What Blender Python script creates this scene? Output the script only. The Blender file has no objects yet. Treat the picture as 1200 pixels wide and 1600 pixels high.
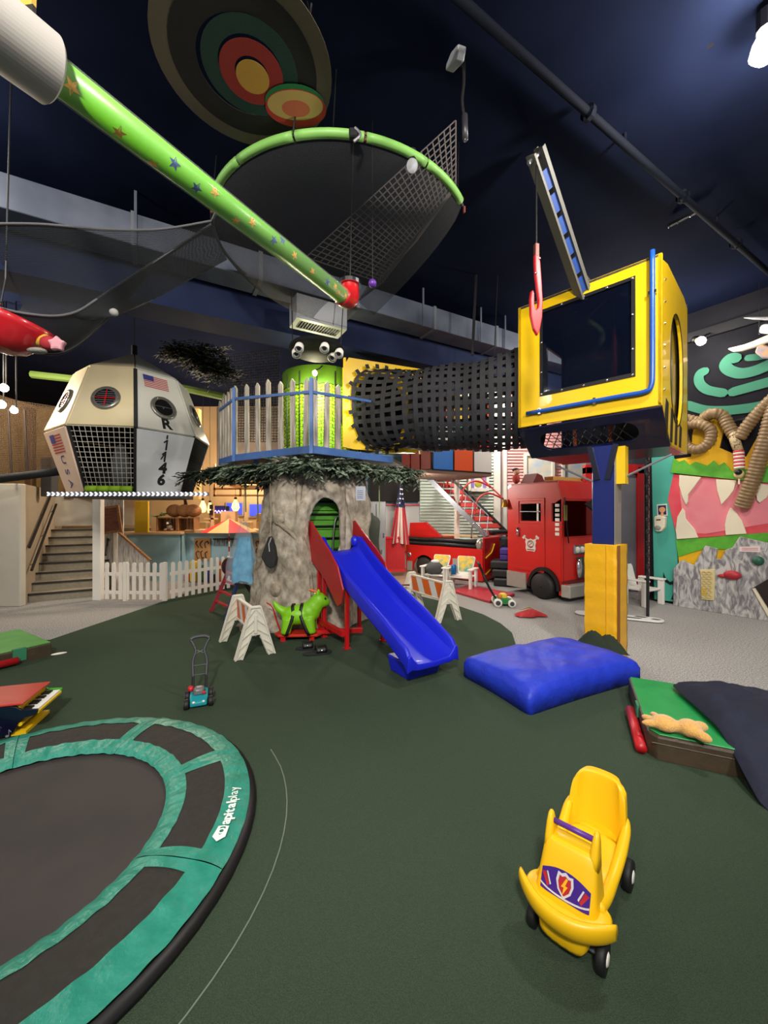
import bpy, bmesh, math, random
from mathutils import Matrix, Vector
random.seed(11)
sc = bpy.context.scene
col = sc.collection
V = Vector
PI = math.pi
# ---------------------------------------------------------------- camera, world, lights, exposure
FPX, EYE = 620.0, 1.6            # focal length in pixels of the 1200x1600 frame, eye height
def P(px, py, Y):                # a point seen at (px, py), Y metres ahead
    return V(((px-600)/FPX*Y, Y, EYE-(py-800)/FPX*Y))
def G(px, py, z=0.0):            # the same on the horizontal plane at height z
    Y = (EYE-z)*FPX/(py-800)
    return V(((px-600)/FPX*Y, Y, z))
cam = bpy.data.cameras.new('camera'); camo = bpy.data.objects.new('camera', cam); col.objects.link(camo)
cam.lens = 36*FPX/1600; cam.sensor_width = 36; cam.clip_start = .05
camo.location = (0, 0, EYE); camo.rotation_euler = (PI/2, 0, 0)
sc.camera = camo
w = bpy.data.worlds.new('world'); sc.world = w; w.use_nodes = True
w.node_tree.nodes['Background'].inputs[0].default_value = (.92, .95, 1.0, 1)
w.node_tree.nodes['Background'].inputs[1].default_value = .22
sc.view_settings.view_transform = 'Standard'; sc.view_settings.look = 'None'
sc.view_settings.exposure = 0.55; sc.view_settings.gamma = 1; sc.view_settings.use_curve_mapping = False
def lamp(name, loc, watts, color=(1, .93, .84), radius=.08, kind='POINT', target=None, size=80):
    l = bpy.data.lights.new(name, kind); l.energy = watts; l.color = color; l.shadow_soft_size = radius
    o = bpy.data.objects.new(name, l); col.objects.link(o); o.location = loc
    if kind == 'SPOT':
        l.spot_size = math.radians(size); l.spot_blend = .6
        o.rotation_euler = (V(target)-V(loc)).to_track_quat('-Z', 'Y').to_euler()
    return o
LW, LN, LC = (1, .80, .58), (1, .94, .86), (.93, .97, 1.0)
lamp('ceiling_bulb_light', (2.52, 2.58, 4.54), 170, LN, .09)                          # bare bulb, top right of the picture
lamp('fill_light_a', (-1.6, -1.2, 4.6), 130, LN, .30)                                # unseen fill lamps added over and behind the viewer
lamp('fill_light_b', (2.2, -1.0, 4.6), 120, LN, .30)
lamp('fill_light_c', (-3.6, 2.6, 4.5), 70, LN, .2)
lamp('hall_light_a', (1.6, 7.4, 4.5), 240, LN, .2)
lamp('back_wall_fill', (2.7, 9.7, 4.4), 260, LN, .2)  # added lamp without a fixture, brightens the back wall
lamp('flag_fill', (.5, 8.5, 2.3), 90, LN, .12)                                    # lamps over the fire engines; this low one is added to brighten the flag
lamp('hall_light_b', (3.9, 6.6, 4.3), 120, LN, .2)
lamp('cafe_light_a', (-3.6, 8.9, 3.2), 190, LW, .2)                                   # warm light of the room behind the shop
lamp('cafe_light_b', (-4.0, 11.4, 2.9), 120, LW, .2)
lamp('stair_light', (-6.2, 6.0, 3.9), 150, (1, .86, .68), .15)
lamp('front_spot', (-.4, -2.2, 4.75), 1000, LN, .25, 'SPOT', (-.4, 6, 1.0), 75)  # added unseen spots behind the viewer, filling the middle ground
lamp('front_fill_b', (2.4, -1.6, 4.75), 420, LN, .25, 'SPOT', (3.6, 6, 1.8), 80)  # second added fill spot, aimed to the right
# ---------------------------------------------------------------- materials
def lin(h):
    if isinstance(h, str):
        h = h.lstrip('#'); c = [int(h[i:i+2], 16)/255 for i in (0, 2, 4)]
        return tuple((x/12.92 if x <= .04045 else ((x+.055)/1.055)**2.4) for x in c)+(1,)
    return tuple(h)+(1,)
MATS = {}
def M(name, hexc=None, rough=.5, metal=0, hex2=None, scale=8, bump=0, bscale=40, emit=0, alpha=1, trans=0, coat=0, stretch=None, thr=(.35, .65), detail=4, sheen=0, spec=.5, dist=0):
    if name in MATS: return MATS[name]
    m = bpy.data.materials.new(name); m.use_nodes = True; nt = m.node_tree; b = nt.nodes['Principled BSDF']
    c = lin(hexc); b.inputs['Base Color'].default_value = c; b.inputs['Roughness'].default_value = rough
    b.inputs['Metallic'].default_value = metal; b.inputs['Coat Weight'].default_value = coat
    b.inputs['Sheen Weight'].default_value = sheen; b.inputs['Specular IOR Level'].default_value = spec
    def coords(s):
        tc = nt.nodes.new('ShaderNodeTexCoord'); mp = nt.nodes.new('ShaderNodeMapping'); nt.links.new(tc.outputs['Object'], mp.inputs[0])
        mp.inputs['Scale'].default_value = s if s else (1, 1, 1); return mp.outputs[0]
    if hex2:
        n = nt.nodes.new('ShaderNodeTexNoise'); n.inputs['Scale'].default_value = scale; n.inputs['Detail'].default_value = detail; n.inputs['Distortion'].default_value = dist
        nt.links.new(coords(stretch), n.inputs['Vector'])
        r = nt.nodes.new('ShaderNodeValToRGB'); r.color_ramp.elements[0].color = c; r.color_ramp.elements[1].color = lin(hex2)
        r.color_ramp.elements[0].position, r.color_ramp.elements[1].position = thr
        nt.links.new(n.outputs[0], r.inputs[0]); nt.links.new(r.outputs[0], b.inputs['Base Color'])
    if bump:
        n = nt.nodes.new('ShaderNodeTexNoise'); n.inputs['Scale'].default_value = bscale; n.inputs['Detail'].default_value = 3
        nt.links.new(coords(stretch), n.inputs['Vector'])
        bp = nt.nodes.new('ShaderNodeBump'); bp.inputs['Strength'].default_value = bump; bp.inputs['Distance'].default_value = .02
        nt.links.new(n.outputs[0], bp.inputs['Height']); nt.links.new(bp.outputs[0], b.inputs['Normal'])
    if emit:
        b.inputs['Emission Color'].default_value = c; b.inputs['Emission Strength'].default_value = emit
    b.inputs['Alpha'].default_value = alpha; b.inputs['Transmission Weight'].default_value = trans
    MATS[name] = m; return m
def net_mat(name, hexc, cell, fill, rough=.8):   # woven netting: threads with real see-through holes, in object space (two UV axes)
    m = bpy.data.materials.new(name); m.use_nodes = True; nt = m.node_tree; b = nt.nodes['Principled BSDF']
    b.inputs['Base Color'].default_value = lin(hexc); b.inputs['Roughness'].default_value = rough
    uv = nt.nodes.new('ShaderNodeUVMap'); uv.uv_map = 'uv'
    sp = nt.nodes.new('ShaderNodeSeparateXYZ'); nt.links.new(uv.outputs[0], sp.inputs[0])
    outs = []
    for k in (0, 1):
        d = nt.nodes.new('ShaderNodeMath'); d.operation = 'DIVIDE'; d.inputs[1].default_value = cell; nt.links.new(sp.outputs[k], d.inputs[0])
        f = nt.nodes.new('ShaderNodeMath'); f.operation = 'FRACT'; nt.links.new(d.outputs[0], f.inputs[0])
        l = nt.nodes.new('ShaderNodeMath'); l.operation = 'LESS_THAN'; l.inputs[1].default_value = fill; nt.links.new(f.outputs[0], l.inputs[0]); outs.append(l)
    mx = nt.nodes.new('ShaderNodeMath'); mx.operation = 'MAXIMUM'; nt.links.new(outs[0].outputs[0], mx.inputs[0]); nt.links.new(outs[1].outputs[0], mx.inputs[1])
    nt.links.new(mx.outputs[0], b.inputs['Alpha']); MATS[name] = m; return m
def siding(name, hexc):
    return M(name, hexc, .55, bump=.06, bscale=30)
# ---------------------------------------------------------------- mesh builder
def frame(o, x, z=(0, 0, 1)):    # 4x4 with local x along x, local z near z
    x = V(x).normalized(); z = V(z); y = z.cross(x).normalized(); z = x.cross(y)
    m = Matrix((x, y, z)).transposed().to_4x4(); m.translation = V(o); return m
def TR(o, rz=0): return Matrix.Translation(V(o)) @ Matrix.Rotation(rz, 4, 'Z')
class MB:
    def __init__(s, F=None): s.v = []; s.f = []; s.m = []; s.uv = None; s.F = F or Matrix.Identity(4); s.mi = 0
    def add(s, vs, fs):
        b = len(s.v); s.v += [s.F @ V(p) for p in vs]; s.f += [tuple(b+i for i in f) for f in fs]; s.m += [s.mi]*len(fs); return s
    def box(s, c, size, rot=None):
        x, y, z = (k/2 for k in size); R = rot or Matrix.Identity(3); c = V(c)
        if not isinstance(R, Matrix): R = Matrix.Rotation(R, 3, 'Z')
        vs = [c+R @ V((a*x, b*y, d*z)) for d in (-1, 1) for a, b in ((-1, -1), (1, -1), (1, 1), (-1, 1))]
        return s.add(vs, [(0, 3, 2, 1), (4, 5, 6, 7), (0, 1, 5, 4), (1, 2, 6, 5), (2, 3, 7, 6), (3, 0, 4, 7)])
    def box2(s, lo, hi): return s.box([(a+b)/2 for a, b in zip(lo, hi)], [abs(b-a) for a, b in zip(lo, hi)])
    def beam(s, a, b, w, h, up=(0, 0, 1)):    # box from a to b
        a, b = V(a), V(b); d = b-a; L = d.length; u = V(up)
        if abs(d.normalized().dot(u)) > .98: u = V((1, 0, 0)) if abs(d.normalized().x) < .9 else V((0, 1, 0))
        R = frame((0, 0, 0), d, u).to_3x3(); return s.box((a+b)/2, (L, w, h), R)
    def prism(s, poly, t, F=None):            # polygon in local xy, extruded t along local z
        F = F or Matrix.Identity(4); n = len(poly)
        vs = [F @ V((p[0], p[1], 0)) for p in poly]+[F @ V((p[0], p[1], t)) for p in poly]
        ar = sum(poly[i][0]*poly[(i+1) % n][1]-poly[(i+1) % n][0]*poly[i][1] for i in range(n))
        fs = [tuple(range(n))[::-1], tuple(range(n, 2*n))]+[(i, (i+1) % n, n+(i+1) % n, n+i) for i in range(n)]
        if ar*t < 0: fs = [f[::-1] for f in fs]
        return s.add(vs, fs)
    def ring(s, outer, inner, t, F=None):     # two outlines with the same count: a frame with a hole
        F = F or Matrix.Identity(4); n = len(outer)
        vs = [F @ V((p[0], p[1], z)) for z in (0, t) for q in (outer, inner) for p in q]
        fs = []
        for i in range(n):
            j = (i+1) % n
            fs += [(2*n+i, 2*n+j, 3*n+j, 3*n+i), (i, n+i, n+j, j), (i, j, 2*n+j, 2*n+i), (n+i, 3*n+i, 3*n+j, n+j)]
        return s.add(vs, fs)
    def tube(s, pts, r, n=8, closed=False, cap=True, flat=1.0):
        pts = [V(p) for p in pts]; N = len(pts); rr = r if isinstance(r, (list, tuple)) else [r]*N
        vs = []; up = None
        for i in range(N):
            if closed: d = pts[(i+1) % N]-pts[i-1]
            else: d = pts[min(i+1, N-1)]-pts[max(i-1, 0)]
            d.normalize()
            if up is None: up = V((0, 0, 1)) if abs(d.z) < .9 else V((1, 0, 0))
            x = up.cross(d)
            if x.length < 1e-5: x = V((1, 0, 0)).cross(d)
            x.normalize(); y = d.cross(x).normalized(); up = y
            vs += [pts[i]+rr[i]*(math.cos(2*PI*k/n)*x+flat*math.sin(2*PI*k/n)*y) for k in range(n)]
        fs = []
        for i in range(N if closed else N-1):
            j = (i+1) % N
            fs += [(i*n+k, i*n+(k+1) % n, j*n+(k+1) % n, j*n+k) for k in range(n)]
        if cap and not closed: fs += [tuple(range(n))[::-1], tuple((N-1)*n+k for k in range(n))]
        return s.add(vs, fs)
    def lathe(s, prof, n=16, F=None, arc=2*PI):   # (r, z) profile about local z
        F = F or Matrix.Identity(4); full = abs(arc-2*PI) < 1e-6; c = n if full else n+1
        vs = [F @ V((r*math.cos(arc*k/n), r*math.sin(arc*k/n), z)) for r, z in prof for k in range(c)]
        fs = []
        for i in range(len(prof)-1):
            for k in range(n):
                k2 = (k+1) % c; fs.append((i*c+k, i*c+k2, (i+1)*c+k2, (i+1)*c+k))
        return s.add(vs, fs)
    def ell(s, c, r, n=12, m=8, rot=None):
        R = rot or Matrix.Identity(3); c = V(c); r = (r, r, r) if not isinstance(r, (tuple, list)) else r
        vs = [c+R @ V((0, 0, -r[2]))]
        for i in range(1, m):
            a = -PI/2+PI*i/m
            vs += [c+R @ V((r[0]*math.cos(a)*math.cos(2*PI*k/n), r[1]*math.cos(a)*math.sin(2*PI*k/n), r[2]*math.sin(a))) for k in range(n)]
        vs.append(c+R @ V((0, 0, r[2]))); T = len(vs)-1
        fs = [(0, 1+(k+1) % n, 1+k) for k in range(n)]+[(T, T-n+k, T-n+(k+1) % n) for k in range(n)]
        for i in range(m-2):
            fs += [(1+i*n+k, 1+i*n+(k+1) % n, 1+(i+1)*n+(k+1) % n, 1+(i+1)*n+k) for k in range(n)]
        return s.add(vs, fs)
    def loft(s, secs, closed=True, caps=True):
        n = len(secs[0]); vs = [p for q in secs for p in q]; fs = []
        for i in range(len(secs)-1):
            for k in range(n if closed else n-1):
                k2 = (k+1) % n; fs.append((i*n+k, i*n+k2, (i+1)*n+k2, (i+1)*n+k))
        if caps and closed: fs += [tuple(range(n))[::-1], tuple((len(secs)-1)*n+k for k in range(n))]
        return s.add(vs, fs)
    def grid(s, fn, nu, nv, uvs=None):        # fn(u, v) with u, v in 0..1
        vs = [fn(i/nu, j/nv) for j in range(nv+1) for i in range(nu+1)]
        fs = [(j*(nu+1)+i, j*(nu+1)+i+1, (j+1)*(nu+1)+i+1, (j+1)*(nu+1)+i) for j in range(nv) for i in range(nu)]
        if uvs:
            s.uv = s.uv or {}
            b = len(s.v)
            for j in range(nv+1):
                for i in range(nu+1): s.uv[b+j*(nu+1)+i] = (uvs[0]*i/nu, uvs[1]*j/nv)
        return s.add(vs, fs)
ROOT = {}
def link(name, data):
    o = bpy.data.objects.new(name, data); col.objects.link(o); return o
def tag(o, label=None, cat=None, group=None, kind=None):
    if label: o['label'] = label
    if cat: o['category'] = cat
    if group: o['group'] = group
    if kind: o['kind'] = kind
    return o
def T(name, label, cat, loc, rz=0, group=None):   # Empty at the base of a thing
    o = link(name, None); o.location = loc; o.rotation_euler = (0, 0, rz); o.empty_display_size = .1
    ROOT[o.name] = TR(loc, rz); tag(o, label, cat, group); return o
def S(mb, name, mat, parent=None, smooth=False, bev=0, sub=0, local=False, solid=0, seg=1, kind=None):
    """one mesh object; vertices are given in world space and stored in the space of the thing (local=True: already are)"""
    me = bpy.data.meshes.new(name); vs = mb.v
    base = None
    if parent is not None:
        r = parent
        while r.parent: r = r.parent
        base = ROOT.get(r.name)
        if base is not None and not local: inv = base.inverted(); vs = [inv @ p for p in vs]
    org = V((0, 0, 0))
    if parent is None and vs:                     # origin at the base of the mesh
        lo = [min(p[k] for p in vs) for k in range(3)]; hi = [max(p[k] for p in vs) for k in range(3)]
        org = V(((lo[0]+hi[0])/2, (lo[1]+hi[1])/2, lo[2])); vs = [p-org for p in vs]
    me.from_pydata([tuple(p) for p in vs], [], mb.f)
    for mm in (mat if isinstance(mat, (list, tuple)) else [mat]): me.materials.append(mm)
    if isinstance(mat, (list, tuple)): me.polygons.foreach_set('material_index', mb.m)
    if mb.uv:
        ul = me.uv_layers.new(name='uv')
        for lp in me.loops: ul.data[lp.index].uv = mb.uv.get(lp.vertex_index, (0, 0))
    if smooth: me.shade_smooth()
    me.update(); o = link(name, me)
    if parent is not None: o.parent = parent
    else: o.location = org; ROOT[o.name] = Matrix.Translation(org)
    if solid: md = o.modifiers.new('solid', 'SOLIDIFY'); md.thickness = solid; md.offset = 0
    if bev: md = o.modifiers.new('bevel', 'BEVEL'); md.width = bev; md.segments = seg; md.limit_method = 'ANGLE'; md.angle_limit = .6
    if sub: md = o.modifiers.new('sub', 'SUBSURF'); md.levels = sub; md.render_levels = sub
    if kind: o['kind'] = kind
    return o
def bx(name, lo, hi, mat, parent=None, bev=0, **k): return S(MB().box2(lo, hi), name, mat, parent, bev=bev, **k)
def copy_tree(o, parent=None):
    c = o.copy(); col.objects.link(c); c.parent = parent
    if parent is None and o.name in ROOT: ROOT[c.name] = ROOT[o.name]
    for ch in o.children: copy_tree(ch, c)
    return c
def text(s, size, mat, F, name, parent, ext=.001, bold=0.0, align='CENTER'):   # flat lettering as a mesh, in the plane xy of F
    cu = bpy.data.curves.new('t', 'FONT'); cu.body = s; cu.size = size; cu.extrude = ext; cu.offset = bold
    cu.align_x = align; cu.align_y = 'CENTER'; cu.resolution_u = 3
    o = bpy.data.objects.new('t', cu); col.objects.link(o)
    me = bpy.data.meshes.new_from_object(o.evaluated_get(bpy.context.evaluated_depsgraph_get()))
    bpy.data.objects.remove(o); bpy.data.curves.remove(cu)
    mb = MB(F); mb.add([v.co.copy() for v in me.vertices], [tuple(p.vertices) for p in me.polygons]); bpy.data.meshes.remove(me)
    return S(mb, name, mat, parent)
def circ(r, n=24, cx=0, cy=0, ry=None, a0=0): return [(cx+r*math.cos(a0+2*PI*k/n), cy+(ry or r)*math.sin(a0+2*PI*k/n)) for k in range(n)]
def rrect(x0, y0, x1, y1, r, n=4):
    out = []
    for cx, cy, a in ((x1-r, y1-r, 0), (x0+r, y1-r, PI/2), (x0+r, y0+r, PI), (x1-r, y0+r, 1.5*PI)):
        out += [(cx+r*math.cos(a+PI/2*k/n), cy+r*math.sin(a+PI/2*k/n)) for k in range(n+1)]
    return out
def star(r, n=5, q=.42, a0=PI/2): return [((r if k % 2 == 0 else r*q)*math.cos(a0+PI*k/n), (r if k % 2 == 0 else r*q)*math.sin(a0+PI*k/n)) for k in range(2*n)]
def spline(pts, n=6):             # Catmull-Rom through pts
    pts = [V(p) for p in pts]; out = []
    for i in range(len(pts)-1):
        a, b, c, d = pts[max(i-1, 0)], pts[i], pts[i+1], pts[min(i+2, len(pts)-1)]
        for k in range(n):
            t = k/n; out.append(.5*((2*b)+(c-a)*t+(2*a-5*b+4*c-d)*t*t+(3*b-a-3*c+d)*t**3))
    return out+[pts[-1]]
def face(mb, F): mb.F = F; return mb
white = M('white_paint', '#e8e4dc', .45); black = M('black_plastic', '#0d0d0f', .45); chrome = M('chrome', '#d8d8dc', .18, 1)
steel = M('galvanised_steel', '#8b8d92', .42, .7); redp = M('red_paint', '#c0161c', .35, coat=.2); lime = M('lime_plastic', '#7fd01c', .45)
yel = M('yellow_plastic', '#f2c010', .38, bump=.03, bscale=300); blue_paint = M('blue_paint', '#2b4f9e', .4)
UU = V((.862, .507, 0)); VV = V((-.507, .862, 0))       # the two directions of the building
# ---------------------------------------------------------------- the room
def hit(F, px, py):              # where the sight line through (px, py) meets the plane y = 0 of frame F: local (x, z)
    inv = F.inverted(); o = inv @ V((0, 0, EYE)); d = inv.to_3x3() @ V(((px-600)/FPX, 1, -(py-800)/FPX)); t = -o.y/d.y
    p = o+t*d; return (p.x, p.z)
def plate(F, off=0):             # matrix for prism(): polygon (x, z) of frame F, extruded towards its front
    x, y, z = F.col[0].to_3d(), F.col[1].to_3d(), F.col[2].to_3d()
    m = Matrix((x, z, -y)).transposed().to_4x4(); m.translation = F.translation-y*off; return m
def strip(pts, w, rnd=True):     # outline of a band of width w along pts (2D)
    pts = [V((p[0], p[1], 0)) for p in pts]; pts = spline(pts, 5); L = []; R = []
    for i, p in enumerate(pts):
        d = (pts[min(i+1, len(pts)-1)]-pts[max(i-1, 0)]).normalized(); n = V((-d.y, d.x, 0))*w/2
        L.append(p+n); R.append(p-n)
    def capend(p, d, n): return [p+n*math.cos(a)+d*(w/2)*math.sin(a) for a in (PI/4, PI/2, 3*PI/4)] if rnd else []
    d1 = (pts[-1]-pts[-2]).normalized(); d0 = (pts[0]-pts[1]).normalized()
    out = L+capend(pts[-1], d1, L[-1]-pts[-1])+R[::-1]+capend(pts[0], d0, R[0]-pts[0])
    return [(p.x, p.y) for p in out]
m_carpet = M('grey_carpet', '#5c5a58', .95, hex2='#b4b1ac', scale=75, bump=.5, bscale=260, sheen=.2)
m_turf = M('green_carpet', '#35443a', .95, hex2='#45543f', scale=230, bump=.55, bscale=300, spec=.15)
m_ceil = M('ceiling_navy', '#0c1224', .9, hex2='#12182c', scale=1.2, spec=.04)
m_dark = M('wall_black', '#18181d', .8, hex2='#1f1e23', scale=2, spec=.08)
def struct(o): o['kind'] = 'structure'; return o
struct(bx('floor', (-13, -4, -.2), (9, 15, 0), m_carpet))
turf = [G(345, 907), G(240, 946), G(78, 1001), V((-7, 4.2, 0)), V((-7, -3, 0)), V((5, -3, 0)), V((5, 2.2, 0)), V((3.6, 2.95, 0)), V((2.5, 3.75, 0)), V((1.95, 4.2, 0)),
        G(807, 1012), G(800, 990), G(782, 975), G(755, 961), G(720, 949), G(680, 938), G(640, 928), V((-.3, 7.8, 0)), V((-2, 8.6, 0)), V((-3, 8.7, 0))]
struct(S(MB().prism([(p.x, p.y) for p in turf], .012), 'floor_turf', m_turf))
struct(bx('ceiling', (-13, -4, 4.95), (9, 15, 5.1), m_ceil))
# right wall with the painted monster
FR = frame((5.08, 6.84, 0), (.557, -.83, 0))
struct(S(MB(FR).box2((-.45, 0, 0), (7, .25, 4.95)), 'wall_right', m_dark))
struct(S(MB(FR).box2((-.45, -.07, 4.45), (7, 0, 4.60)), 'trim_1', M('dark_rail', '#0b0b0e', .5)))
# grey end door with red frame beside the truck
m_gd = M('grey_door', '#77757a', .5, hex2='#6b696e', scale=3)
struct(bx('wall_corner', (4.2, 8.05, 0), (5.35, 8.25, 4.95), M('corner_dark', '#3c4145', .6)))
d1 = struct(bx('door_1', (4.1, 7.96, 0), (5.07, 8.04, 2.42), m_gd, bev=.01))
for lo, hi in (((5.06, 7.9, 0), (5.19, 8.05, 2.5)), ((4.02, 7.9, 0), (4.16, 8.05, 2.5)), ((4.02, 7.9, 2.36), (5.19, 8.05, 2.55))):
    S(MB().box2(lo, hi), 'door_frame', redp, d1, bev=.01)
def clap(name, x0, x1, y, z0, z1, pitch, mat):     # lapped siding boards facing the viewer
    n = int((z1-z0)/pitch); mb = MB()
    for k in range(n):
        z = z0+k*pitch; mb.add([(x0, y-.055, z), (x1, y-.055, z), (x1, y-.005, z+pitch), (x0, y-.005, z+pitch), (x0, y, z), (x1, y, z)], [(0, 1, 2, 3), (4, 5, 1, 0)])
    wl = struct(bx('wall_'+name, (x0, y, 0), (x1, y+.15, z1), mat))
    S(mb, 'siding', mat, wl, kind='stuff'); return wl
m_sg = siding('sage_siding', '#b9c4b6'); m_sp = siding('pink_siding', '#e0a9a4'); m_sb = siding('pale_blue_siding', '#8fb4cc')
m_cream = M('cream_trim', '#e6dfd0', .5)
wg = clap('back_sage', 1.0, 3.1, 11.0, .0, 4.9, .085, m_sg)
wp = clap('back_pink', 3.3, 7.6, 11.1, .0, 4.9, .085, m_sp)
wb = clap('back_blue', -1.2, 1.0, 11.6, .0, 4.9, .10, m_sb)
bx('corner_board', (3.02, 10.9, .3), (3.2, 11.02, 4.9), m_cream, wg); bx('corner_board', (3.3, 10.97, .3), (3.40, 11.08, 4.9), m_cream, wp)
bx('dark_panel', (-.4, 11.35, 1.9), (1.4, 11.5, 3.0), M('dark_brown', '#2a2422', .8), wb)  # dark brown box in front of the siding
# small windows in the siding
m_wing = M('window_picture', '#b9c9d6', .2, hex2='#e8d9b5', scale=3)
def window(n, x0, x1, z0, z1, y, items=()):
    g = struct(bx('window_%d' % n, (x0, y-.03, z0), (x1, y+.0, z1), m_wing))
    for lo, hi in (((x0-.07, y-.09, z0-.07), (x0, y, z1+.07)), ((x1, y-.09, z0-.07), (x1+.07, y, z1+.07)), ((x0, y-.09, z1), (x1, y, z1+.07)), ((x0, y-.12, z0-.09), (x1, y, z0))):
        S(MB().box2(lo, hi), 'window_frame', m_cream, g)
    return g
window(1, 3.95, 4.65, 2.45, 3.15, 11.05); window(2, 5.0, 5.8, 2.4, 3.1, 11.05)
w3 = window(3, 2.38, 2.80, 2.25, 2.62, 10.93)
for x in (2.40, 2.72): bx('curtain', (x, 10.86, 2.27), (x+.07, 10.9, 2.6), M('lilac_curtain', '#8d78c0', .7), w3)
S(MB().ell((2.59, 10.89, 2.38), (.10, .02, .10), 10, 6), 'painted_flowers', M('flower_green', '#7aa834', .6, hex2='#e8a030', scale=20), w3)
# back of the cafe, far left: warm walls, parapets
m_warm = M('warm_wall', '#d9b98a', .7, hex2='#cfae80', scale=1.5); m_off = M('off_white_wall', '#c9c4b8', .6, hex2='#c1bbae', scale=1.2)
struct(bx('wall_back', (-12, 12.6, 0), (-.9, 12.8, 4.95), m_warm))
struct(bx('wall_left', (-11.2, 3.0, 0), (-11.0, 12.6, 4.95), m_warm))
struct(bx('wall_stair', (-11, 6.7, 0), (-6.15, 6.82, 2.08), m_off, bev=.01))
struct(S(MB().prism([(6.82, 0), (6.82, 2.08), (10.4, 2.08), (10.4, 0)], .1, frame((-6.25, 0, 0), (0, 1, 0), (1, 0, 0)) @ Matrix.Rotation(0, 4, 'Z')), 'wall_stair_side', m_off)) if False else None
fs = frame((-6.20, 6.82, 0), VV)         # stair frame: x up the flight, y to the left
struct(S(MB(fs).box2((0, -.02, 0), (3.3, .12, 2.08)), 'wall_stair_side', M('stair_side', '#b3a58f', .6, hex2='#a99b85', scale=1)))
# staircase
st = T('staircase', 'flight of eight grey steps with dark nosings behind the white post', 'stairs', fs @ V((0, -.5, 0)))
m_riser = M('stair_riser', '#9a917e', .8, hex2='#8f8673', scale=20); m_nose = M('stair_nosing', '#1c1a1a', .6)
for k in range(8):
    x = .22+.27*k; z = .152*(k+1)
    S(MB(fs).box2((x, -1.14, 0), (x+.29, -.02, z-.03)), 'riser', m_riser, st)
    S(MB(fs).box2((x-.03, -1.14, z-.03), (x+.29, -.02, z)), 'tread', m_riser, st); S(MB(fs).box2((x-.038, -1.14, z-.028), (x-.012, -.02, z+.003)), 'nosing', m_nose, st)
for dz, y0 in ((.98, -.06), (.58, -.09)):
    hr = T('handrail', 'upper dark handrail on the stair wall' if dz > .7 else 'lower dark handrail on the stair wall', 'handrail', fs @ V((.2, y0, dz)))
    S(MB(fs).tube([(.1, y0, dz), (2.2, y0, dz+1.19)], .022, 8), 'rail', m_nose, hr)
    for q in (.1, .5, .9): S(MB(fs).tube([(.1+2.1*q, y0, dz+1.19*q), (.1+2.1*q, y0+.05, dz+1.19*q-.05), (.1+2.1*q, y0+.1, dz+1.19*q-.05)], .008, 6), 'bracket', steel, hr)
hr = tag(S(MB(fs).tube([(.5, -1.12, .75), (2.4, -1.12, 1.75)], .022, 8), 'handrail', m_nose), 'dark handrail on the open right side of the stairs', 'handrail')
struct(S(MB(fs).box2((2.5, -1.9, 1.28), (2.62, .1, 2.02)), 'wall_parapet', m_off))
struct(S(MB(fs).box2((2.5, -1.9, 1.10), (4.0, .1, 1.2)), 'floor_landing', m_riser))
# upper floor on the left: edge beam, warm room behind
struct(bx('wall_upper_left', (-11, 9.2, 1.9), (-4.3, 9.35, 4.0), M('ochre_wall', '#c9a66a', .7, hex2='#b3894f', scale=2)))
for i, x in enumerate((-8.2, -7.3, -6.1)):
    struct(bx('trim_%d' % (i+2), (x, 9.05, 1.9), (x+.14, 9.2, 4.0), M('timber_post', '#7a5a3a', .6)))
struct(bx('wall_upper_right', (-4.3, 10.2, 2.3), (-.9, 10.35, 4.3), M('brown_dark_wall', '#4a3d33', .8, hex2='#2e2724', scale=2)))
pb = S(MB().tube([P(-60, 753, 6.0), P(0, 748, 6.1), P(50, 742, 6.25), P(96, 736, 6.4)], .065, 10), 'padded_beam', M('black_foam', '#121216', .7, bump=.3, bscale=60), smooth=True)
tag(pb, 'black padded beam along the upper floor edge left of the capsule', 'beam')
# ceiling ducts and beam
FD = frame((-.35, 5.43, 4.4), (.871, .491, 0))
m_duct = M('duct_grey', '#5c6270', .5, .3, hex2='#4c5260', scale=3)
du = T('air_duct', 'long grey sheet metal air duct crossing under the dark ceiling', 'duct', FD @ V((0, .2, 0)))
for k in range(-5, 6):
    S(MB(FD).box2((k*1.3, 0, 0), (k*1.3+1.285, .36, .33)), 'duct_section', m_duct, du, bev=.006)
for k in range(-5, 6):
    S(MB(FD).box2((k*1.3-.03, -.012, -.012), (k*1.3+.018, .372, .342)), 'duct_flange', M('duct_flange', '#6d7178', .45, .4), du)
for x in (1.05, 2.2, 2.75, -2.6, -4.0): S(MB(FD).box2((x, -.03, -.02), (x+.025, -.015, .55)), 'hanger', m_duct, du)
vt = T('vent_box', 'white metal supply air vent box hanging from the duct', 'vent', P(500, 512, 5.2))
FVt = frame(P(500, 500, 5.15), (.871, .491, 0))
mv = M('vent_white', '#a9abb0', .45, .2)
S(MB(FVt).box2((-.34, -.10, -.06), (.34, .22, .22)), 'box', mv, vt, bev=.008)
S(MB(FVt @ Matrix.Translation((0, .06, -.06))).ring(rrect(-.34, -.16, .34, .16, .01, 1), rrect(-.28, -.10, .28, .10, .01, 1), -.03), 'frame', mv, vt)
for k in range(15): S(MB(FVt).box2((-.27+k*.037, -.04, -.085), (-.258+k*.037, .16, -.062)), 'slat', M('vent_slat', '#4c4e52', .5), vt)
FB = FD @ Matrix.Translation((0, .42, 0))
m_beam = M('beam_navy', '#222a44', .8, hex2='#1c2440', scale=2, spec=.1)
struct(S(MB(FB).box2((-9, 0, -.38), (8, .5, .54)), 'ceiling_beam', m_beam))
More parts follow.
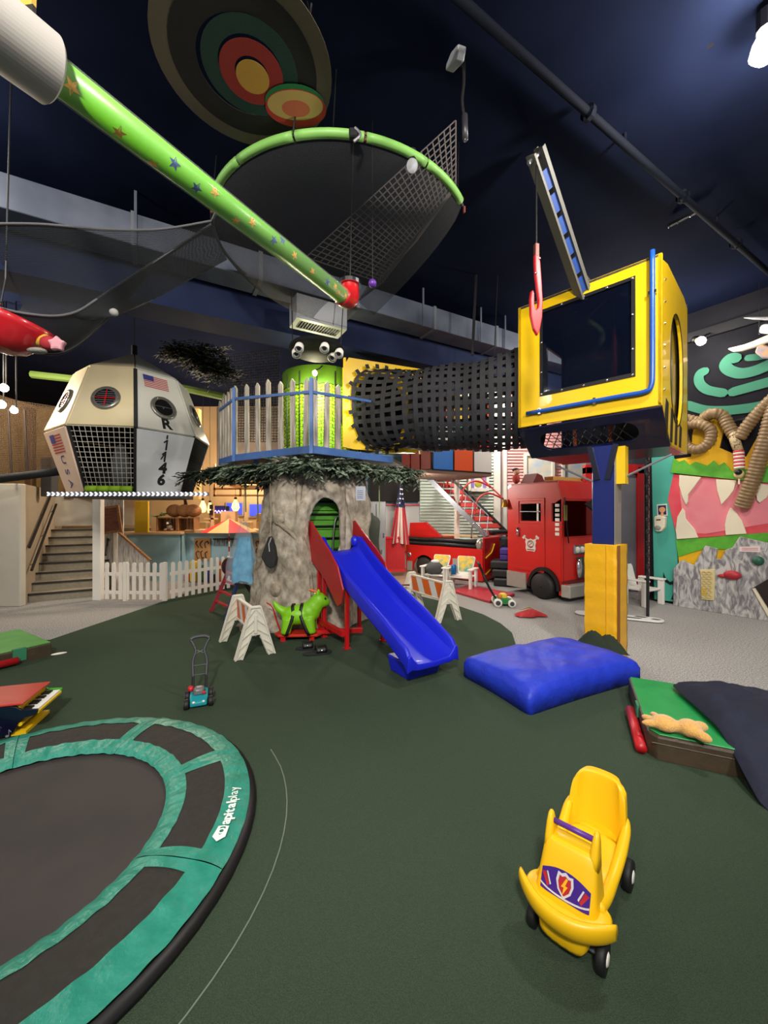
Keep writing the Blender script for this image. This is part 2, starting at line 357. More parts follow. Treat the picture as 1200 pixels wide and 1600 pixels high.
# ceiling pipe and small fixtures
FPi = frame((0, 0, 0), UU)
a = P(720, 0, 2.50); b = P(1200, 420, 5.35)
a = V(((720-600)/FPX*2.50, 2.50, 4.8)); a = G(720, 0, 4.84); b = G(1200, 425, 4.84)
pi = T('ceiling_pipe', 'dark painted pipe running across the ceiling to the right', 'pipe', a)
mp = M('pipe_dark', '#10131c', .8, spec=.1)
S(MB().tube([a+(a-b)*.3, b+(b-a)*.4], .032, 10), 'pipe', mp, pi, smooth=True)
for q in (.25, .55, .8): S(MB().lathe([(.06, -.02), (.06, .02)], 10, frame(a.lerp(b, q), (0, 0, 1), b-a)), 'clamp', mp, pi)
for q in (.35, .7): S(MB().tube([a.lerp(b, q), a.lerp(b, q)+V((0, 0, .12))], .012, 6), 'hanger', mp, pi)
# ---------------------------------------------------------------- in-ground trampoline, bottom left
m_teal = M('teal_vinyl', '#23836f', .38, hex2='#34917e', scale=14, bump=.35, bscale=34)
m_mesh = M('black_pad_mesh', '#26241f', .8, hex2='#2b2925', scale=30, bump=.25, bscale=40); m_jump = M('jump_mat', '#2f2c2c', .75, hex2='#393433', scale=2, bump=.12, bscale=400)
CT = V((-1.81, 1.84, 0)); RT = 1.125
tr = T('trampoline', 'round in-ground trampoline with teal bordered black padding', 'trampoline', CT)
S(MB(Matrix.Translation(CT)).lathe([(0, .035), (.45, .032), (.74, .04)], 64), 'jumping_mat', m_jump, tr, smooth=True)
S(MB(Matrix.Translation(CT)).lathe([(1.10, .0), (1.155, .0), (1.158, .035), (1.12, .05)], 64), 'rim', black, tr, smooth=True)
def padpt(r, a):
    wob = .003*math.sin(a*37)+.003*math.sin(a*61+r*20)
    z = .05+.045*math.sin(PI*min(max((r-.70)/.44, 0), 1))**.6+wob*.7
    return CT+V((r*math.cos(a), r*math.sin(a), z))
for k in range(8):
    a0 = math.radians(83+45*k); a1 = a0+math.radians(44.8)
    def sector(r0, r1, b0, b1, dz=0, nu=22, nv=5):
        return MB().grid(lambda u, v: padpt(r0+(r1-r0)*v, b0+(b1-b0)*u)+V((0, 0, dz)), nu, nv)
    e = .058
    pd = S(sector(.795, 1.0, a0+e*.9, a1-e*.9), 'pad_panel', m_mesh, tr, smooth=True)
    bm_ = MB()
    for (r0, r1, b0, b1, nu, nv) in ((.70, .80, a0, a1, 40, 4), (.995, 1.125, a0, a1, 40, 5), (.80, .995, a0, a0+e, 4, 6), (.80, .995, a1-e, a1, 4, 6)):
        bm_.grid(lambda u, v: padpt(r0+(r1-r0)*v, b0+(b1-b0)*u)+V((0, 0, .004+.002*math.sin((b0+(b1-b0)*u)*90+k)*math.sin(v*PI))), nu, nv)
    S(bm_, 'pad_border', m_teal, tr, smooth=True)
# lettering round the border, read from the lower end upwards
m_let = M('print_white', '#e4f2ee', .5)
ang = math.radians(1.2)
def arcF(a, r=1.045): p = padpt(r, a); return frame(p+V((0, 0, .012)), (-math.sin(a), math.cos(a), 0))
lp = [(-.052, 0), (-.025, .030), (.036, .025), (.04, 0), (.036, -.025), (-.025, -.030)]
S(MB(arcF(ang)).ring(lp, [(x*.55+.012, y*.5) for x, y in lp], .0015), 'logo', m_let, tr)
S(MB(arcF(ang)).ring(circ(.017, 10, .008), circ(.010, 10, .008), .0016), 'logo', m_let, tr)
ang += .044
for ch, wd, bd in (('a', .04, .002), ('p', .042, .002), ('i', .022, .002), ('t', .03, .002), ('a', .04, .002), ('l', .022, .002), ('p', .042, 0), ('l', .02, 0), ('a', .04, 0), ('y', .038, 0)):
    wd *= .80; ang += wd/2/1.045
    text(ch, .068, m_let, arcF(ang), 'lettering', tr, .0008, bd); ang += wd/2/1.045
tag(S(MB().tube(spline([CT+V((1.32*math.cos(a), 1.32*math.sin(a)*1.02, .014)) for a in [math.radians(d) for d in range(-80, 46, 9)]], 2), .0035, 5), 'floor_string', M('pale_cord', '#6f7d6c', .4)), 'thin pale cord curving on the green carpet round the trampoline', 'cord')
# ---------------------------------------------------------------- yellow ride-on car
CB = V((.673, 1.46, 0)); back = V((.665, .746, 0)).normalized()
FC = frame(CB, V((back.y, -back.x, 0)))       # x to the viewer's right, y to the rear
cr = T('ride_on_car', 'yellow plastic ride-on toy car with purple handlebar', 'toy car', CB)
def sect(w, z0, z1, y, n=20, e=3.2, dy=0, cz=None):     # superellipse in the x-z plane
    out = []
    for k in range(n):
        a = 2*PI*k/n; c, s_ = math.cos(a), math.sin(a)
        x = w*abs(c)**(2/e)*(1 if c >= 0 else -1); q = abs(s_)**(2/e)*(1 if s_ >= 0 else -1)
        z = (z0+z1)/2+(z1-z0)/2*q; out.append((x, y+dy*q, z))
    return out
def hsec(cx, cy, z, w, d, n=20, e=3.0):                 # superellipse in the x-y plane
    out = []
    for k in range(n):
        a = 2*PI*k/n; c, s_ = math.cos(a), math.sin(a)
        out.append((cx+w*abs(c)**(2/e)*(1 if c >= 0 else -1), cy+d*abs(s_)**(2/e)*(1 if s_ >= 0 else -1), z))
    return out
# chassis: low hull from the front apron to the rear
S(MB(FC).loft([sect(.070, .060, .150, -.075), sect(.088, .048, .165, -.062), sect(.095, .058, .185, .05), sect(.085, .085, .175, .16), sect(.090, .085, .17, .28), sect(.112, .07, .20, .40), sect(.112, .08, .205, .50), sect(.09, .10, .19, .535)]), 'body', yel, cr, smooth=True, sub=1)
# curved front bumper, wide scoop
def bump_sec(t):
    q = 2*t-1; x = .165*q; aq = abs(q); y = -.098+.078*aq**2.2; hh = .042*(1-.25*aq**8); dd = .022*(1-.2*aq**8)
    z = .170+.014*aq**2.2
    return [(x, y+dd*math.cos(a)*(1 if math.cos(a) > 0 else 1.2)-.010*math.sin(a), z+hh*math.sin(a)) for a in [2*PI*k/16 for k in range(16)]]
S(MB(FC).loft([bump_sec(i/30) for i in range(31)]), 'bumper', yel, cr, smooth=True)
S(MB(FC).loft([hsec(0, -.004, .150, .128, .078, 28, 2.6), hsec(0, -.006, .178, .148, .080, 28, 2.6), hsec(0, .0, .186, .140, .066, 28, 2.6), hsec(0, .01, .187, .10, .05, 28, 2.6)]), 'bumper_tray', yel, cr, smooth=True)
# upright front cowl with two horns carrying the bar
COWL = [(.150, .112, .030, .088), (.185, .108, .034, .080), (.25, .101, .046, .064), (.31, .095, .058, .047), (.338, .092, .064, .038), (.350, .084, .067, .030)]
S(MB(FC).loft([hsec(0, cy, z, w_, d_, 36, 5.0) for z, w_, cy, d_ in COWL]), 'cowl', yel, cr, smooth=True)
for sx in (-1, 1):
    S(MB(FC).loft([hsec(sx*.078, .060, .300, .019, .044, 18, 3), hsec(sx*.0795, .066, .345, .0165, .034, 18, 3), hsec(sx*.081, .073, .385, .0135, .024, 18, 3), hsec(sx*.082, .078, .410, .010, .016, 18, 2.4), hsec(sx*.082, .079, .418, .006, .009, 18, 2), hsec(sx*.082, .079, .420, .001, .002, 18, 2)]), 'handle_horn', yel, cr, smooth=True)
m_pur = M('purple_plastic', '#5b2d91', .4)
S(MB(FC).tube([(-.072, .074, .388), (.072, .074, .388)], .0105, 12), 'handlebar', m_pur, cr, smooth=True)
# seat scoop and high back
S(MB(FC).loft([sect(.088, .16, .172, .11), sect(.096, .165, .195, .20), sect(.100, .165, .192, .33), sect(.10, .17, .21, .40)]), 'seat', yel, cr, smooth=True, sub=1)
def back_pt(u, v, off):
    x = (u-.5)*2; wv = .118-.016*v**2
    edge = abs(x)**6*.018; z = .15+.248*v-.040*abs(x)**6*v**6
    y = .425+.055*v-.030*x*x*(-1)*.0+off; lipr = .012*math.exp(-((abs(x)-.80)/.09)**2)*(.3+v)
    return (x*wv, y-.062*abs(x)**2.6*(1-.35*v)-lipr, z)
mb = MB(FC); N1, N2 = 18, 14
fr = [[back_pt(i/N1, j/N2, 0) for i in range(N1+1)] for j in range(N2+1)]; bk = [[back_pt(i/N1, j/N2, .045) for i in range(N1+1)] for j in range(N2+1)]
mb.loft([fr[j]+bk[j][::-1] for j in range(N2+1)])
S(mb, 'seat_back', yel, cr, smooth=True, bev=.008, seg=2)
# side rails joining cowl and back
for sx in (-1, 1):
    pts = [(sx*.098, .02, .19), (sx*.104, .10, .172), (sx*.106, .20, .172), (sx*.112, .30, .20), (sx*.116, .39, .245), (sx*.112, .45, .27)]
    S(MB(FC).tube(spline(pts, 4), [.022]*14+[.021, .020, .019, .017, .014, .010, .004], 10), 'side_rail', yel, cr, smooth=True)
m_tyre = M('tyre_black', '#121214', .6)
for sx, y, r in ((-1, .0, .052), (1, .0, .052), (-1, .41, .060), (1, .41, .060)):
    x = sx*.118 if y == 0 else sx*.124
    FW = FC @ Matrix.Translation((x, y, r)) @ Matrix.Rotation(PI/2, 4, 'Y')
    wh = S(MB(FW).lathe([(0, -.014), (r*.6, -.016), (r*.92, -.015), (r, -.008), (r, .008), (r*.92, .015), (r*.6, .016), (0, .014)], 24), 'wheel', m_tyre, cr, smooth=True)
    S(MB(FW).lathe([(0, sx*.020), (r*.30, sx*.020), (r*.42, sx*.016), (r*.42, sx*.010)], 16), 'hub_cap', white, wh, smooth=True)
    S(MB(FW).tube([(0, 0, -sx*.06), (0, 0, 0)], .008, 8), 'axle', steel, cr)
S(MB(FC).ell((.1125, .30, .13), (.004, .016, .018), 10, 6), 'side_sticker', M('sticker_orange', '#c86a2a', .4, hex2='#e8e0d0', scale=60), cr)
# badge plate on the cowl
def cowl_pt(s, t, d=0):     # s across -1..1, t up 0..1 on the front of the cowl
    z = .200+.080*t
    for (z0, w0, c0, d0), (z1, w1, c1, d1) in zip(COWL, COWL[1:]):
        if z0 <= z <= z1: q = (z-z0)/(z1-z0); w_, cy, d_ = w0+(w1-w0)*q, c0+(c1-c0)*q, d0+(d1-d0)*q
    x = s*.084; yy = cy-d_*max(1-abs(x/w_)**5, 0)**.2
    return V((x, yy-.003-d, z-d*.4))
mbp = MB(FC).grid(lambda u, v: cowl_pt(2*u-1, v*(1-.28*abs(2*u-1)**2.2)), 18, 6)
bp = S(mbp, 'badge_plate', M('badge_purple', '#3d1f86', .3), cr, smooth=True)
def decal(poly, mat, d, nm):
    mb = MB(FC); vs = [cowl_pt(x, y, d) for x, y in poly]; mb.add(vs, [tuple(range(len(vs)))]); S(mb, nm, mat, bp)
m_dr = M('badge_red', '#b3262c', .35); m_dw = M('badge_silver', '#d9d9de', .3, .2)
for sg in (-1, 1):
    decal([(sg*.97, .62), (sg*.80, .70), (sg*.62, .30), (sg*.70, .22)], m_dr, .0040, 'stripe_red')
    decal([(sg*.78, .72), (sg*.72, .74), (sg*.54, .36), (sg*.59, .31)], m_dw, .0040, 'stripe_white')
decal([(q/8, .13+.13*(q/8)**2) for q in range(-8, 9)]+[(q/8, .06+.13*(q/8)**2) for q in range(8, -9, -1)], m_dw, .0034, 'stripe_white')
shield = [(0, 1.02), (.16, .93), (.31, .96), (.36, .66), (.27, .36), (0, .10), (-.27, .36), (-.36, .66), (-.31, .96), (-.16, .93)]
decal(shield, m_dw, .0050, 'shield')
decal([(x*.74, .57+(y-.57)*.76) for x, y in shield], m_dr, .0062, 'shield_center')
decal([(.04, .86), (-.13, .52), (-.02, .52), (-.06, .24), (.14, .60), (.03, .60), (.12, .84)], M('badge_yellow', '#f0b21c', .35), .0074, 'bolt')
# ---------------------------------------------------------------- cushions and mats
def cushion(F, L, W, Hh, bulge, seed, mat, name, label, cat, n=30, droop=None, wr=1.0, edge=.42):
    rnd = random.Random(seed); ph = [rnd.uniform(0, 6.28) for _ in range(8)]
    def wrk(u, v):
        x, y = u*L, v*W
        return wr*(.010*math.sin(5*x+7*y+ph[0]+2*math.sin(3*y+ph[4]))+.008*math.sin(9*y-6*x+ph[1]+2*math.sin(4*x+ph[5]))+.006*math.sin(21*x+17*y+ph[2]+3*math.sin(5*y))+.004*math.sin(31*y-19*x+ph[3]+3*math.sin(6*x)))
    def prof(u, v):
        e = (4*u*(1-u))**.5*(4*v*(1-v))**.5; return min(1, e*1.35)**.55
    mb = MB(F)
    def top(u, v):
        h = Hh*edge+(Hh*(1-edge)+bulge)*prof(u, v)+wrk(u, v)*prof(u, v)
        p = V(((u-.5)*L, (v-.5)*W, h)); cx = 1-.045*(1-prof(.5, v))-.03*math.sin(PI*v)*abs(2*u-1)**3; p.x *= cx; p.y *= 1-.03*math.sin(PI*u)*abs(2*v-1)**3
        if droop: p.z += droop(u, v)
        return p
    def bot(u, v):
        p = top(u, v); h = Hh*.42*(1-prof(u, v)**.4)*(edge < .5)+.004; dz = droop(u, v) if droop else 0
        return V((p.x, p.y, h+dz))
    mb.grid(top, n, n); b = len(mb.v); mb.grid(lambda u, v: bot(1-u, v), n, n)
    if edge > .5:
        m1 = n+1; ring_ = [i for i in range(m1)]+[j*m1+n for j in range(1, m1)]+[n*m1+i for i in range(n-1, -1, -1)]+[j*m1 for j in range(n-1, 0, -1)]
        ringb = [b+(q//m1)*m1+(n-q % m1) for q in ring_]; k_ = len(ring_)
        mb.f += [(ring_[i], ring_[(i+1) % k_], ringb[(i+1) % k_], ringb[i]) for i in range(k_)]; mb.m += [0]*k_
    o = S(mb, name, mat, None, smooth=True); bm = bmesh.new(); bm.from_mesh(o.data); bmesh.ops.remove_doubles(bm, verts=bm.verts, dist=.002); bmesh.ops.recalc_face_normals(bm, faces=bm.faces); bm.to_mesh(o.data); bm.free()
    tag(o, label, cat); return o
m_bluefab = M('blue_nylon', '#1c38c4', .55, hex2='#1830b4', scale=5, bump=.9, bscale=6)
c0, c1, c2 = G(728, 1060), G(820, 1117), G(994, 1064); cc = (c0+c2)/2
Fb = frame(cc, (c2-c1)); Fb2 = frame((c0+c2)/2, c2-c1)
cu = cushion(Fb2, (c2-c1).length*1.02, abs((c0-c1).dot(Fb2.col[1].to_3d()))*1.12, .20, .06, 3, m_bluefab, 'crash_cushion', 'large royal blue crash cushion at the foot of the slide', 'cushion', 40, None, .6, .72)
# thick climbing mat at the right
A = G(1013, 1187); e1 = V((.905, -.425, 0)).normalized(); FM = frame(A, e1)
m_gv = M('green_vinyl', '#1f8a45', .4, hex2='#259650', scale=6, bump=.2, bscale=10); m_bv = M('brown_vinyl', '#3d3224', .5, hex2='#463a2b', scale=8, bump=.2, bscale=18)
cm = T('folding_mat', 'thick green topped mat with brown sides under the navy pillow', 'mat', A)
out = [(.05, 0), (2.0, 0), (2.0, .98), (0, .98), (0, .06)]
S(MB(FM).prism(out, .165), 'side_body', m_bv, cm, bev=.015, seg=2)
S(MB(FM @ Matrix.Translation((0, 0, .166))).prism([(.06, .012), (1.99, .012), (1.99, .97), (.012, .97), (.012, .07)], .008), 'top_cover', m_gv, cm, bev=.004)
S(MB(FM).tube([(.02, .0, .118), (1.9, -.004, .118)], .004, 6), 'seam', m_bv, cm)
rt = S(MB(FM).tube([(-.036, .02, .050), (-.036, .30, .062), (-.036, .55, .066)], .034, 12), 'red_roller', M('red_vinyl', '#b3161f', .4), cm, smooth=True)
S(MB(FM).box2((-.012, .40, .085), (.004, .49, .172)), 'strap', M('strap_green', '#2f7a57', .6), cm)
m_navy = M('navy_canvas', '#10152b', .8, hex2='#141a33', scale=30, bump=.5, bscale=9)
def droop(u, v): # v 0 = front edge hanging down to the floor
    return -.20*max(0, 1-v/.42)**1.3
E0, E1 = V((2.30, 3.12, 0)), V((1.99, 2.06, 0))
Fn = frame((E0+E1)/2+V((.71, -.12, .175)), V((.965, -.26, 0)))
cushion(Fn, 1.45, 1.12, .09, .05, 8, m_navy, 'floor_pillow', 'dark navy floor pillow draped over the green mat', 'pillow', 36, droop, 1.7)
# plush toy lying on the mat
m_plush = M('beige_plush', '#d9a85c', .95, hex2='#cf9c50', scale=60, bump=.5, bscale=120, sheen=.4)
pc = G(1055, 1136, .215); FPl = frame(V((pc.x, pc.y, .19)), G(1092, 1142, .2)-G(1018, 1126, .2))
mb = MB(FPl)
mb.ell((-.055, 0, .035), (.078, .075, .05), 12, 8); mb.ell((.075, -.005, .04), (.07, .075, .052), 12, 8); mb.ell((.01, 0, .03), (.05, .045, .035), 10, 6)
for p, r, a in (((.125, -.070, .035), (.060, .036, .032), -.75), ((.13, .058, .035), (.060, .036, .034), .55), ((-.135, .030, .03), (.055, .024, .024), -.35), ((-.135, -.035, .03), (.055, .024, .024), .25), ((-.095, .095, .03), (.050, .024, .022), -.95)):
    mb.ell(p, r, 10, 6, Matrix.Rotation(a, 3, 'Z'))
o = tag(S(mb, 'plush_toy', m_plush, smooth=True), 'beige plush animal lying on the green mat', 'plush toy')
md = o.modifiers.new('r', 'REMESH'); md.mode = 'VOXEL'; md.voxel_size = .010; md.use_smooth_shade = True
md = o.modifiers.new('s', 'SMOOTH'); md.iterations = 3; md.factor = .5
# left green mat
B = G(81, 1026); FL = frame(B, V((-.52, -.85, 0)))
lm = T('folding_mat', 'green topped mat with red roller at the left edge', 'mat', B)
S(MB(FL).box2((0, -.95, 0), (1.5, 0, .155)), 'side_body', m_bv, lm, bev=.012, seg=2)
S(MB(FL).box2((.01, -.94, .156), (1.49, -.01, .164)), 'top_cover', M('bright_green_vinyl', '#4f9a4a', .4, hex2='#5fa552', scale=5, bump=.2, bscale=10), lm)
S(MB(FL).tube([(.30, .05, .065), (1.3, .05, .065)], .036, 12), 'red_roller', MATS['red_vinyl'], lm, smooth=True)
S(MB(FL).box2((.22, -.03, .04), (.33, .012, .170)), 'strap', MATS['strap_green'], lm)
tag(S(MB(frame(G(92, 1022, .015), (.8, .6, 0))).ell((0, 0, .005), (.075, .022, .012), 12, 6), 'spoon_piece', white, smooth=True), 'small white plastic piece lying beside the left mat', 'toy')
# ---------------------------------------------------------------- toy piano
FPn = frame((-2.59, 2.79, 0), V((-.28, .96, 0))) @ Matrix.Scale(.8, 4)         # x along the keyboard (away), y to the left
pn = T('toy_piano', 'toy grand piano with red lid and yellow keyboard beside the trampoline', 'toy piano', FPn @ V((.2, .25, 0)))
m_pr = M('piano_red', '#b8352c', .3, coat=.5); m_py = M('piano_yellow', '#eac21c', .35); m_pg = M('piano_green', '#3f9a22', .35); m_pn = M('piano_navy', '#080a24', .3, coat=.4)
m_key = M('key_white', '#efeee8', .3)
side = [(-.16, .245), (-.155, .21), (-.12, .19), (-.06, .175), (-.02, .15), (.0, .10), (.02, .06), (.10, .03), (.24, .02), (.30, .0), (.48, 0), (.48, .30), (.05, .30), (.0, .285), (-.04, .255), (-.09, .25)]
for x, mt in ((0, m_pn), (.44, m_pg)):
    Fs = FPn @ Matrix.Translation((x, 0, 0)) @ Matrix(((0, 0, 1, 0), (1, 0, 0, 0), (0, 1, 0, 0), (0, 0, 0, 1)))
    S(MB(Fs).prism(side, .022), 'side_panel', mt, pn, bev=.004)
S(MB(FPn).box2((.022, -.02, .17), (.44, .46, .26)), 'case', m_py, pn)
S(MB(FPn).box2((.022, -.158, .195), (.44, 0, .222)), 'key_bed', m_py, pn, bev=.004)
S(MB(FPn).box2((.022, -.02, .24), (.44, .0, .315)), 'fall_board', m_py, pn)
for k in range(14): S(MB(FPn).box2((.028+k*.029, -.148, .222), (.0555+k*.029, -.03, .236)), 'white_key', m_key, pn)
for k in range(13):
    if k % 7 not in (2, 6): S(MB(FPn).box2((.048+k*.029, -.095, .236), (.063+k*.029, -.03, .250)), 'black_key', black, pn)
S(MB(FPn @ Matrix.Translation((-.015, 0, .302))).prism([(0, -.06), (.47, -.06), (.47, .34), (.36, .50), (0, .52)], .018), 'lid', m_pr, pn, bev=.005)
S(MB(FPn).box2((.03, -.06, .02), (.43, .05, .05)), 'foot_board', m_py, pn)
S(MB(FPn).tube([(.022, -.02, .12), (.44, -.02, .12)], .018, 8), 'rail', m_py, pn)
def note(y, z, k, mat):
    Fq = FPn @ Matrix.Translation((-.002, y, z)) @ Matrix(((0, 0, -1, 0), (-1, 0, 0, 0), (0, 1, 0, 0), (0, 0, 0, 1)))
    nt_ = MB(Fq); nt_.prism([(p[0]*k, p[1]*k) for p in circ(.016, 10, 0, 0, .012)], .002); nt_.prism([(q[0]*k, q[1]*k) for q in ((.012, 0), (.017, 0), (.017, .05), (.032, .032), (.034, .04), (.017, .062), (.012, .062))], .002)
    S(nt_, 'music_note', mat, pn)
note(.17, .13, 1.1, m_key); note(.06, .04, .9, M('note_grey', '#7a7a86', .5)); note(.12, .09, .7, M('note_violet', '#3a2a52', .5)); note(.30, .17, 1, m_key)
# ---------------------------------------------------------------- teal toy mower
def mower(name, label, loc, rz, c_body, c_eng, c_acc, c_hand, k=1.0, hand=True, wheelm=None, hub=None):
    t = T(name, label, 'toy mower', loc, rz); Fm = TR(loc, rz) @ Matrix.Scale(k, 4)
    S(MB(Fm).loft([[(-.075, -.125, .03), (.075, -.125, .03), (.068, -.12, .075), (-.068, -.12, .075)], [(-.085, -.06, .03), (.085, -.06, .03), (.080, -.05, .10), (-.080, -.05, .10)], [(-.085, .06, .03), (.085, .06, .03), (.080, .06, .115), (-.080, .06, .115)], [(-.08, .125, .04), (.08, .125, .04), (.07, .125, .11), (-.07, .125, .11)]]), 'deck', c_body, t, bev=.012, seg=2)
    S(MB(Fm).loft([hsec(0, .01, .105, .055, .055, 12), hsec(0, .01, .15, .05, .05, 12), hsec(0, .01, .165, .03, .03, 12)]), 'engine', c_eng, t, bev=.006)
    S(MB(Fm).ell((-.075, .06, .135), (.03, .03, .03), 10, 6), 'fuel_cap', c_acc, t, smooth=True); S(MB(Fm).box((.045, -.04, .12), (.035, .02, .025)), 'button', c_acc, t, bev=.005)
    for sx in (-1, 1):
        S(MB(Fm).ell((sx*.042, -.112, .07), (.014, .014, .010), 8, 6), 'head_lamp', white, t, smooth=True)
        for y, r in ((-.085, .05), (.09, .055)):
            FW = Fm @ Matrix.Translation((sx*.105, y, r)) @ Matrix.Rotation(PI/2, 4, 'Y')
            wh = S(MB(FW).lathe([(0, -.02), (r*.9, -.022), (r, -.012), (r, .012), (r*.9, .022), (0, .02)], 18), 'wheel', wheelm or m_tyre, t, smooth=True)
            S(MB(FW).lathe([(0, sx*.027), (r*.55, sx*.025), (r*.6, sx*.02)], 10), 'hub_cap', hub or steel, wh)
    for sx in (-1, 1):
        S(MB(Fm).tube([(sx*.060, .11, .10), (sx*.060, .17, .20)], .013, 8), 'lower_post', black, t)
        S(MB(Fm).tube(spline([(sx*.060, .17, .20), (sx*.064, .21, .28), (sx*.066, .235, .33), (sx*.055, .255, .38), (sx*.040, .275, .43), (sx*.062, .30, .49), (sx*.090, .32, .535)], 4), .013, 8), 'handle_post', c_hand, t, smooth=True)
    S(MB(Fm).tube(spline([(-.090, .32, .535), (-.06, .33, .555), (0, .332, .56), (.06, .33, .555), (.090, .32, .535)], 4), .017, 8), 'grip', c_hand, t, smooth=True)
    for z, y, xx in ((.22, .18, .06), (.30, .22, .065)): S(MB(Fm).tube([(-xx, y, z), (xx, y, z)], .008, 8), 'cross_bar', c_hand, t)
    S(MB(Fm).tube([(-.05, .26, .40), (.045, .28, .44)], .006, 6), 'brace', c_hand, t); S(MB(Fm).tube([(.05, .26, .40), (-.045, .28, .44)], .006, 6), 'brace', c_hand, t)
    return t
m_tl = M('mower_teal', '#1c8f9a', .35); m_gr = M('mower_grey', '#6a6a6e', .4); m_rd = M('toy_red', '#c8202c', .4); m_hd = M('handle_grey', '#3a3c42', .5)
mower('toy_mower', 'teal toy lawn mower with dark grey handle on the green carpet', G(311, 1100), .40, m_tl, m_gr, m_rd, m_hd, .86)
mower('toy_mower', 'green toy lawn mower with white wheels near the red mat', G(787, 946), 1.45, M('mower_green', '#1d7a3c', .4), M('mower_yellow', '#d9c03a', .4), M('mower_orange', '#d87a2a', .4), black, 1.3, True, white, m_hd)
# ---------------------------------------------------------------- plastic barricades
m_bw = M('barricade_white', '#d9d5c6', .5, bump=.05, bscale=60); m_or = M('barricade_orange', '#d8641c', .5); m_sil = M('reflective_white', '#d8dbe0', .35)
def barricade(label, c1_, c2_, hgt, wd):
    c1_, c2_ = V(c1_), V(c2_); t = T('barricade', label, 'barricade', (c1_+c2_)/2); ax = (c2_-c1_).normalized(); L = (c2_-c1_).length
    Fq = frame(c1_, ax)              # x from the near frame to the far one
    for x in (0, L):
        Fe = Fq @ Matrix.Translation((x, 0, 0)) @ Matrix(((0, 0, 1, 0), (1, 0, 0, 0), (0, 1, 0, 0), (0, 0, 0, 1)))
        h2 = wd/2
        outl = [(-h2, 0), (-h2+.075, 0), (-.052, hgt*.44), (.052, hgt*.44), (h2-.075, 0), (h2, 0), (.055, hgt), (-.055, hgt)]
        lg = S(MB(Fe @ Matrix.Translation((0, 0, -.012))).prism(outl, .024), 'end_frame', m_bw, t, bev=.003)
        rb = MB(Fe)
        for s_ in (-1, 1):
            for k in range(5):
                q0, q1 = k/5*.95, (k+1)/5*.95
                xo = lambda q: s_*(h2+(.055-h2)*q); xi = lambda q: s_*(h2-.075+(.0-h2+.075)*min(q/.62, 1)) if q < .62 else s_*.01
                for zz in (-.020, .020):
                    rb.beam((xo(q0)*.98, q0*hgt+.01, zz), (xi(min(q1, .9))*1.02, q1*hgt, zz), .010, .012, (0, 0, 1))
            for zz in (-.022, .022):
                rb.beam((s_*h2, 0, zz), (s_*.055, hgt, zz), .012, .016, (0, 0, 1)); rb.beam((s_*(h2-.07), 0, zz), (s_*.052, hgt*.44, zz), .012, .016, (0, 0, 1))
        S(rb, 'ribs', m_bw, lg)
        S(MB(Fe).box((0, hgt*.66, 0), (.034, hgt*.36, .05)), 'hinge_post', m_bw, lg, bev=.004)
        S(MB(Fe).box((0, hgt*.99, 0), (.115, .022, .05)), 'top_cap', m_bw, lg, bev=.004)
    z0, z1 = hgt*.50, hgt*.90
    S(MB(Fq).box2((0, -.014, z0), (L, .014, z1)), 'board', m_sil, t)
    for z in (z0-.015, z1): S(MB(Fq).box2((0, -.022, z), (L, .022, z+.028)), 'rail', m_bw, t, bev=.004)
    sw = L/5.2; hh = z1-z0-.012
    for k in range(3):
        for sy in (-1, 1):
            x = .03+sw*(2*k)*.92; y = sy*.0155
            pl = [(x, z0+.013), (x+sw, z0+.013), (min(x+sw+hh*.45, L-.01), z1-.001), (min(x+hh*.45, L-.02), z1-.001)]
            S(MB().add([Fq @ V((p[0], y, p[1])) for p in pl], [(0, 1, 2, 3)]), 'orange_stripe', m_or, t)
    return t
barricade('white plastic barricade with orange stripes beside the green bouncy animal', (-1.415, 4.36, 0), (-1.83, 4.97, 0), .56, .44)
barricade('cream plastic barricade with orange and white board beside the slide', (.93, 5.76, 0), (.46, 6.62, 0), .60, .46)
# black sandals
for i, (px, py, a, lb) in enumerate(((484, 1014, .25, 'black sandal lying nearer the tree trunk'), (496, 1022, .35, 'black sandal lying nearer the viewer'))):
    g = G(px, py, .012); t = T('sandal', lb, 'sandal', g, a, 'pair of black sandals'); Fz = TR(g, a) @ Matrix.Scale(1.3, 4); ft = M('sandal_sole', '#1d1d1f', .8, bump=.5, bscale=90)
    S(MB(Fz).prism([(p[0]*(1 if p[0] < 0 else 1), p[1]*(1+.25*p[0]/.13)) for p in circ(.125, 22, 0, 0, .042)], .022), 'sole', ft, t, bev=.006)
    S(MB(Fz).grid(lambda u, v: (-.015+.09*u+(.0 if i else -.05), .046*math.cos(PI*v), .024+.046*math.sin(PI*v)), 4, 10), 'strap', black, t, smooth=True, solid=.006)
    S(MB(Fz).ell((.03-.05*(1-i), -.046, .04), (.008, .004, .008), 8, 6), 'buckle', chrome, t)
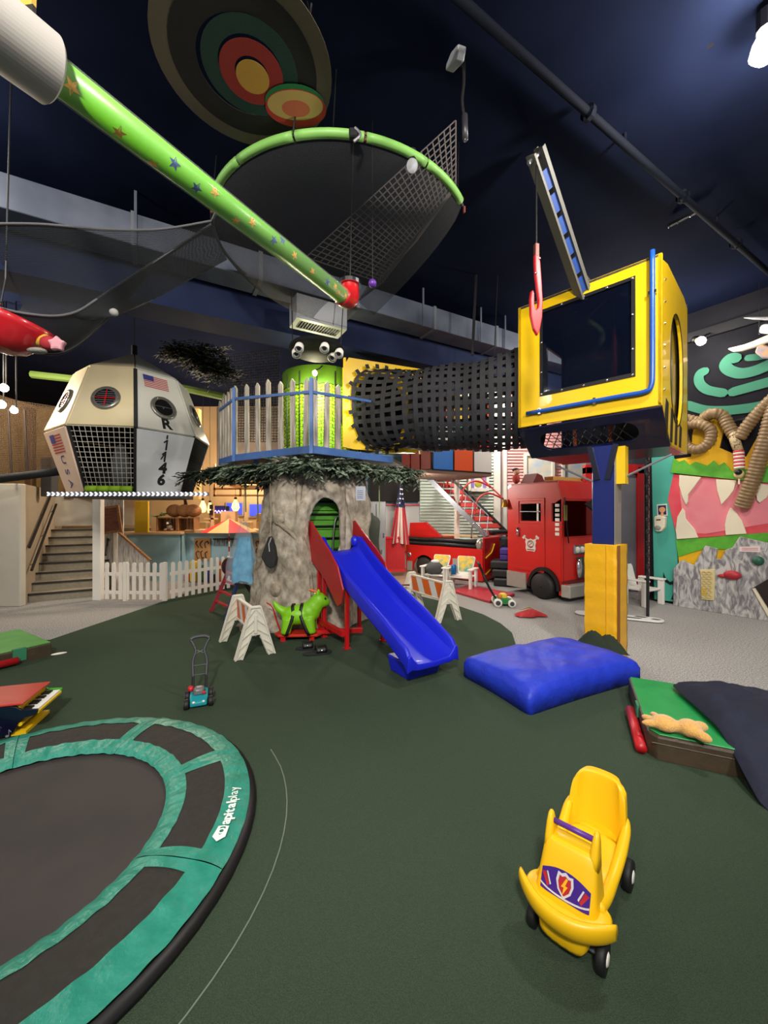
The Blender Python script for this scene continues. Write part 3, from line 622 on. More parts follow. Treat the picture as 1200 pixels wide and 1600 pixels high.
# ---------------------------------------------------------------- crane with yellow cab
th = math.radians(45.5); cl, sl = math.cos(th), math.sin(th)
LD, RD = V((-cl, sl, 0)), V((sl, cl, 0))                # along the front face to the left, and back into the depth
C0 = V((2.70, 3.85, 0)); WC, DC = 1.481, 1.40
FCab = frame(C0, -LD)                                    # local x: from left to near corner (so the face spans x = -WC..0), y = depth
m_cy = M('cab_yellow', '#e6bd12', .32, coat=.3, hex2='#dbb211', scale=1.5); m_cb = M('cab_navy', '#0a0f2c', .35, coat=.3); m_cblue = M('cab_pipe_blue', '#1d4fa6', .3)
m_in = M('cab_inside', '#101a3c', .6, hex2='#0c1430', scale=3)
cn = T('crane', 'yellow crane cab on a padded blue post with a grey boom', 'play crane', (2.45, 4.37, 0))
Fpost = frame((2.446, 4.37, 0), -LD)
S(MB(Fpost).box2((-.11, -.11, 0), (.11, .11, 2.32)), 'post', M('post_blue', '#0f1c5e', .3, coat=.4), cn, bev=.008)
S(MB(Fpost).box2((.112, -.115, 1.2), (.118, .115, 2.3)), 'post_edge', M('post_grey', '#8f8e86', .4, .3), cn)
for sx in (-1, 1): S(MB(Fpost).beam((sx*.05, -.12, 1.95), (sx*.13, -.12, 2.32), .05, .02, (0, 1, 0)), 'gusset', M('gusset_navy', '#080c22', .4), cn)
S(MB(Fpost).box2((.11, -.06, 1.9), (.2, .06, 2.3)), 'yellow_bracket', m_cy, cn)
S(MB().tube([P(962, 752, 4.3), P(1050, 710, 4.05)], .012, 6), 'brace_rod', m_gr, cn); S(MB().tube([P(925, 752, 4.3), P(868, 727, 4.9)], .012, 6), 'brace_rod', m_gr, cn)
# padded sleeve with soft horizontal creases
def sleeve(u, v):
    h = .166; per = [(-h, -h), (h, -h), (h, h), (-h, h), (-h, -h)]; q = u*4; i = min(int(q), 3); t = q-i
    a, b = V(per[i]+(0,)), V(per[i+1]+(0,)); p = a.lerp(b, t); z = .005+1.245*v
    k = 1+.010*math.sin(v*46+i)+.008*math.sin(v*23+t*3+i*2)
    return (p.x*k, p.y*k, z)
m_padf = M('pad_yellow_vinyl', '#e3a90f', .42, bump=.3, bscale=12)
sv = MB(Fpost).grid(sleeve, 24, 50); sv.box2((-.165, -.165, 1.235), (.165, .165, 1.25))
pdo = S(sv, 'post_pad', m_padf, cn, smooth=True)
S(MB(Fpost).box2((.158, -.176, .01), (.180, -.160, 1.25)), 'pad_seam', M('pad_seam', '#7a4a10', .7), pdo); S(MB(Fpost).box2((.05, -.1735, .01), (.058, -.168, 1.25)), 'pad_fold', m_padf, pdo)
# cab shell
Z0, Z1, ZT, IN = 2.64, 2.30, 4.12, .397
PF = plate(FCab, 0)     # front face polygons in (x, z)
win = rrect(-1.20, 2.98, -.236, 3.98, .015, 1)
cab = S(MB(PF @ Matrix.Translation((0, 0, -.03))).ring([(0, ZT), (-WC, ZT), (-WC, Z0), (0, Z0)], [(-.236, 3.98), (-1.20, 3.98), (-1.20, 2.98), (-.236, 2.98)], .03), 'front_panel', m_cy, cn, bev=.004)
S(MB(PF @ Matrix.Translation((0, 0, -.018))).prism([(-.236, 3.98), (-1.20, 3.98), (-1.20, 2.98), (-.236, 2.98)], .008), 'window_pane', M('dark_glass', '#0a1020', .05, alpha=.42), cab)
S(MB(PF).ring([(-.225, 3.99), (-1.21, 3.99), (-1.21, 2.97), (-.225, 2.97)], [(-.262, 3.955), (-1.175, 3.955), (-1.175, 3.012), (-.262, 3.012)], .006), 'window_gasket', black, cab)
for k in range(5):
    for z in (2.992, 3.968): S(MB(FCab).ell((-.25-.234*k, -.01, z), .014, 8, 6), 'bolt', chrome, cab, smooth=True)
for z in (3.25, 3.6):
    for x in (-.25, -1.186): S(MB(FCab).ell((x, -.01, z), .014, 8, 6), 'bolt', chrome, cab, smooth=True)
# right side panel with oval port, chopped lower corner and slots
FS = frame(FCab @ V((0, 0, 0)), RD); PS = plate(FS, 0)     # x = depth, front faces right
oval = [(.72+.34*math.cos(a), 3.15+.60*(abs(math.sin(a))**.8)*(1 if math.sin(a) > 0 else -1)) for a in [2*PI*k/28 for k in range(28)]]
outer = []
for k in range(28):
    a = 2*PI*k/28; c, s_ = math.cos(a), math.sin(a); q = 1/max(abs(c)/.70, abs(s_)/.94); x, z = .70+c*q, 3.18+s_*q; z = min(z, ZT)
    if x < IN and z < Z0: # chop corner
        t = 0
        zl = Z0+(Z1-Z0)*min(x/IN, 1); z = max(z, zl)
    outer.append((x, max(z, Z1)))
outer = [(min(max(x, 0), DC), z) for x, z in outer]
rp = S(MB(PS @ Matrix.Translation((0, 0, -.03))).ring(outer, oval, .03), 'side_panel', m_cy, cn, bev=.003)
S(MB(PS @ Matrix.Translation((0, 0, -.03))).prism([(0, Z0), (0, Z0+.12), (.02, Z0+.12), (IN, Z1+.12), (IN, Z1)], .029), 'corner_gusset', m_cy, rp)
for k in range(4):
    x = .08+.24*k; zt_ = Z0+.10-.05*k; S(MB(PS).prism([(x+.08, zt_), (x+.20, zt_-.03), (x+.14, max(zt_-.42, Z1+.03)), (x+.02, max(zt_-.36, Z1+.03) if k else Z0-.06)], .004), 'slot', M('slot_dark', '#2a2410', .6), rp)
for k in range(6): S(MB(FS).ell((.06+.01*k, -.004, 2.8+.22*k), .012, 8, 6), 'bolt', chrome, rp)
S(MB(PS).ring([(.72+(p[0]-.72)*1.04, 3.15+(p[1]-3.15)*1.02) for p in oval], oval, .006), 'port_trim', black, rp)
S(MB(PS @ Matrix.Translation((0, 0, -.06))).prism([(.72+(p[0]-.72)*1.05, 3.15+(p[1]-3.15)*1.03) for p in oval], .01), 'port_shade', M('port_dark', '#0b0c10', .2), rp)  # dark disc added behind the port in place of its shaded interior
# left side with the tunnel opening, back, roof rim and floor
S(MB(FCab).box2((-WC, 0, Z0), (-WC+.03, DC*.12, ZT)), 'left_panel', m_cy, cn); S(MB(FCab).box2((-WC, DC*.95, Z1), (-WC+.03, DC, ZT)), 'left_panel', m_cb, cn); S(MB(FCab).box2((-WC, .1, 3.85), (-WC+.03, DC, ZT)), 'left_panel', m_cb, cn)
bpn = S(MB(FCab).box2((-WC, DC-.03, Z1), (0, DC, ZT)), 'back_panel', m_in, cn)
S(MB(plate(FCab, 0) @ Matrix.Translation((0, 0, -DC+.031))).prism([(-.50, 2.7)]+[(-.27+.23*math.cos(a), 3.05+.32*math.sin(a)) for a in [PI-PI*k/10 for k in range(11)]]+[(-.04, 2.7)], .004), 'arch_opening', M('arch_dark', '#1a1c20', .6), bpn)
S(MB(FCab).box2((-.78, DC-.045, Z1), (-.70, DC-.03, ZT)), 'mullion', black, bpn)
for k in range(7): S(MB(plate(FCab, 0) @ Matrix.Translation((-1.25+.16*k+.03*(k % 2), 3.1+.35*((k*37) % 5)/5, -DC+.033))).prism(star(.022), .002), 'painted_star', M('star_grey', '#5a6a86', .6), bpn)
S(MB(FCab).box2((-WC+.03, .0, ZT-.03), (-.03, DC-.03, ZT-.005)), 'cab_roof', m_in, cn)
S(MB(FCab).box2((-WC+.03, IN, Z1), (-.03, DC-.03, Z1+.03)), 'cab_floor', m_cb, cn)
for sx, zz in ((-1.02, 2.98), (-.62, 3.02)): S(MB(FCab).tube([(sx, .6, Z1+.03), (sx, .55, zz)], .02, 8), 'lever', M('lever_orange', '#b3502a', .5), cn)
for x in (-WC+.02, -.02):
    S(MB(FCab).beam((x, .015, Z0), (x, .015, ZT), .03, .03), 'corner_tube', m_cy, cn)
# slanted navy grille panel under the front
n1 = 28; sl_v = V((0, IN, Z1-Z0)); Ls = sl_v.length
FG = Matrix((V((1, 0, 0)), (sl_v/Ls), V((1, 0, 0)).cross(sl_v/Ls))).transposed().to_4x4(); FG.translation = V((-WC, 0, Z0)); FG = FCab @ FG
ow, oh = WC, Ls
def rb_(q, mx, my): return rrect(mx, my, ow-mx, oh-my, q, 6)
inner = rrect(.20, .13, ow-.24, oh-.13, .125, 6); outer2 = []
for p in inner:
    c = V((p[0]-ow/2, p[1]-oh/2, 0)); q = 1/max(abs(c.x)/(ow/2), abs(c.y)/(oh/2)); outer2.append((ow/2+c.x*q, oh/2+c.y*q))
gp = S(MB(FG).ring(outer2, inner, -.03), 'grille_panel', m_cb, cn, bev=.003)
S(MB(FG).ring([(ow/2+(p[0]-ow/2)*1.03, oh/2+(p[1]-oh/2)*1.12) for p in inner], inner, -.008), 'grille_rim', M('navy_rim', '#05081a', .3), gp)
gr = MB(FG)
for k in range(-3, 16):
    x0 = .1+k*.10
    for sg in (1, -1):
        a_ = V((x0, .13, .012)); b_ = V((x0+sg*.17+(0), oh-.13, .012))
        if sg < 0: a_.x += .17; b_.x += .17
        if max(a_.x, b_.x) < ow-.25 and min(a_.x, b_.x) > .2: gr.tube([a_, b_], .006, 4)
S(gr, 'grille_mesh', black, gp)
for k in range(6):
    for y in (.06, oh-.06): S(MB(FG).ell((.10+k*.255, y, -.004), .013, 8, 6), 'bolt', chrome, gp)
# blue pipe trim
S(MB(FCab).tube(spline([(-.075, -.03, ZT+.04), (-.075, -.03, 3.6), (-.075, -.03, 3.0), (-.085, -.03, 2.84), (-.14, -.03, 2.79), (-.4, -.03, 2.79), (-1.36, -.03, 2.79)], 4), .024, 10), 'trim_pipe', m_cblue, cn, smooth=True)
for p in ((-.075, 3.75), (-.6, 2.79), (-1.2, 2.79)): S(MB(FCab).box((p[0], -.025, p[1]), (.07 if p[1] > 3 else .03, .04, .03 if p[1] > 3 else .07)), 'pipe_clip', chrome, cn)
# boom
bt = FCab @ V((-.74, -1.16, 4.84)); bb = FCab @ V((-.74, .04, 4.0)); bd = (bt-bb).normalized()
FBm = frame(bb, bd, (0, 0, 1)) @ Matrix.Rotation(math.radians(52), 4, 'X'); LB = (bt-bb).length
m_boom = M('boom_grey', '#64625c', .55, .1)
bo = S(MB(FBm).box2((0, .035, -.065), (LB, .055, .065)), 'boom_rail', m_boom, cn); S(MB(FBm).box2((0, -.055, -.065), (LB, -.035, .065)), 'boom_rail', m_boom, cn)
for z in (-.055, .047): S(MB(FBm).box2((0, .045, z), (LB, .075, z+.008)), 'boom_flange', m_boom, bo)
for k in range(6): S(MB(FBm).box2((.06+k*.215, -.035, -.045), (.06+k*.215+.165, .035, -.030)), 'boom_web', M('boom_blue', '#163c80', .6), bo)
S(MB(FBm).tube([(LB-.04, -.09, 0), (LB-.04, .09, 0)], .022, 10), 'sheave_pin', steel, bo)
S(MB().tube([FBm @ V((LB*.42, 0, .06)), FCab @ V((-.72, .55, ZT+.08)), FCab @ V((-.74, .1, ZT+.05))], .012, 6), 'stay_rod', m_boom, bo)
S(MB(FCab).tube([(-.95, .4, ZT-.1), (-.95, .4, ZT+.05)], .02, 8), 'green_stub', M('stub_green', '#3f8a3a', .5), cn)
# hook on its cable
hp = FBm @ V((LB-.04, 0, 0)); hx = hp.x; hy = hp.y
zt = EYE+(800-385)/FPX*hy
hk = T('crane_hook', 'red crane hook hanging on a black cable from the boom', 'hook', (hx, hy, zt-.8))
S(MB().tube([hp, (hx, hy, zt)], .007, 6), 'cable', black, hk)
Fh = frame((hx, hy, zt), (1, .25, 0)); PH = plate(Fh, -.018)
S(MB(Fh).box2((-.02, -.018, -.10), (.02, .018, .02)), 'clevis', M('clevis_brown', '#6a3a34', .5, .3), hk, bev=.004)
sc_ = hy/FPX
hkp = [(-4, -14), (4, -14), (6, -30), (8, -55), (10, -85), (9, -110), (5, -130), (1, -140), (-6, -130), (-11, -110), (-12, -85), (-10, -72), (-7, -70), (-5, -76), (-5, -92), (-2, -100), (2, -96), (3, -85), (0, -66), (-3, -44), (-4, -28)]
S(MB(PH).prism([(x*sc_, z*sc_) for x, z in hkp], .036), 'hook', M('hook_red', '#c41c26', .45), hk, bev=.010, seg=3)
for dx, dz in ((4, -20), (-3, -44)): S(MB(Fh).ell((dx*sc_, -.022, dz*sc_), .010, 8, 6), 'bolt', chrome, hk)
# ---------------------------------------------------------------- webbing tunnel between treehouse and cab
m_web = M('black_webbing', '#1b1b1e', .8, hex2='#232327', scale=12)
TA = V((-.05, 6.02, 3.16)); TBp = FCab @ V((-WC, .68, 3.16))
tn = T('webbing_tunnel', 'black webbing crawl tunnel between treehouse and crane cab', 'crawl tunnel', TA.lerp(TBp, .5)-V((0, 0, .7)))
ax = (TBp-TA); LT = ax.length; ax.normalize(); up = V((0, 0, 1)); sd = up.cross(ax).normalized()
DBOARD = V((.92, .392, 0))
def tun(s, a, off=0):      # s 0..1 along, a angle round
    c = TA.lerp(TBp, s); rz = .57+.11*s
    fl = .12*math.exp(-s*14); sag = -.10*math.sin(PI*s)
    ca, sa = math.cos(a), math.sin(a); q = 1/((abs(ca)**2.6+abs(sa)**2.6)**(1/2.6))
    top = -.16*math.sin(PI*s)**1.0*max(sa, 0)*(1-.3*s)
    wob = .018*math.sin(s*17+a*3)
    w_ = min(s/.35, 1); w_ = w_*w_*(3-2*w_); sdd = DBOARD.lerp(sd, w_); ry = .43+.09*w_; fl *= .3
    return c+sdd*(ca*q*(ry+fl+off+wob))+up*(sa*q*(rz+fl+off+wob)+top+sag*.4*max(-sa, 0))
NL, NR = 32, 21
def ribbon(fn, n, w):      # fn(t) -> (point, width direction)
    mb = MB(); Lp = []; Rp = []
    for i in range(n+1):
        p, d = fn(i/n); Lp.append(p+d*w/2); Rp.append(p-d*w/2)
    mb.add(Lp+Rp, [(i, i+1, n+1+i+1, n+1+i) for i in range(n)]); return mb
for k in range(NL):
    a = 2*PI*k/NL
    def fn(t, a=a):
        p = tun(t, a, .006*math.sin(t*NR*PI+k*PI)); q = tun(t, a+.01)-tun(t, a-.01); return p, q.normalized()
    S(ribbon(fn, 30, .064), 'long_strap', m_web, tn, smooth=True)
for k in range(NR+1):
    s = .015+.975*k/NR
    def fn(t, s=s):
        a = 2*PI*t; p = tun(s, a, .010+.005*math.sin(a*NL/2+k*PI)); return p, ax
    S(ribbon(fn, 48, .066), 'ring_strap', m_web, tn, smooth=True)
for k in range(20):     # fringe of strap ends lacing the mouth to the yellow board
    a = 2*PI*(k+.5)/20; p0 = tun(0.0, a, 0); p1 = p0+(p0-TA).normalized()*.07+V((.02, -.03, 0)); p0 = p0+V((.02, -.05, 0))
    S(MB().beam(p0, p1, .055, .008, V((-.392, .92, 0))), 'lacing_tab', m_web, tn)
# yellow board round the tunnel mouth
YA, YB = V((-.60, 5.82, 0)), V((.62, 6.34, 0)); FY = frame(YA, YB-YA); PY = plate(FY)
hitc = FY.inverted() @ TA; n = 32; inn = [(hitc.x+.43*math.cos(2*PI*k/n), 3.14+.56*math.sin(2*PI*k/n)) for k in range(n)]
lw = (YB-YA).length; outp = []
for k in range(n):
    a = 2*PI*k/n; c, s_ = math.cos(a), math.sin(a)
    qx = (lw-hitc.x)/c if c > 1e-6 else (-hitc.x/c if c < -1e-6 else 1e9); qz = (3.88-3.14)/s_ if s_ > 1e-6 else ((2.53-3.14)/s_ if s_ < -1e-6 else 1e9)
    q = min(qx, qz); outp.append((hitc.x+c*q, 3.14+s_*q))
yb = T('tunnel_board', 'yellow board holding the round tunnel mouth beside the treehouse', 'board', FY @ V((lw/2, 0, 2.53)))
S(MB(PY @ Matrix.Translation((0, 0, -.03))).ring(outp, inn, .03), 'board', m_cy, yb)
for x in (.02, lw-.04): S(MB(FY).box2((x, .02, 2.53), (x+.03,   .06, 3.88)), 'edge_batten', m_cy, yb)

S(MB(plate(FY) @ Matrix.Translation((hitc.x, 3.14, -.03))).lathe([(.58, 0), (.58, -.45), (0, -.45)], 32), 'mouth_shade', M('mouth_shade_black', '#131315', .9), yb)  # closed black cylinder added so the tunnel mouth looks dark inside
# ---------------------------------------------------------------- tree trunk
TC = V((-1.06, 6.02, 0)); rt_ = random.Random(5)
def trunk_r(a, z):
    fl = .30*math.exp(-z/.28)*(.55+.45*math.sin(5*a+1.0))+.34*math.exp(-z/.45)*max(0, math.cos(a-3.6))**3-.14*max(0, min(1, (z-1.7)/.5))
    gr_ = .045*math.sin(3*a+.6+z*.5)+.035*math.sin(7*a+1.3*z)+.018*math.sin(13*a-2.1*z)+.012*math.sin(9*z+4*a)+.008*math.sin(23*z+11*a)
    return .74+fl*.6+gr_
def trunk_p(a, z, d=0):
    r = trunk_r(a, z)+d; return TC+V((r*math.cos(a), r*math.sin(a), z))
def ang_of(px, Y): p = P(px, 800, Y); return math.atan2(p.y-TC.y, p.x-TC.x)
a_h = ang_of(511, 5.3); z_h = 1.36; ha, hz = .34, .44       # upper opening: angle, height, half sizes
a_l = ang_of(407, 5.75); z_l = .40
def inside(a, z):
    d = (a-a_h+PI) % (2*PI)-PI; e = (d/ha)**2+((z-z_h)/hz)**2
    d2 = (a-a_l+PI) % (2*PI)-PI; e2 = (d2/.13)**2+((z-z_l)/.42)**2
    return min(e, e2)
tk = T('tree_trunk', 'grey brown sculpted tree trunk with a round doorway under the treehouse', 'tree', TC)
m_bark = M('bark', '#7d7264', .85, hex2='#c2b8a6', scale=12, bump=.7, bscale=24, thr=(.28, .70), stretch=(1, 1, .7), detail=10)
mb = MB(); NA, NZ = 180, 100; idx = {}; uv_ = {}; ZTK = 2.38
def holes(a, z):
    out = []
    for ca, cz, wa, wz in ((a_h, z_h, ha, hz), (a_l, z_l, .13, .42)):
        d = (a-ca+PI) % (2*PI)-PI; out.append(((d/wa)**2+((z-cz)/wz)**2, ca, cz, d))
    return min(out)
keep = []
for j in range(NZ):
    for i in range(NA):
        cs = [(i, j), (i+1, j), (i+1, j+1), (i, j+1)]
        if max(holes(2*PI*p/NA, ZTK*q/NZ)[0] for p, q in cs) > 1: keep.append(cs)
for cs in keep:
    f = []
    for i, j in cs:
        i %= NA
        if (i, j) not in idx:
            a, z = 2*PI*i/NA, ZTK*j/NZ; e, ca, cz, d = holes(a, z)
            if e < 1: k = 1/math.sqrt(max(e, 1e-4)); a, z = ca+d*k, cz+(z-cz)*k; e = 1
            bulge = .06*math.sin(PI*(e-1)/1.4) if 1 <= e < 2.4 else 0
            idx[i, j] = len(mb.v); mb.v.append(trunk_p(a, z, bulge))
        f.append(idx[i, j])
    mb.f.append(tuple(f)); mb.m.append(0)
S(mb, 'bark', m_bark, tk, smooth=True, solid=.05)
m_root = M('bark_root', '#7d7263', .85, hex2='#ada28f', scale=10, bump=.9, bscale=20)
def vine(pts, r, nm='root'):
    pts = [trunk_p(ang_of(px, Y), z, .035) for px, Y, z in pts]; pts = spline(pts, 5); n = len(pts)
    S(MB().tube(pts, [r*(1-.45*i/n) for i in range(n)], 8), nm, m_root, tk, smooth=True)
vine([(437, 5.4, 2.3), (436, 5.4, 1.8), (428, 5.4, 1.55), (414, 5.5, 1.3), (409, 5.6, .9), (404, 5.7, .6), (392, 5.8, .02)], .07)
vine([(436, 5.4, 1.75), (440, 5.35, 1.50), (462, 5.3, 1.30), (478, 5.25, 1.1), (486, 5.2, .7), (490, 5.2, .3), (500, 5.2, .02)], .035)
vine([(470, 5.3, 2.4), (468, 5.3, 1.8), (472, 5.3, 1.4), (481, 5.25, 1.05)], .045)
vine([(556, 5.3, 2.4), (552, 5.3, 1.7), (548, 5.3, 1.2), (552, 5.3, .8)], .06)
vine([(520, 5.3, 2.4), (512, 5.2, 2.0), (500, 5.2, 1.88)], .06)
for px, z in ((447, 1.52), (438, .55)): p = trunk_p(ang_of(px, 5.4), z, .0); S(MB(frame(p, (TC-p).cross(V((0, 0, 1))), (0, 0, 1))).ell((0, -.01, 0), (.10, .05, .10), 14, 8), 'bark_knot', m_root, tk, smooth=True)
# inside of the doorway: green plank wall with dark rungs, dark interior
m_gpl = M('green_planks', '#4f9a1c', .6, hex2='#458c18', scale=6)
nd = V((math.cos(a_h), math.sin(a_h), 0)); FI = frame(TC+nd*.40, V((-nd.y, nd.x, 0)))
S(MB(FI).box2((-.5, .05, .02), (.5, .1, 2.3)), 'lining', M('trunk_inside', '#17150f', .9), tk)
for k in range(7): S(MB(FI).box2((-.42, -.02+.0, .95+.135*k), (.42, .02, 1.075+.135*k)), 'green_plank', m_gpl, tk)
for k in range(5): S(MB(FI).tube([(-.33, -.09 if False else -.05, 1.06+.17*k), (.33, -.05, 1.06+.17*k)], .014, 6), 'rung', black, tk)
S(MB(FI).tube(spline([(.16, -.06, 1.0), (.17, -.09, 1.3), (.2, -.09, 1.5), (.28, -.06, 1.55)], 4), .012, 6), 'grab_rail', steel, tk, smooth=True)
# doorway sill
S(MB(frame(trunk_p(a_h, .95), V((-nd.y, nd.x, 0)))).ell((0, .1, -.02), (.34, .22, .07), 16, 8), 'sill', m_root, tk, smooth=True)
nl = V((math.cos(a_l), math.sin(a_l), 0)); FI2 = frame(TC+nl*.5, V((-nl.y, nl.x, 0)))
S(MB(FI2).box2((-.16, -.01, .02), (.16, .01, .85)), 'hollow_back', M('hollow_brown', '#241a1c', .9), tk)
# ---------------------------------------------------------------- treehouse deck
ZD = 2.44
N0, L1, L2, R1 = V((-.92, 5.05, 0)), V((-2.2, 5.85, 0)), V((-2.62, 6.35, 0)), V((.12, 6.07, 0))
poly = [N0, R1, V((.35, 7.0, 0)), V((-.6, 7.7, 0)), V((-2.2, 7.5, 0)), L2, L1]
dk = T('treehouse', 'treehouse deck with weathered picket railing and blue rim on the trunk', 'treehouse', (TC.x, TC.y, ZD-.1))
m_bl = M('deck_blue', '#4f74b4', .5, hex2='#456aa8', scale=8); m_pk = M('weathered_picket', '#cfc6ba', .75, hex2='#968c80', scale=9, stretch=(3, 3, .35), bump=.3, bscale=30)
S(MB().prism([(p.x, p.y) for p in poly], .05, Matrix.Translation((0, 0, ZD-.05))), 'deck_board', M('deck_under', '#5d564e', .8), dk)
for a_, b_ in ((N0, R1), (N0, L1), (L1, L2)): S(MB().beam(a_+V((0, 0, ZD-.045)), b_+V((0, 0, ZD-.045)), .05, .10), 'deck_rim', m_bl, dk, bev=.004)
for q in (.35, .8): p = N0.lerp(L1, q); S(MB().beam(p+V((.05, .1, ZD-.10)), TC.lerp(p, .55)+V((0, 0, ZD-.38)), .06, .06), 'deck_brace', m_bl, dk)
def picket(p, along, h, w=.085):
    Fk = frame(p, along); m = w/2; sk = rt_.uniform(-.012, .012)
    S(MB(plate(Fk, -.011)).prism([(-m, 0), (m, 0), (m*.9+sk, h-.05), (sk*1.5, h), (-m*.9+sk, h-.05)], .022), 'picket', m_pk, dk)
def rail_run(A_, B_, xs):
    d = (B_-A_)
    for px, h in xs:
        t = ((px-600)/FPX); # intersect vertical plane through camera with segment
        den = d.x-t*d.y; s = (t*A_.y-A_.x)/den; p = A_+d*s; picket(V((p.x, p.y, ZD)), d, h)
rail_run(N0, L1, [(368, 1.02), (386, 1.0), (403, .98), (420, .99), (439, .92), (458, .92), (478, .88)])
rail_run(N0, R1, [(492, .88), (510, .88), (528, .88)])
rail_run(L1, L2, [(344, .94), (348, .96), (352, .98), (356, 1.0), (361, 1.02)])
for p, h in ((N0, .86), (L1, .98)): S(MB().box2((p.x-.022, p.y-.05, ZD-.1), (p.x+.022, p.y-.01, ZD+h)), 'corner_post', m_bl, dk)
for a_, b_, z, z2 in ((N0, L1, .68, .82), (L1, L2, .82, .78)): S(MB().beam(a_+V((0, -.03, ZD+z)), b_+V((0, -.03, ZD+z2)), .02, .035), 'top_rail', m_bl, dk)
S(MB().beam(N0+V((0, -.03, ZD+.68)), N0.lerp(R1, .72)+V((0, -.03, ZD+.76)), .02, .035), 'top_rail', m_bl, dk)
# lime green curved wall on the deck with black mesh in front
gw = T('green_turret', 'glowing lime green round turret on the treehouse deck', 'turret', (-1.02, 6.55, ZD))
GC = V((-1.02, 6.55, 0))
Fg = Matrix.Translation(GC)
S(MB(Fg).lathe([(.63, ZD+.001), (.63, 3.70)], 40), 'wall', M('lime_wall', '#a8e21a', .5), gw, smooth=True)
S(MB(Fg).lathe([(.642, 3.52), (.642, 3.80), (.30, 3.82)], 40), 'unlit_band', M('lime_unlit', '#5d8a1c', .5), gw, smooth=True)  # darker green paints in the unlit top of the lime wall
for a in range(200, 345, 24): S(MB(Fg).tube([(.65*math.cos(math.radians(a)), .65*math.sin(math.radians(a)), ZD+.02), (.65*math.cos(math.radians(a)), .65*math.sin(math.radians(a)), 3.72)], .008, 6), 'mesh_post', black, gw)
nt_ = MB(Fg)
for z in range(22):
    zz = ZD+.03+z*.05
    nt_.tube([(.645*math.cos(a), .645*math.sin(a), zz+(.010 if k % 2 else -.010)) for k, a in enumerate([math.radians(195+5*q) for q in range(31)])], .0035, 4, cap=False)
for q in range(30):
    a = math.radians(195+5*q+2.5)
    for z in range(21):
        zz = ZD+.03+z*.05
        if (z+q) % 2: nt_.tube([(.645*math.cos(a), .645*math.sin(a), zz), (.645*math.cos(a), .645*math.sin(a), zz+.05)], .0035, 4, cap=False)
S(nt_, 'wire_mesh', M('mesh_dark', '#1d2a10', .6), gw, kind='stuff')
# dark oval disc with eye lamps above
ec = P(495, 547, 5.0)
ey = T('eye_disc', 'dark oval disc with five white eyes hanging above the green turret', 'decoration', ec-V((0, 0, .1)))
Fe = Matrix.Translation(ec) @ Matrix.Rotation(math.radians(-2), 4, 'X') @ Matrix.Scale(.82, 4)
S(MB(Fe).lathe([(0, -.03), (.40, -.03), (.42, .0), (.40, .04), (0, .06)], 36), 'disc', M('disc_black', '#191a18', .9, spec=.1), ey, smooth=True, bev=0)
for x, y, tilt in ((-.29, -.12, -.5), (-.20, -.31, .1), (.17, -.31, .1), (.36, -.12, .3), (.25, .02, .6)):
    Fq = Fe @ Matrix.Translation((x, y, -.09)) @ Matrix.Rotation(tilt*.6, 4, 'Y') @ Matrix.Rotation(math.radians(-30), 4, 'X')
    e = S(MB(Fq).lathe([(0, .06), (.045, .055), (.062, .02), (.070, -.06), (.055, -.062)], 18), 'eye_cup', white, ey, smooth=True)
    S(MB(Fq).lathe([(0, -.05), (.05, -.05)], 16), 'eye_white', white, e); S(MB(Fq).ell((0, -.012, -.052), (.034, .034, .014), 12, 6), 'pupil', black, e, smooth=True)
for x in (-.3, .3): S(MB().tube([ec+V((x, 0, .04)), ec+V((x*1.2, .1, 4.9-ec.z))], .006, 5), 'wire', black, ey)
bp_ = P(492, 583, 5.6); tb = T('turret_bulb', 'small lit bulb in front of the green turret', 'light bulb', bp_-V((0, 0, .05)))
S(MB().ell(bp_, (.035, .035, .042), 10, 8), 'bulb', M('bulb_warm', '#ffd9a0', .4, emit=14), tb, smooth=True); S(MB().tube([bp_+V((0, 0, .04)), bp_+V((.05, .1, .10)), (GC.x+.1, GC.y-.6, 3.80)], .01, 6), 'arm', black, tb)
lamp('turret_bulb_light', bp_+V((0, -.08, 0)), 16, (1, .9, .6), .05)
lamp('turret_top_light', (-.95, 5.35, 3.42), 42, (.95, 1, .8), .06, 'SPOT', (-1.0, 6.1, 3.0), 110)
# netting behind the pickets and round the deck
m_rn = M('rope_net', '#4b463f', .8)
def net(name, label, fn, nu, nv, r=.006, mat=None, cat='net', parent=None, sub=1):
    mb = MB()
    for i in range(nu+1): mb.tube([fn(i/nu, j/(nv*sub)) for j in range(nv*sub+1)], r, 4, cap=False)
    for j in range(nv+1): mb.tube([fn(i/(nu*sub), j/nv) for i in range(nu*sub+1)], r, 4, cap=False)
    if parent: return S(mb, name, mat or m_rn, parent, kind='stuff')
    o = S(mb, name, mat or m_rn); tag(o, label, cat, kind=None); return o
def quad(a, b, c, d, sag=0):
    return lambda u, v: (a.lerp(b, u)).lerp(d.lerp(c, u), v)+V((0, 0, -sag*math.sin(PI*u)*math.sin(PI*v)))
net('safety_net', 'grey rope netting round the back of the treehouse deck', quad(P(350, 690, 7.4), P(436, 690, 7.0), P(436, 545, 7.0), P(352, 555, 7.4)), 22, 34, .006)
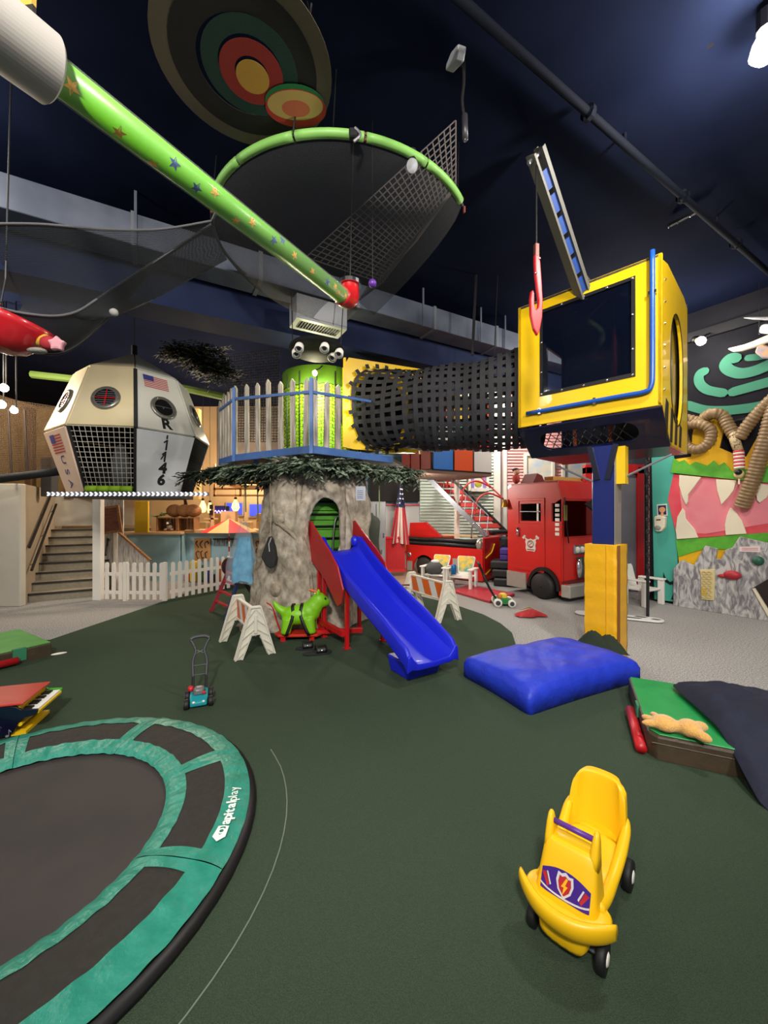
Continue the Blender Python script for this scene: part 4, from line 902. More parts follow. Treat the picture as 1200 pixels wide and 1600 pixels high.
# leaf garland under the deck rim
m_leaf = M('leaf_green', '#34442f', .6, hex2='#8a9a84', scale=5, thr=(.40, .62)); m_leafd = M('leaf_dark', '#182018', .7, hex2='#2c3a2a', scale=6)
def leaf(mb, p, d, L, w, up):
    d = d.normalized(); s_ = d.cross(up).normalized(); n = s_.cross(d)
    mb.add([p, p+d*L*.45+s_*w+n*.008, p+d*L, p+d*L*.45-s_*w+n*.008, p+d*L*.5-n*.006], [(0, 1, 4), (1, 2, 4), (2, 3, 4), (3, 0, 4)])
def garland(name, label, path, n, spread, drop, mat, Ls=.075, cat='garland', seed=1, sprig=9):
    r = random.Random(seed); t = T(name, label, cat, path[0]); pts = spline(path, 10); mb = MB(); st_ = MB()
    for k in range(n):
        b = pts[int(r.random()*(len(pts)-1))]; p = b+V((r.uniform(-.06, .06), r.uniform(-.06, .06), r.uniform(-.05, .05)))
        d = V((r.uniform(-1, 1), r.uniform(-1, .4), r.uniform(-1.0, .10)*drop)).normalized(); e = p+d*spread*r.uniform(.5, 1)
        st_.tube([p, p.lerp(e, .5)+V((0, 0, .01)), e], .003, 3, cap=False)
        for q in range(sprig):
            f = (q+1)/sprig; c = p.lerp(e, f); sgn = -1 if q % 2 else 1
            sd_ = d.cross(V((0, 0, 1))).normalized() if abs(d.z) < .95 else V((1, 0, 0))
            leaf(mb, c, d*.7+sd_*sgn*.8+V((r.uniform(-.2, .2), r.uniform(-.2, .2), r.uniform(-.3, .2))), Ls*r.uniform(.7, 1.2), Ls*.22, V((r.uniform(-.3, .3), -.6, 1)))
    S(mb, 'leaves', mat, t, kind='stuff'); S(st_, 'stems', m_leafd, t, kind='stuff'); return t
zz = V((0, 0, ZD-.19))
garland('leaf_garland', 'artificial leaf garland under the front left deck rim', [L2+zz, L1+zz, N0.lerp(L1, .5)+zz, N0+zz], 230, .25, 1, m_leaf, .095, seed=2)
garland('leaf_garland', 'artificial leaf garland under the right deck rim towards the fire truck', [N0+zz, N0.lerp(R1, .5)+zz, R1+zz, R1+V((.35, .2, ZD-.22))], 230, .25, 1.0, m_leaf, .095, seed=3)
garland('leaf_garland', 'dark leafy branch hanging left of the trunk below the deck', [P(300, 742, 6.2), P(330, 735, 6.2), P(365, 735, 6.1), P(400, 735, 5.7), P(430, 745, 5.4)], 150, .25, .8, m_leafd, .09, seed=4)
garland('leaf_branch', 'dark leafy branch cluster below the beam above the capsule', [P(275, 545, 6.9), P(300, 552, 6.9), P(325, 565, 6.9), P(345, 580, 6.9), P(320, 540, 7.0)], 260, .40, .6, m_leafd, .11, 'branch', seed=6)
# ---------------------------------------------------------------- slide
m_sl = M('slide_blue', '#1622c8', .42, coat=.1, bump=.02, bscale=200)
ED = V((.55, -.835, 0)); EX = V((.47, 3.70, 0)); LS = 1.98
FSl = frame(EX-ED*LS, ED)      # x down the slide, y to the viewer's right (z x ED)
sld = T('slide', 'royal blue plastic slide running down from the trunk doorway', 'slide', EX)
def sz(x):                     # bed height along the run
    t = x/LS
    if t < .07: return 1.08-.1*t
    t2 = (t-.07)/.93; return .205+.868*(1-t2)**1.12*(1-.10*math.sin(PI*t2)) if t2 < .86 else .205+.868*(1-.86)**1.12*(1-.10*math.sin(PI*.86))*max(0, (1-t2)/.14)**1.3+.0
def sl_sec(x):
    z = sz(x); w = .25; side = .19-.05*max(0, (x/LS-.75)/.25); lipw = .05
    q = x/LS
    if q > .985: side *= .7
    top = z+side
    pr = [(-w-lipw-.012, top-.15), (-w-lipw, top-.012), (-w-lipw*.75, top), (-w-lipw*.2, top), (-w, top-.025), (-w+.015, z+.055), (-w+.06, z+.012), (0, z), (w-.06, z+.012), (w-.015, z+.055), (w, top-.025), (w+lipw*.2, top), (w+lipw*.75, top), (w+lipw, top-.012), (w+lipw+.012, top-.15),
          (w+.01, z-.03), (w-.05, z-.045), (0, z-.05), (-w+.05, z-.045), (-w-.01, z-.03)]
    return [(x, y, zz_) for y, zz_ in pr]
xs = [0, .02, .07, .14]+[.2+k*(LS-.3)/22 for k in range(22)]+[LS-.06, LS-.02, LS]
S(MB(FSl).loft([sl_sec(x) for x in xs]), 'chute', m_sl, sld, smooth=True, bev=.006, seg=2)
S(MB(FSl).loft([[(LS-.50, -.20, .17), (LS-.10, -.20, .17), (LS-.10, .20, .17), (LS-.50, .20, .17)], [(LS-.46, -.185, .012), (LS-.16, -.185, .012), (LS-.16, .185, .012), (LS-.46, .185, .012)]]), 'foot_block', m_sl, sld, bev=.015, seg=2)
for s_ in (-1, 1): S(MB(FSl).ell((.03, s_*.235, 1.20), (.055, .05, .075), 12, 8), 'top_horn', m_sl, sld, smooth=True)
# red side wings, posts and ground frame
wing = [(-.10, 1.00), (-.12, 1.46), (-.04, 1.48), (.10, 1.32), (.30, 1.12), (.42, .96), (.50, .72), (.47, .55), (.42, .50), (.22, .76), (.10, .86)]
for y in (-.33, .33):
    Fw_ = FSl @ Matrix.Translation((0, y, 0)) @ Matrix(((1, 0, 0, 0), (0, 0, -1, 0), (0, 1, 0, 0), (0, 0, 0, 1)))
    S(MB(Fw_).prism([(x*1.7-.04, z) for x, z in wing], .02), 'side_wing', M('wing_red', '#b31d22', .4, hex2='#a81a20', scale=4), sld, bev=.006, seg=2)
for x, y, z1 in ((.05, -.30, 1.0), (.05, .30, 1.0), (.18, -.29, .9), (.72, -.25, .72), (.72, .25, .6)):
    S(MB(FSl).box2((x-.022, y-.022, .012), (x+.022, y+.022, z1)), 'support_post', redp, sld, bev=.004); S(MB(FSl).box2((x-.035, y-.035, .012), (x+.035, y+.035, .024)), 'post_foot', redp, sld)
S(MB(FSl).box2((.05, -.32, .16), (.72, -.27, .22)), 'ground_rail', redp, sld)
# ---------------------------------------------------------------- green bouncy animal on its red rocker board
rb0 = G(437, 993, .05); rb1 = G(550, 972, .1)
Fr = frame(V((-1.05, 4.98, 0)), V((1, .10, 0)))
rk = T('rocker_board', 'low red rocker platform beside the trunk', 'platform', Fr @ V((0, 0, 0)))
S(MB(Fr).prism([(-.26, -.10), (.22, -.12), (.30, 0), (.22, .12), (-.26, .12), (-.32, 0)], .035, Matrix.Translation((0, 0, .06))), 'platform', M('platform_red', '#c4301f', .45), rk, bev=.01)
S(MB(Fr).box2((.18, -.03, .07), (.78, .03, .12)), 'beam', redp, rk)
for x in (-.2, .15): S(MB(Fr).box2((x-.03, -.1, .012), (x+.03, .1, .06)), 'foot', redp, rk)
S(MB(Fr).tube(spline([(-.26, .08, .10), (-.31, .10, .22), (-.36, .12, .38), (-.44, .14, .44)], 4), .009, 6), 'handle_rod', redp, rk)
Fa = frame(Fr @ V((.0, .0, .097)), V((1, .10, 0))) @ Matrix.Scale(1.1, 4)
an = T('bouncy_animal', 'lime green rubber bouncy animal strapped to the red platform', 'bouncy toy', Fa @ V((0, 0, 0)))
mb = MB(Fa)
mb.ell((-.03, 0, .195), (.19, .125, .115), 16, 10); mb.ell((.10, 0, .225), (.13, .115, .12), 14, 10)
for k, (x, z, r) in enumerate(((.15, .28, .105), (.185, .325, .095), (.21, .355, .092), (.255, .345, .07), (.285, .335, .055))): mb.ell((x, 0, z), r, 12, 8)
for x in (-.13, .10):
    for y in (-.07, .07):
        dx = -.02 if x < 0 else .03
        mb.tube([(x, y, .17), (x+dx*.5, y*1.25, .09), (x+dx, y*1.35, .025)], [.070, .060, .056], 10); mb.ell((x+dx, y*1.35, .028), (.062, .056, .030), 10, 6)
mb.tube(spline([(-.17, 0, .23), (-.24, 0, .27), (-.285, 0, .33), (-.30, 0, .36)], 3), [.06, .055, .05, .045, .04, .034, .028, .022, .016, .012], 8)
for y in (-.045, .045): mb.ell((.20, y*1.3, .445), (.024, .020, .034), 8, 6)
body = S(mb, 'body', M('animal_green', '#7fc51a', .45, bump=.03, bscale=80), an, smooth=True)
md = body.modifiers.new('r', 'REMESH'); md.mode = 'VOXEL'; md.voxel_size = .011; md.use_smooth_shade = True
md = body.modifiers.new('s', 'SMOOTH'); md.iterations = 10; md.factor = .55
for y in (-.055, .055): S(MB(Fa).ell((.285, y, .385), .012, 8, 6), 'eye', black, an, smooth=True)
S(MB(Fa).tube([(.17, 0, .37), (.165, 0, .45)], .012, 6), 'handle_stem', white, an); S(MB(Fa).tube([(.10, 0, .48), (.19, 0, .45)], .016, 8), 'handle_grip', M('handle_orange', '#d9641e', .5), an)
for x0, x1, tp in ((-.08, -.14, .315), (.02, .11, .32)):
    pts = spline([(x1, -.16, .0), (x0*.9, -.12, .20), (x0, -.06, tp-.01), (x0, 0, tp), (x0, .06, tp-.01), (x0*.9, .12, .20), (x1, .16, .0)], 4)
    S(ribbon(lambda t, pts=pts: (Fa @ pts[min(int(t*(len(pts)-1)), len(pts)-1)], (Fa.to_3x3() @ V((1, 0, .1))).normalized()), len(pts)-1, .038), 'strap', black, an, smooth=True, solid=.004)
ORD = ['first', 'second', 'third', 'fourth', 'fifth', 'sixth', 'seventh', 'eighth', 'ninth', 'tenth', 'eleventh', 'twelfth']
# ---------------------------------------------------------------- space capsule on the left
RC = V(((210-600)/FPX*6.6, 6.6, 0)); ZB, ZM, ZU, ZA = 1.89, 2.80, 3.735, 4.20
m_rw = M('capsule_white', '#d6d4cc', .4, hex2='#cfcdc4', scale=2); m_rc = M('capsule_yellow_lit', '#e3d3ac', .45, hex2='#dccb9f', scale=2)  # cream tone paints the yellow light onto the left panels
cap = T('space_capsule', 'white octagonal space capsule playhouse with round portholes', 'playhouse', (RC.x, RC.y, ZB))
def rv(k, R, z):          # k-th vertex: seen angle from the viewer's direction
    a = math.radians(33+45*k); return RC+V((R*math.sin(a), -R*math.cos(a), z))
RB, RM, RU = .86, 1.135, .78
def panel(pts, mat, name, inset=.012, t=.03):
    c = sum(pts, V((0, 0, 0)))/len(pts); n = (pts[1]-pts[0]).cross(pts[2]-pts[1]).normalized()
    if n.dot(c-V((RC.x, RC.y, 2.8))) < 0: n = -n
    q = [p+(c-p).normalized()*inset for p in pts]; m = len(q)
    mb = MB(); mb.add(q+[p+n*t for p in q], [tuple(range(m)), tuple(range(m, 2*m))]+[(i, (i+1) % m, m+(i+1) % m, m+i) for i in range(m)])
    bm = S(mb, name, mat, cap, bev=.004); return bm, n, c
m_seam = M('capsule_seam', '#1a1a1c', .6)
core = MB()       # dark structure just behind the skin (upper half only)
core.loft([[rv(k, RM-.03, ZM) for k in range(8)], [rv(k, RU-.03, ZU) for k in range(8)], [RC+V((0, 0, ZA-.03))]*8])
S(core, 'frame_core', m_seam, cap)
porth = {}
for k in range(-2, 6):
    u = [rv(k, RM, ZM), rv(k+1, RM, ZM), rv(k+1, RU, ZU), rv(k, RU, ZU)]
    pn_, n, c = panel(u, m_rc if k in (-2, -1) else m_rw, 'upper_panel')
    panel([rv(k, RU, ZU), rv(k+1, RU, ZU), RC+V((0, 0, ZA))], m_rc if k in (-2, -1) else M('capsule_grey', '#b9bab4', .45), 'roof_panel')
    Fp = frame(c+n*.03, (rv(k+1, RM, ZM)-rv(k, RM, ZM)), n); dz = -.10 if k == 0 else -.05
    Fp = Fp @ Matrix.Translation((0.0, dz, 0))
    S(MB(Fp).lathe([(.135, 0), (.19, 0), (.19, .02), (.17, .035), (.135, .03)], 28), 'porthole_ring', M('porthole_ring', '#8a8880', .3, .6), pn_, smooth=True)
    S(MB(Fp).lathe([(0, .004), (.14, .004)], 28), 'porthole_glass', M('porthole_glass', '#1b1a1a', .12, coat=.5), pn_)
    if k in (-2, -1):
        for q in range(7): S(MB(Fp).box((0, -.105+.035*q, .012), (2*math.sqrt(.135**2-(.105-.035*q)**2), .010, .006)), 'louvre', steel, pn_)
        S(MB(Fp).box((0, 0, .018), (.27, .014, .006)), 'red_cross_bar', redp, pn_); S(MB(Fp).box((0, 0, .019), (.014, .27, .006)), 'red_cross_bar', redp, pn_)
    else:
        S(MB(Fp).ell((0, 0, .01), .012, 8, 6), 'center_bolt', chrome, pn_); S(MB(Fp).box((0, .02, .008), (.25, .008, .004)), 'glass_line', steel, pn_)
    for q in range(6): a = 2*PI*q/6; S(MB(Fp).ell((.163*math.cos(a), .163*math.sin(a), .032), .009, 6, 4), 'rivet', chrome, pn_)
    porth[k] = (pn_, n, c)
# lower skirt: left panel with flag and USA, net opening, white numbered panel, dark net, added shade panels behind
low = {}
for k in (-2, 0):
    u = [rv(k, RB, ZB), rv(k+1, RB, ZB), rv(k+1, RM, ZM), rv(k, RM, ZM)]
    low[k] = panel(u, M('capsule_lower_white', '#cfd2d6', .4) if k == 0 else M('capsule_peach', '#e2c4ae', .45), 'lower_panel')
m_netg = M('capsule_net', '#b5b0a4', .8)
net('cargo_net', None, quad(rv(-1, RB, ZB), rv(0, RB, ZB), rv(0, RM, ZM), rv(-1, RM, ZM), .0), 12, 13, .005, m_netg, parent=cap)
for k in (2, 3, 4, 5): panel([rv(k, RB-.05, ZB), rv(k+1, RB-.05, ZB), rv(k+1, RM-.05, ZM), rv(k, RM-.05, ZM)], M('shade_panel_dark', '#1b1a1a', .9), 'shade_panel')  # solid dark panels added to make the capsule interior look unlit
for k in (1,): net('dark_net', None, quad(rv(k, RB, ZB), rv(k+1, RB, ZB), rv(k+1, RM, ZM), rv(k, RM, ZM)), 26, 22, .007, M('capsule_net_dark', '#1c1c1f', .8), parent=cap)
for k in range(8): S(MB().tube([rv(k, RB-.02, ZB), rv(k, RM-.02, ZM)], .03, 8), 'corner_post', black, cap)
for k in (0,): S(MB().beam(rv(k, RM+.02, ZM), rv(k, RU+.02, ZU), .05, .03), 'seam_strip', m_seam, cap)
S(MB().tube([rv(1, RM, ZM), rv(1, RU, ZU)], .012, 6), 'seam_strip', m_seam, cap)
S(MB().tube([RC+V((0, 0, ZA-.05)), RC+V((0, 0, ZA+.16))], .05, 8), 'apex_cap', black, cap); S(MB().tube([RC+V((0, 0, ZA+.1)), RC+V((0, 0, 4.95))], .006, 6), 'hanger', black, cap)
S(MB().prism([(rv(k, RB+.03, 0).x, rv(k, RB+.03, 0).y) for k in range(8)], .06, Matrix.Translation((0, 0, ZB-.07))), 'base_deck', M('capsule_base', '#3a393c', .6), cap)
for k in range(4): p = rv(-1, RB, ZB).lerp(rv(0, RB, ZB), .03+.235*k); q = rv(-1, RB, ZB).lerp(rv(0, RB, ZB), .03+.235*(k+.92)); S(MB().tube([p+V((0, -.02, .05)), q+V((0, -.02, .05))], .045, 10), 'foam_noodle', M('noodle_lime', '#a6d630', .6), cap, smooth=True)
# lettering and flags
mk = M('print_black', '#17171a', .5)
def on_panel(n, c, right, s, t, off=.034): # matrix in the panel plane: s to the right, t up
    r = right.normalized(); upv = n.cross(r)
    if upv.z < 0: upv = -upv
    F = Matrix((r, upv, r.cross(upv))).transposed().to_4x4(); F.translation = c+r*s+upv*t+n*off; return F
rt0 = rv(1, RM, ZM)-rv(0, RM, ZM)
pu, nu_, cu_ = porth[0]; text('R', .24, mk, on_panel(nu_, cu_, rt0, -.0, -.375), 'letter', pu, .001, .008)
pl_, nl_, cl_ = low[0]
one = [(-.055, .045), (.0, .095), (.022, .095), (.022, -.095), (-.008, -.095), (-.008, .05), (-.04, .025)]
S(MB(on_panel(nl_, cl_, rt0, .0, .41)).prism([(-.012, -.03), (.012, -.03), (.012, .03), (-.012, .03)], .001), 'mark', mk, pl_)
S(MB(on_panel(nl_, cl_, rt0, .0, .29)).prism([(x*.85, y*.85) for x, y in one], .001), 'numeral', mk, pl_); S(MB(on_panel(nl_, cl_, rt0, -.0, .11)).prism([(x*.85, y*.85) for x, y in one], .001), 'numeral', mk, pl_); S(MB(on_panel(nl_, cl_, rt0, -.0, .11, .0355)).prism([(-.06, -.05), (-.04, -.05), (-.004, .03), (-.02, .04)], .001), 'numeral', mk, pl_)
for ch, t in (('4', -.075), ('6', -.26)): text(ch, .225, mk, on_panel(nl_, cl_, rt0, .0, t), 'numeral', pl_, .001, .010)
def flag(F, w, h, parent, tilt=0):
    fr_ = MB(F)
    for q in range(7): S(MB(F).add([(-w/2, h/2-h*(2*q+1)/13-h/26, 0), (w/2, h/2-h*(2*q+1)/13-h/26, 0), (w/2, h/2-h*(2*q+1)/13+h/26, 0), (-w/2, h/2-h*(2*q+1)/13+h/26, 0)], [(0, 1, 2, 3)]), 'flag_stripe', M('flag_red', '#b5303c', .5), parent)
    S(MB(F).add([(-w/2, h*.04, .001), (-w*.08, h*.04, .001), (-w*.08, h/2, .001), (-w/2, h/2, .001)], [(0, 1, 2, 3)]), 'flag_canton', M('flag_blue', '#3b3f86', .5), parent)
flag(on_panel(nu_, cu_, rt0, -.04, .33), .36, .20, pu)
pq, nq, cq = low[-2]; rtl = rv(-1, RM, ZM)-rv(-2, RM, ZM)
flag(on_panel(nq, cq, rtl, -.02, .27), .42, .26, pq)
for ch, t, s_ in (('U', .03, .0), ('S', -.15, .0), ('A', -.33, .0)): text(ch, .20, M('print_navy', '#3a3570', .5), on_panel(nq, cq, rtl, s_, t) @ Matrix.Rotation(-PI/2, 4, 'Z'), 'letter', pq, .001, .0)
# light strip under the capsule: chevrons of LEDs
la, lb = P(74, 772, 5.62), P(326, 772, 5.62)
ls = T('led_strip', 'white chevron LED light strip under the space capsule', 'light strip', la.lerp(lb, .5))
S(MB().beam(la, lb, .03, .05), 'strip_holder', M('strip_grey', '#77777c', .5), ls)
nled = 34; m_led = M('led_white', '#f4f6ff', .4, emit=3); ch0 = None
for k in range(nled):
    p = la.lerp(lb, (k+.5)/nled); F = Matrix.Translation(p+V((0, -.018, 0))) @ Matrix.Rotation(PI/2, 4, 'X')
    if ch0 is None: ch0 = S(MB(F).prism([(-.022, .026), (-.004, .026), (.018, 0), (-.004, -.026), (-.022, -.026), (.0, 0)], .006), 'led_chevron', m_led, ls); p0 = p
    else:
        c = ch0.copy(); col.objects.link(c); c.parent = ls; c.location = p-p0
tag(bx('white_post', (-5.28, 7.18, 0), (-5.14, 7.30, 1.84), white, bev=.006), 'square white post at the foot of the stairs', 'post')
# plush things behind the capsule net
tag(S(MB().ell(rv(-1, .75, ZB+.36)+V((.25, .25, 0)), (.14, .10, .40), 12, 8), 'grey_fabric', M('grey_felt', '#5d6060', .9, bump=.4, bscale=30), smooth=True), 'grey fabric hanging behind the capsule net', 'fabric')
# ---------------------------------------------------------------- picket fence
m_pf = M('picket_white', '#eee6da', .5)
def pfence(A_, B_, n, label, skip=()):
    t = T('picket_fence', label, 'fence', A_.lerp(B_, .5)); d = B_-A_
    for k in range(n):
        p = A_+d*((k+.5)/n); Fk = frame(V((p.x, p.y, .03)), d); w_ = .034
        S(MB(plate(Fk, -.008)).prism([(-w_, 0), (w_, 0), (w_, .63)]+[(w_*math.cos(a), .63+w_*math.sin(a)) for a in [PI*q/6 for q in range(1, 6)]]+[(-w_, .63)], .016), 'picket', m_pf, t)
    for z in (.15, .48): S(MB().beam(A_+V((0, .02, z)), B_+V((0, .02, z)), .02, .06), 'rail', m_pf, t)
    return t
FA, FBk, FCk = V((-5.06, 7.16, 0)), V((-3.92, 7.10, 0)), V((-3.18, 8.25, 0))
f1 = pfence(FA, FBk, 9, 'white picket fence section with gate post facing the grey carpet')
for p in (FA.lerp(FBk, .36), FBk): S(MB().box2((p.x-.03, p.y-.03, 0), (p.x+.03, p.y+.03, .70)), 'fence_post', m_pf, f1)
pfence(FBk+V((.05, .06, 0)), FCk, 10, 'white picket fence section running back beside the green carpet')
# ---------------------------------------------------------------- toy shop behind the fence
m_wood = M('grey_washed_wood', '#8d8a88', .7, hex2='#c9c6c0', scale=7, stretch=(6, 6, .8)); m_bs = M('shop_blue', '#9cc0cc', .6, hex2='#92b8c6', scale=2); m_top = M('counter_tan', '#c9a277', .5)
m_crate = M('crate_wood', '#9a6c3e', .7, hex2='#7d5530', scale=10, stretch=(1, 6, 6))
sh = T('shop_counter', 'pale blue shop counter with tan top behind the picket fence', 'counter', (-4.6, 9.3, 0))
S(MB().box2((-6.0, 9.25, 0), (-4.72, 9.33, 1.08)), 'front_panel', m_bs, sh); S(MB().box2((-4.72, 9.45, 0), (-2.9, 9.53, 1.10)), 'front_panel', m_bs, sh)
S(MB().box2((-4.74, 9.25, 0), (-4.70, 9.5, 1.08)), 'return_panel', m_bs, sh)
S(MB().box2((-6.05, 9.15, 1.08), (-4.68, 9.75, 1.14)), 'counter_top', m_top, sh, bev=.006); S(MB().box2((-4.68, 9.33, 1.10), (-2.8, 9.95, 1.18)), 'counter_top', m_top, sh, bev=.006)
wp_ = T('plank_screen', 'grey washed wooden plank panel beside the white post', 'panel', (-5.7, 8.3, 0))
for k in range(4): S(MB().box2((-5.90+.115*k, 8.28, 0), (-5.79+.115*k, 8.31, 1.98)), 'plank', m_wood, wp_)
S(MB().box2((-5.62, 8.24, 0), (-5.54, 8.28, 1.2)), 'upright', m_pf, wp_)
dg = T('sloped_screen', 'grey washed wooden side panel with sloping brown trim', 'panel', (-5.1, 8.2, 0))
S(MB(plate(frame((-5.46, 8.2, 0), (1, 0, 0)))).prism([(0, .1), (0, 1.16), (.62, .60), (.62, .1)], .03), 'panel', m_wood, dg)
S(MB().beam((-5.46, 8.17, 1.18), (-4.80, 8.17, .60), .06, .035, (0, 0, 1)), 'trim', m_crate, dg)
pf_ = T('picture_frame', 'tilted wooden framed picture on the plank panel', 'picture', P(176, 833, 8.2))
Fpf = plate(frame(P(176, 833, 8.2), (1, .05, .08))) @ Matrix.Rotation(.06, 4, 'Z')
S(MB(Fpf).ring([(-.21, 0), (.21, 0), (.21, .56), (-.21, .56)], [(-.165, .05), (.165, .05), (.165, .51), (-.165, .51)], .03), 'frame', m_crate, pf_); S(MB(Fpf).prism([(-.165, .05), (.165, .05), (.165, .51), (-.165, .51)], .008), 'picture', M('dark_wood_picture', '#5a3026', .6, hex2='#7c4a38', scale=4, stretch=(1, 1, 8)), pf_)
tag(bx('yellow_shutter', (-5.66, 9.0, 1.14), (-5.35, 9.05, 1.85), M('shutter_yellow', '#c9a012', .5), bev=.006), 'yellow shutter board above the shop counter', 'shutter')
# wooden crates, plush dog, basket and plant on the counter
def crate(x0, x1, label):
    t = T('wooden_crate', label, 'crate', ((x0+x1)/2, 9.45, 1.14))
    for z in (1.14, 1.45): S(MB().box2((x0, 9.3, z), (x1, 9.58, z+.025)), 'board', m_crate, t)
    for x in (x0, x1-.02): S(MB().box2((x, 9.3, 1.165), (x+.02, 9.58, 1.45)), 'side', m_crate, t)
    n = int((x1-x0)/.09)
    for k in range(n): S(MB().box2((x0+.02+k*(x1-x0-.04)/n, 9.56, 1.165), (x0+.015+(k+.93)*(x1-x0-.04)/n, 9.58, 1.45)), 'back_slat', m_crate, t)
crate(-5.34, -4.86, 'wide wooden crate on the counter holding a plush dog'); crate(-4.845, -4.45, 'small empty wooden crate on the shop counter')
pd_ = T('plush_dog', 'small plush dog sitting in the wooden crate', 'plush toy', (-5.06, 9.36, 1.166))
mpd = M('dog_grey', '#8d7a68', .9); S(MB().ell((-5.06, 9.38, 1.24), (.08, .07, .075), 10, 8), 'body', mpd, pd_, smooth=True); S(MB().ell((-5.07, 9.34, 1.345), (.06, .055, .055), 10, 8), 'head', M('dog_dark', '#3d3028', .9), pd_, smooth=True); S(MB().ell((-5.07, 9.285, 1.335), (.032, .025, .026), 8, 6), 'muzzle', white, pd_, smooth=True)
for s_ in (-1, 1): S(MB().ell((-5.07+s_*.055, 9.34, 1.35), (.018, .025, .045), 8, 6), 'ear', MATS['dog_dark'], pd_, smooth=True); S(MB().ell((-5.06+s_*.075, 9.32, 1.19), (.04, .05, .025), 8, 6), 'paw', mpd, pd_, smooth=True)
bk_ = T('woven_pumpkin', 'brown woven pumpkin shaped basket on top of the crates', 'basket', (-4.72, 9.45, 1.476))
mbk = M('wicker_brown', '#8a5a34', .8, hex2='#9a6a40', scale=40, bump=.8, bscale=60)
for dx in (-.24, 0, .2): S(MB().ell((-4.74+dx, 9.45, 1.63), (.19, .17, .155), 14, 10), 'lobe', mbk, bk_, smooth=True)
S(MB().tube(spline([(-4.72, 9.45, 1.75), (-4.73, 9.45, 1.85), (-4.76, 9.44, 1.95)], 3), [.05, .045, .04, .035, .033, .03, .028], 8), 'stem', MATS['dog_dark'], bk_, smooth=True)
garland('green_plant', 'small green leafy sprig lying on the wide crate', [V((-5.32, 9.4, 1.50)), V((-5.15, 9.4, 1.52)), V((-5.0, 9.4, 1.50))], 14, .12, -.6, M('plant_green', '#4f8a4a', .6), .07, 'plant', 9, 5)
# peg rack, carved boards and bottles on the counter front
def board(x0, x1, z0, z1, label, y=9.43, seed=1):
    t = T('carved_board', label, 'board', ((x0+x1)/2, y, z0)); S(MB().box2((x0, y-.02, z0), (x1, y, z1)), 'board', M('ply_board', '#c08f5a', .6, hex2='#b08350', scale=6), t, bev=.006)
    r = random.Random(seed)
    for k in range(6):
        cx, cz = x0+(x1-x0)*(.22+.28*(k % 3)), z0+(z1-z0)*(.72-.45*(k//3)); w_, h_ = (x1-x0)*.11, (z1-z0)*.17
        pts = [(cx+w_*math.cos(a+r.uniform(-.2, .2)), y-.026, cz+h_*math.sin(a)) for a in [r.uniform(0, 2)+q*.9 for q in range(5)]]
        S(MB().tube(spline(pts, 3), .012, 6), 'carved_line', M('carving_brown', '#3c2a1e', .7), t)
board(-4.50, -4.12, .45, .98, 'dark carved wooden board on the blue counter front', seed=2); board(-3.40, -3.12, .55, .97, 'left tan wooden board with carved loops on the counter front', seed=4); board(-3.06, -2.84, .55, .97, 'right tan wooden board with carved loops on the counter front', seed=7)
pr = T('utensil_rack', 'dark rail with a row of hanging utensils on the counter', 'rack', (-3.8, 9.43, .9)); S(MB().box2((-4.05, 9.40, .94), (-3.48, 9.44, .975)), 'rail', black, pr)
for k in range(14): S(MB().tube([(-4.02+.038*k, 9.41, .94), (-4.02+.038*k, 9.41, .80+.03*(k % 3))], .006, 5), 'utensil', M('ut%d' % (k % 3), ['#6a2a2a', '#c9c6c0', '#2a2a2a'][k % 3], .5), pr)
# toys behind the fence
cols_ = ['#b3262c', '#d9b41c', '#2d6a3a', '#2a3a8a', '#1c1c1e', '#c8642a']
for k in range(12):
    x = -4.55+.16*k; mb = MB(); zz0 = .02; h = .16+.1*((k*7) % 4); mt = M('toybin%d' % (k % 6), cols_[k % 6], .5)
    o = bx('toy_block', (x, 9.0-.05*(k % 2), zz0), (x+.13, 9.16-.05*(k % 2), zz0+h), mt, bev=.015); tag(o, '%s toy block behind the fence, %s from the left' % (['red', 'yellow', 'green', 'blue', 'black', 'orange'][k % 6], ORD[k]), 'toy block', 'toy blocks behind the fence')
# ---------------------------------------------------------------- cafe behind: pendants, shelf, blue screens
def pendant(px, py, Y, label, r=.09):
    p = P(px, py, Y); t = T('pendant_lamp', label, 'pendant lamp', p-V((0, 0, .16)), 0, 'warm pendant bulbs')
    S(MB(Matrix.Translation(p)).lathe([(0, -.15), (.06, -.13), (r, -.05), (r*.8, .05), (.035, .13), (.03, .16)], 14), 'bulb', M('pendant_glow', '#ffc36a', .4, emit=3), t, smooth=True)
    S(MB().tube([p+V((0, 0, .16)), p+V((0, 0, .22))], .035, 8), 'socket', black, t); S(MB().tube([p+V((0, 0, .2)), V((p.x, p.y, 4.96))], .006, 5), 'cord', black, t)
pendant(317, 792, 10.2, 'left warm glowing pendant bulb over the cafe counter'); pendant(328, 794, 11.5, 'small warm glowing pendant bulb behind the left one', .07); pendant(368, 790, 10.4, 'right warm glowing pendant bulb left of the trunk', .10)
m_scr = M('screen_blue', '#3848c8', .4, emit=.9)
for a_, b_, lb in (((352, 786), (376, 804), 'left blue lit screen in the cafe'), ((388, 788), (408, 806), 'blue lit screen right beside the trunk')):
    lo, hi = P(a_[0], b_[1], 12.4), P(b_[0], a_[1], 12.4); t = T('screen', lb, 'screen', lo); S(MB().box2((lo.x, 12.52, lo.z), (hi.x, 12.55, hi.z)), 'panel', m_scr, t); S(MB().box2((lo.x-.05, 12.54, lo.z-.05), (hi.x+.05, 12.6, hi.z+.05)), 'bezel', M('bezel_pale', '#b5a890', .5), t)
nb = T('neon_sign', 'purple neon script sign on a dark blue board', 'sign', P(345, 815, 12.2)); lo, hi = P(328, 815, 12.3), P(350, 790, 12.3)
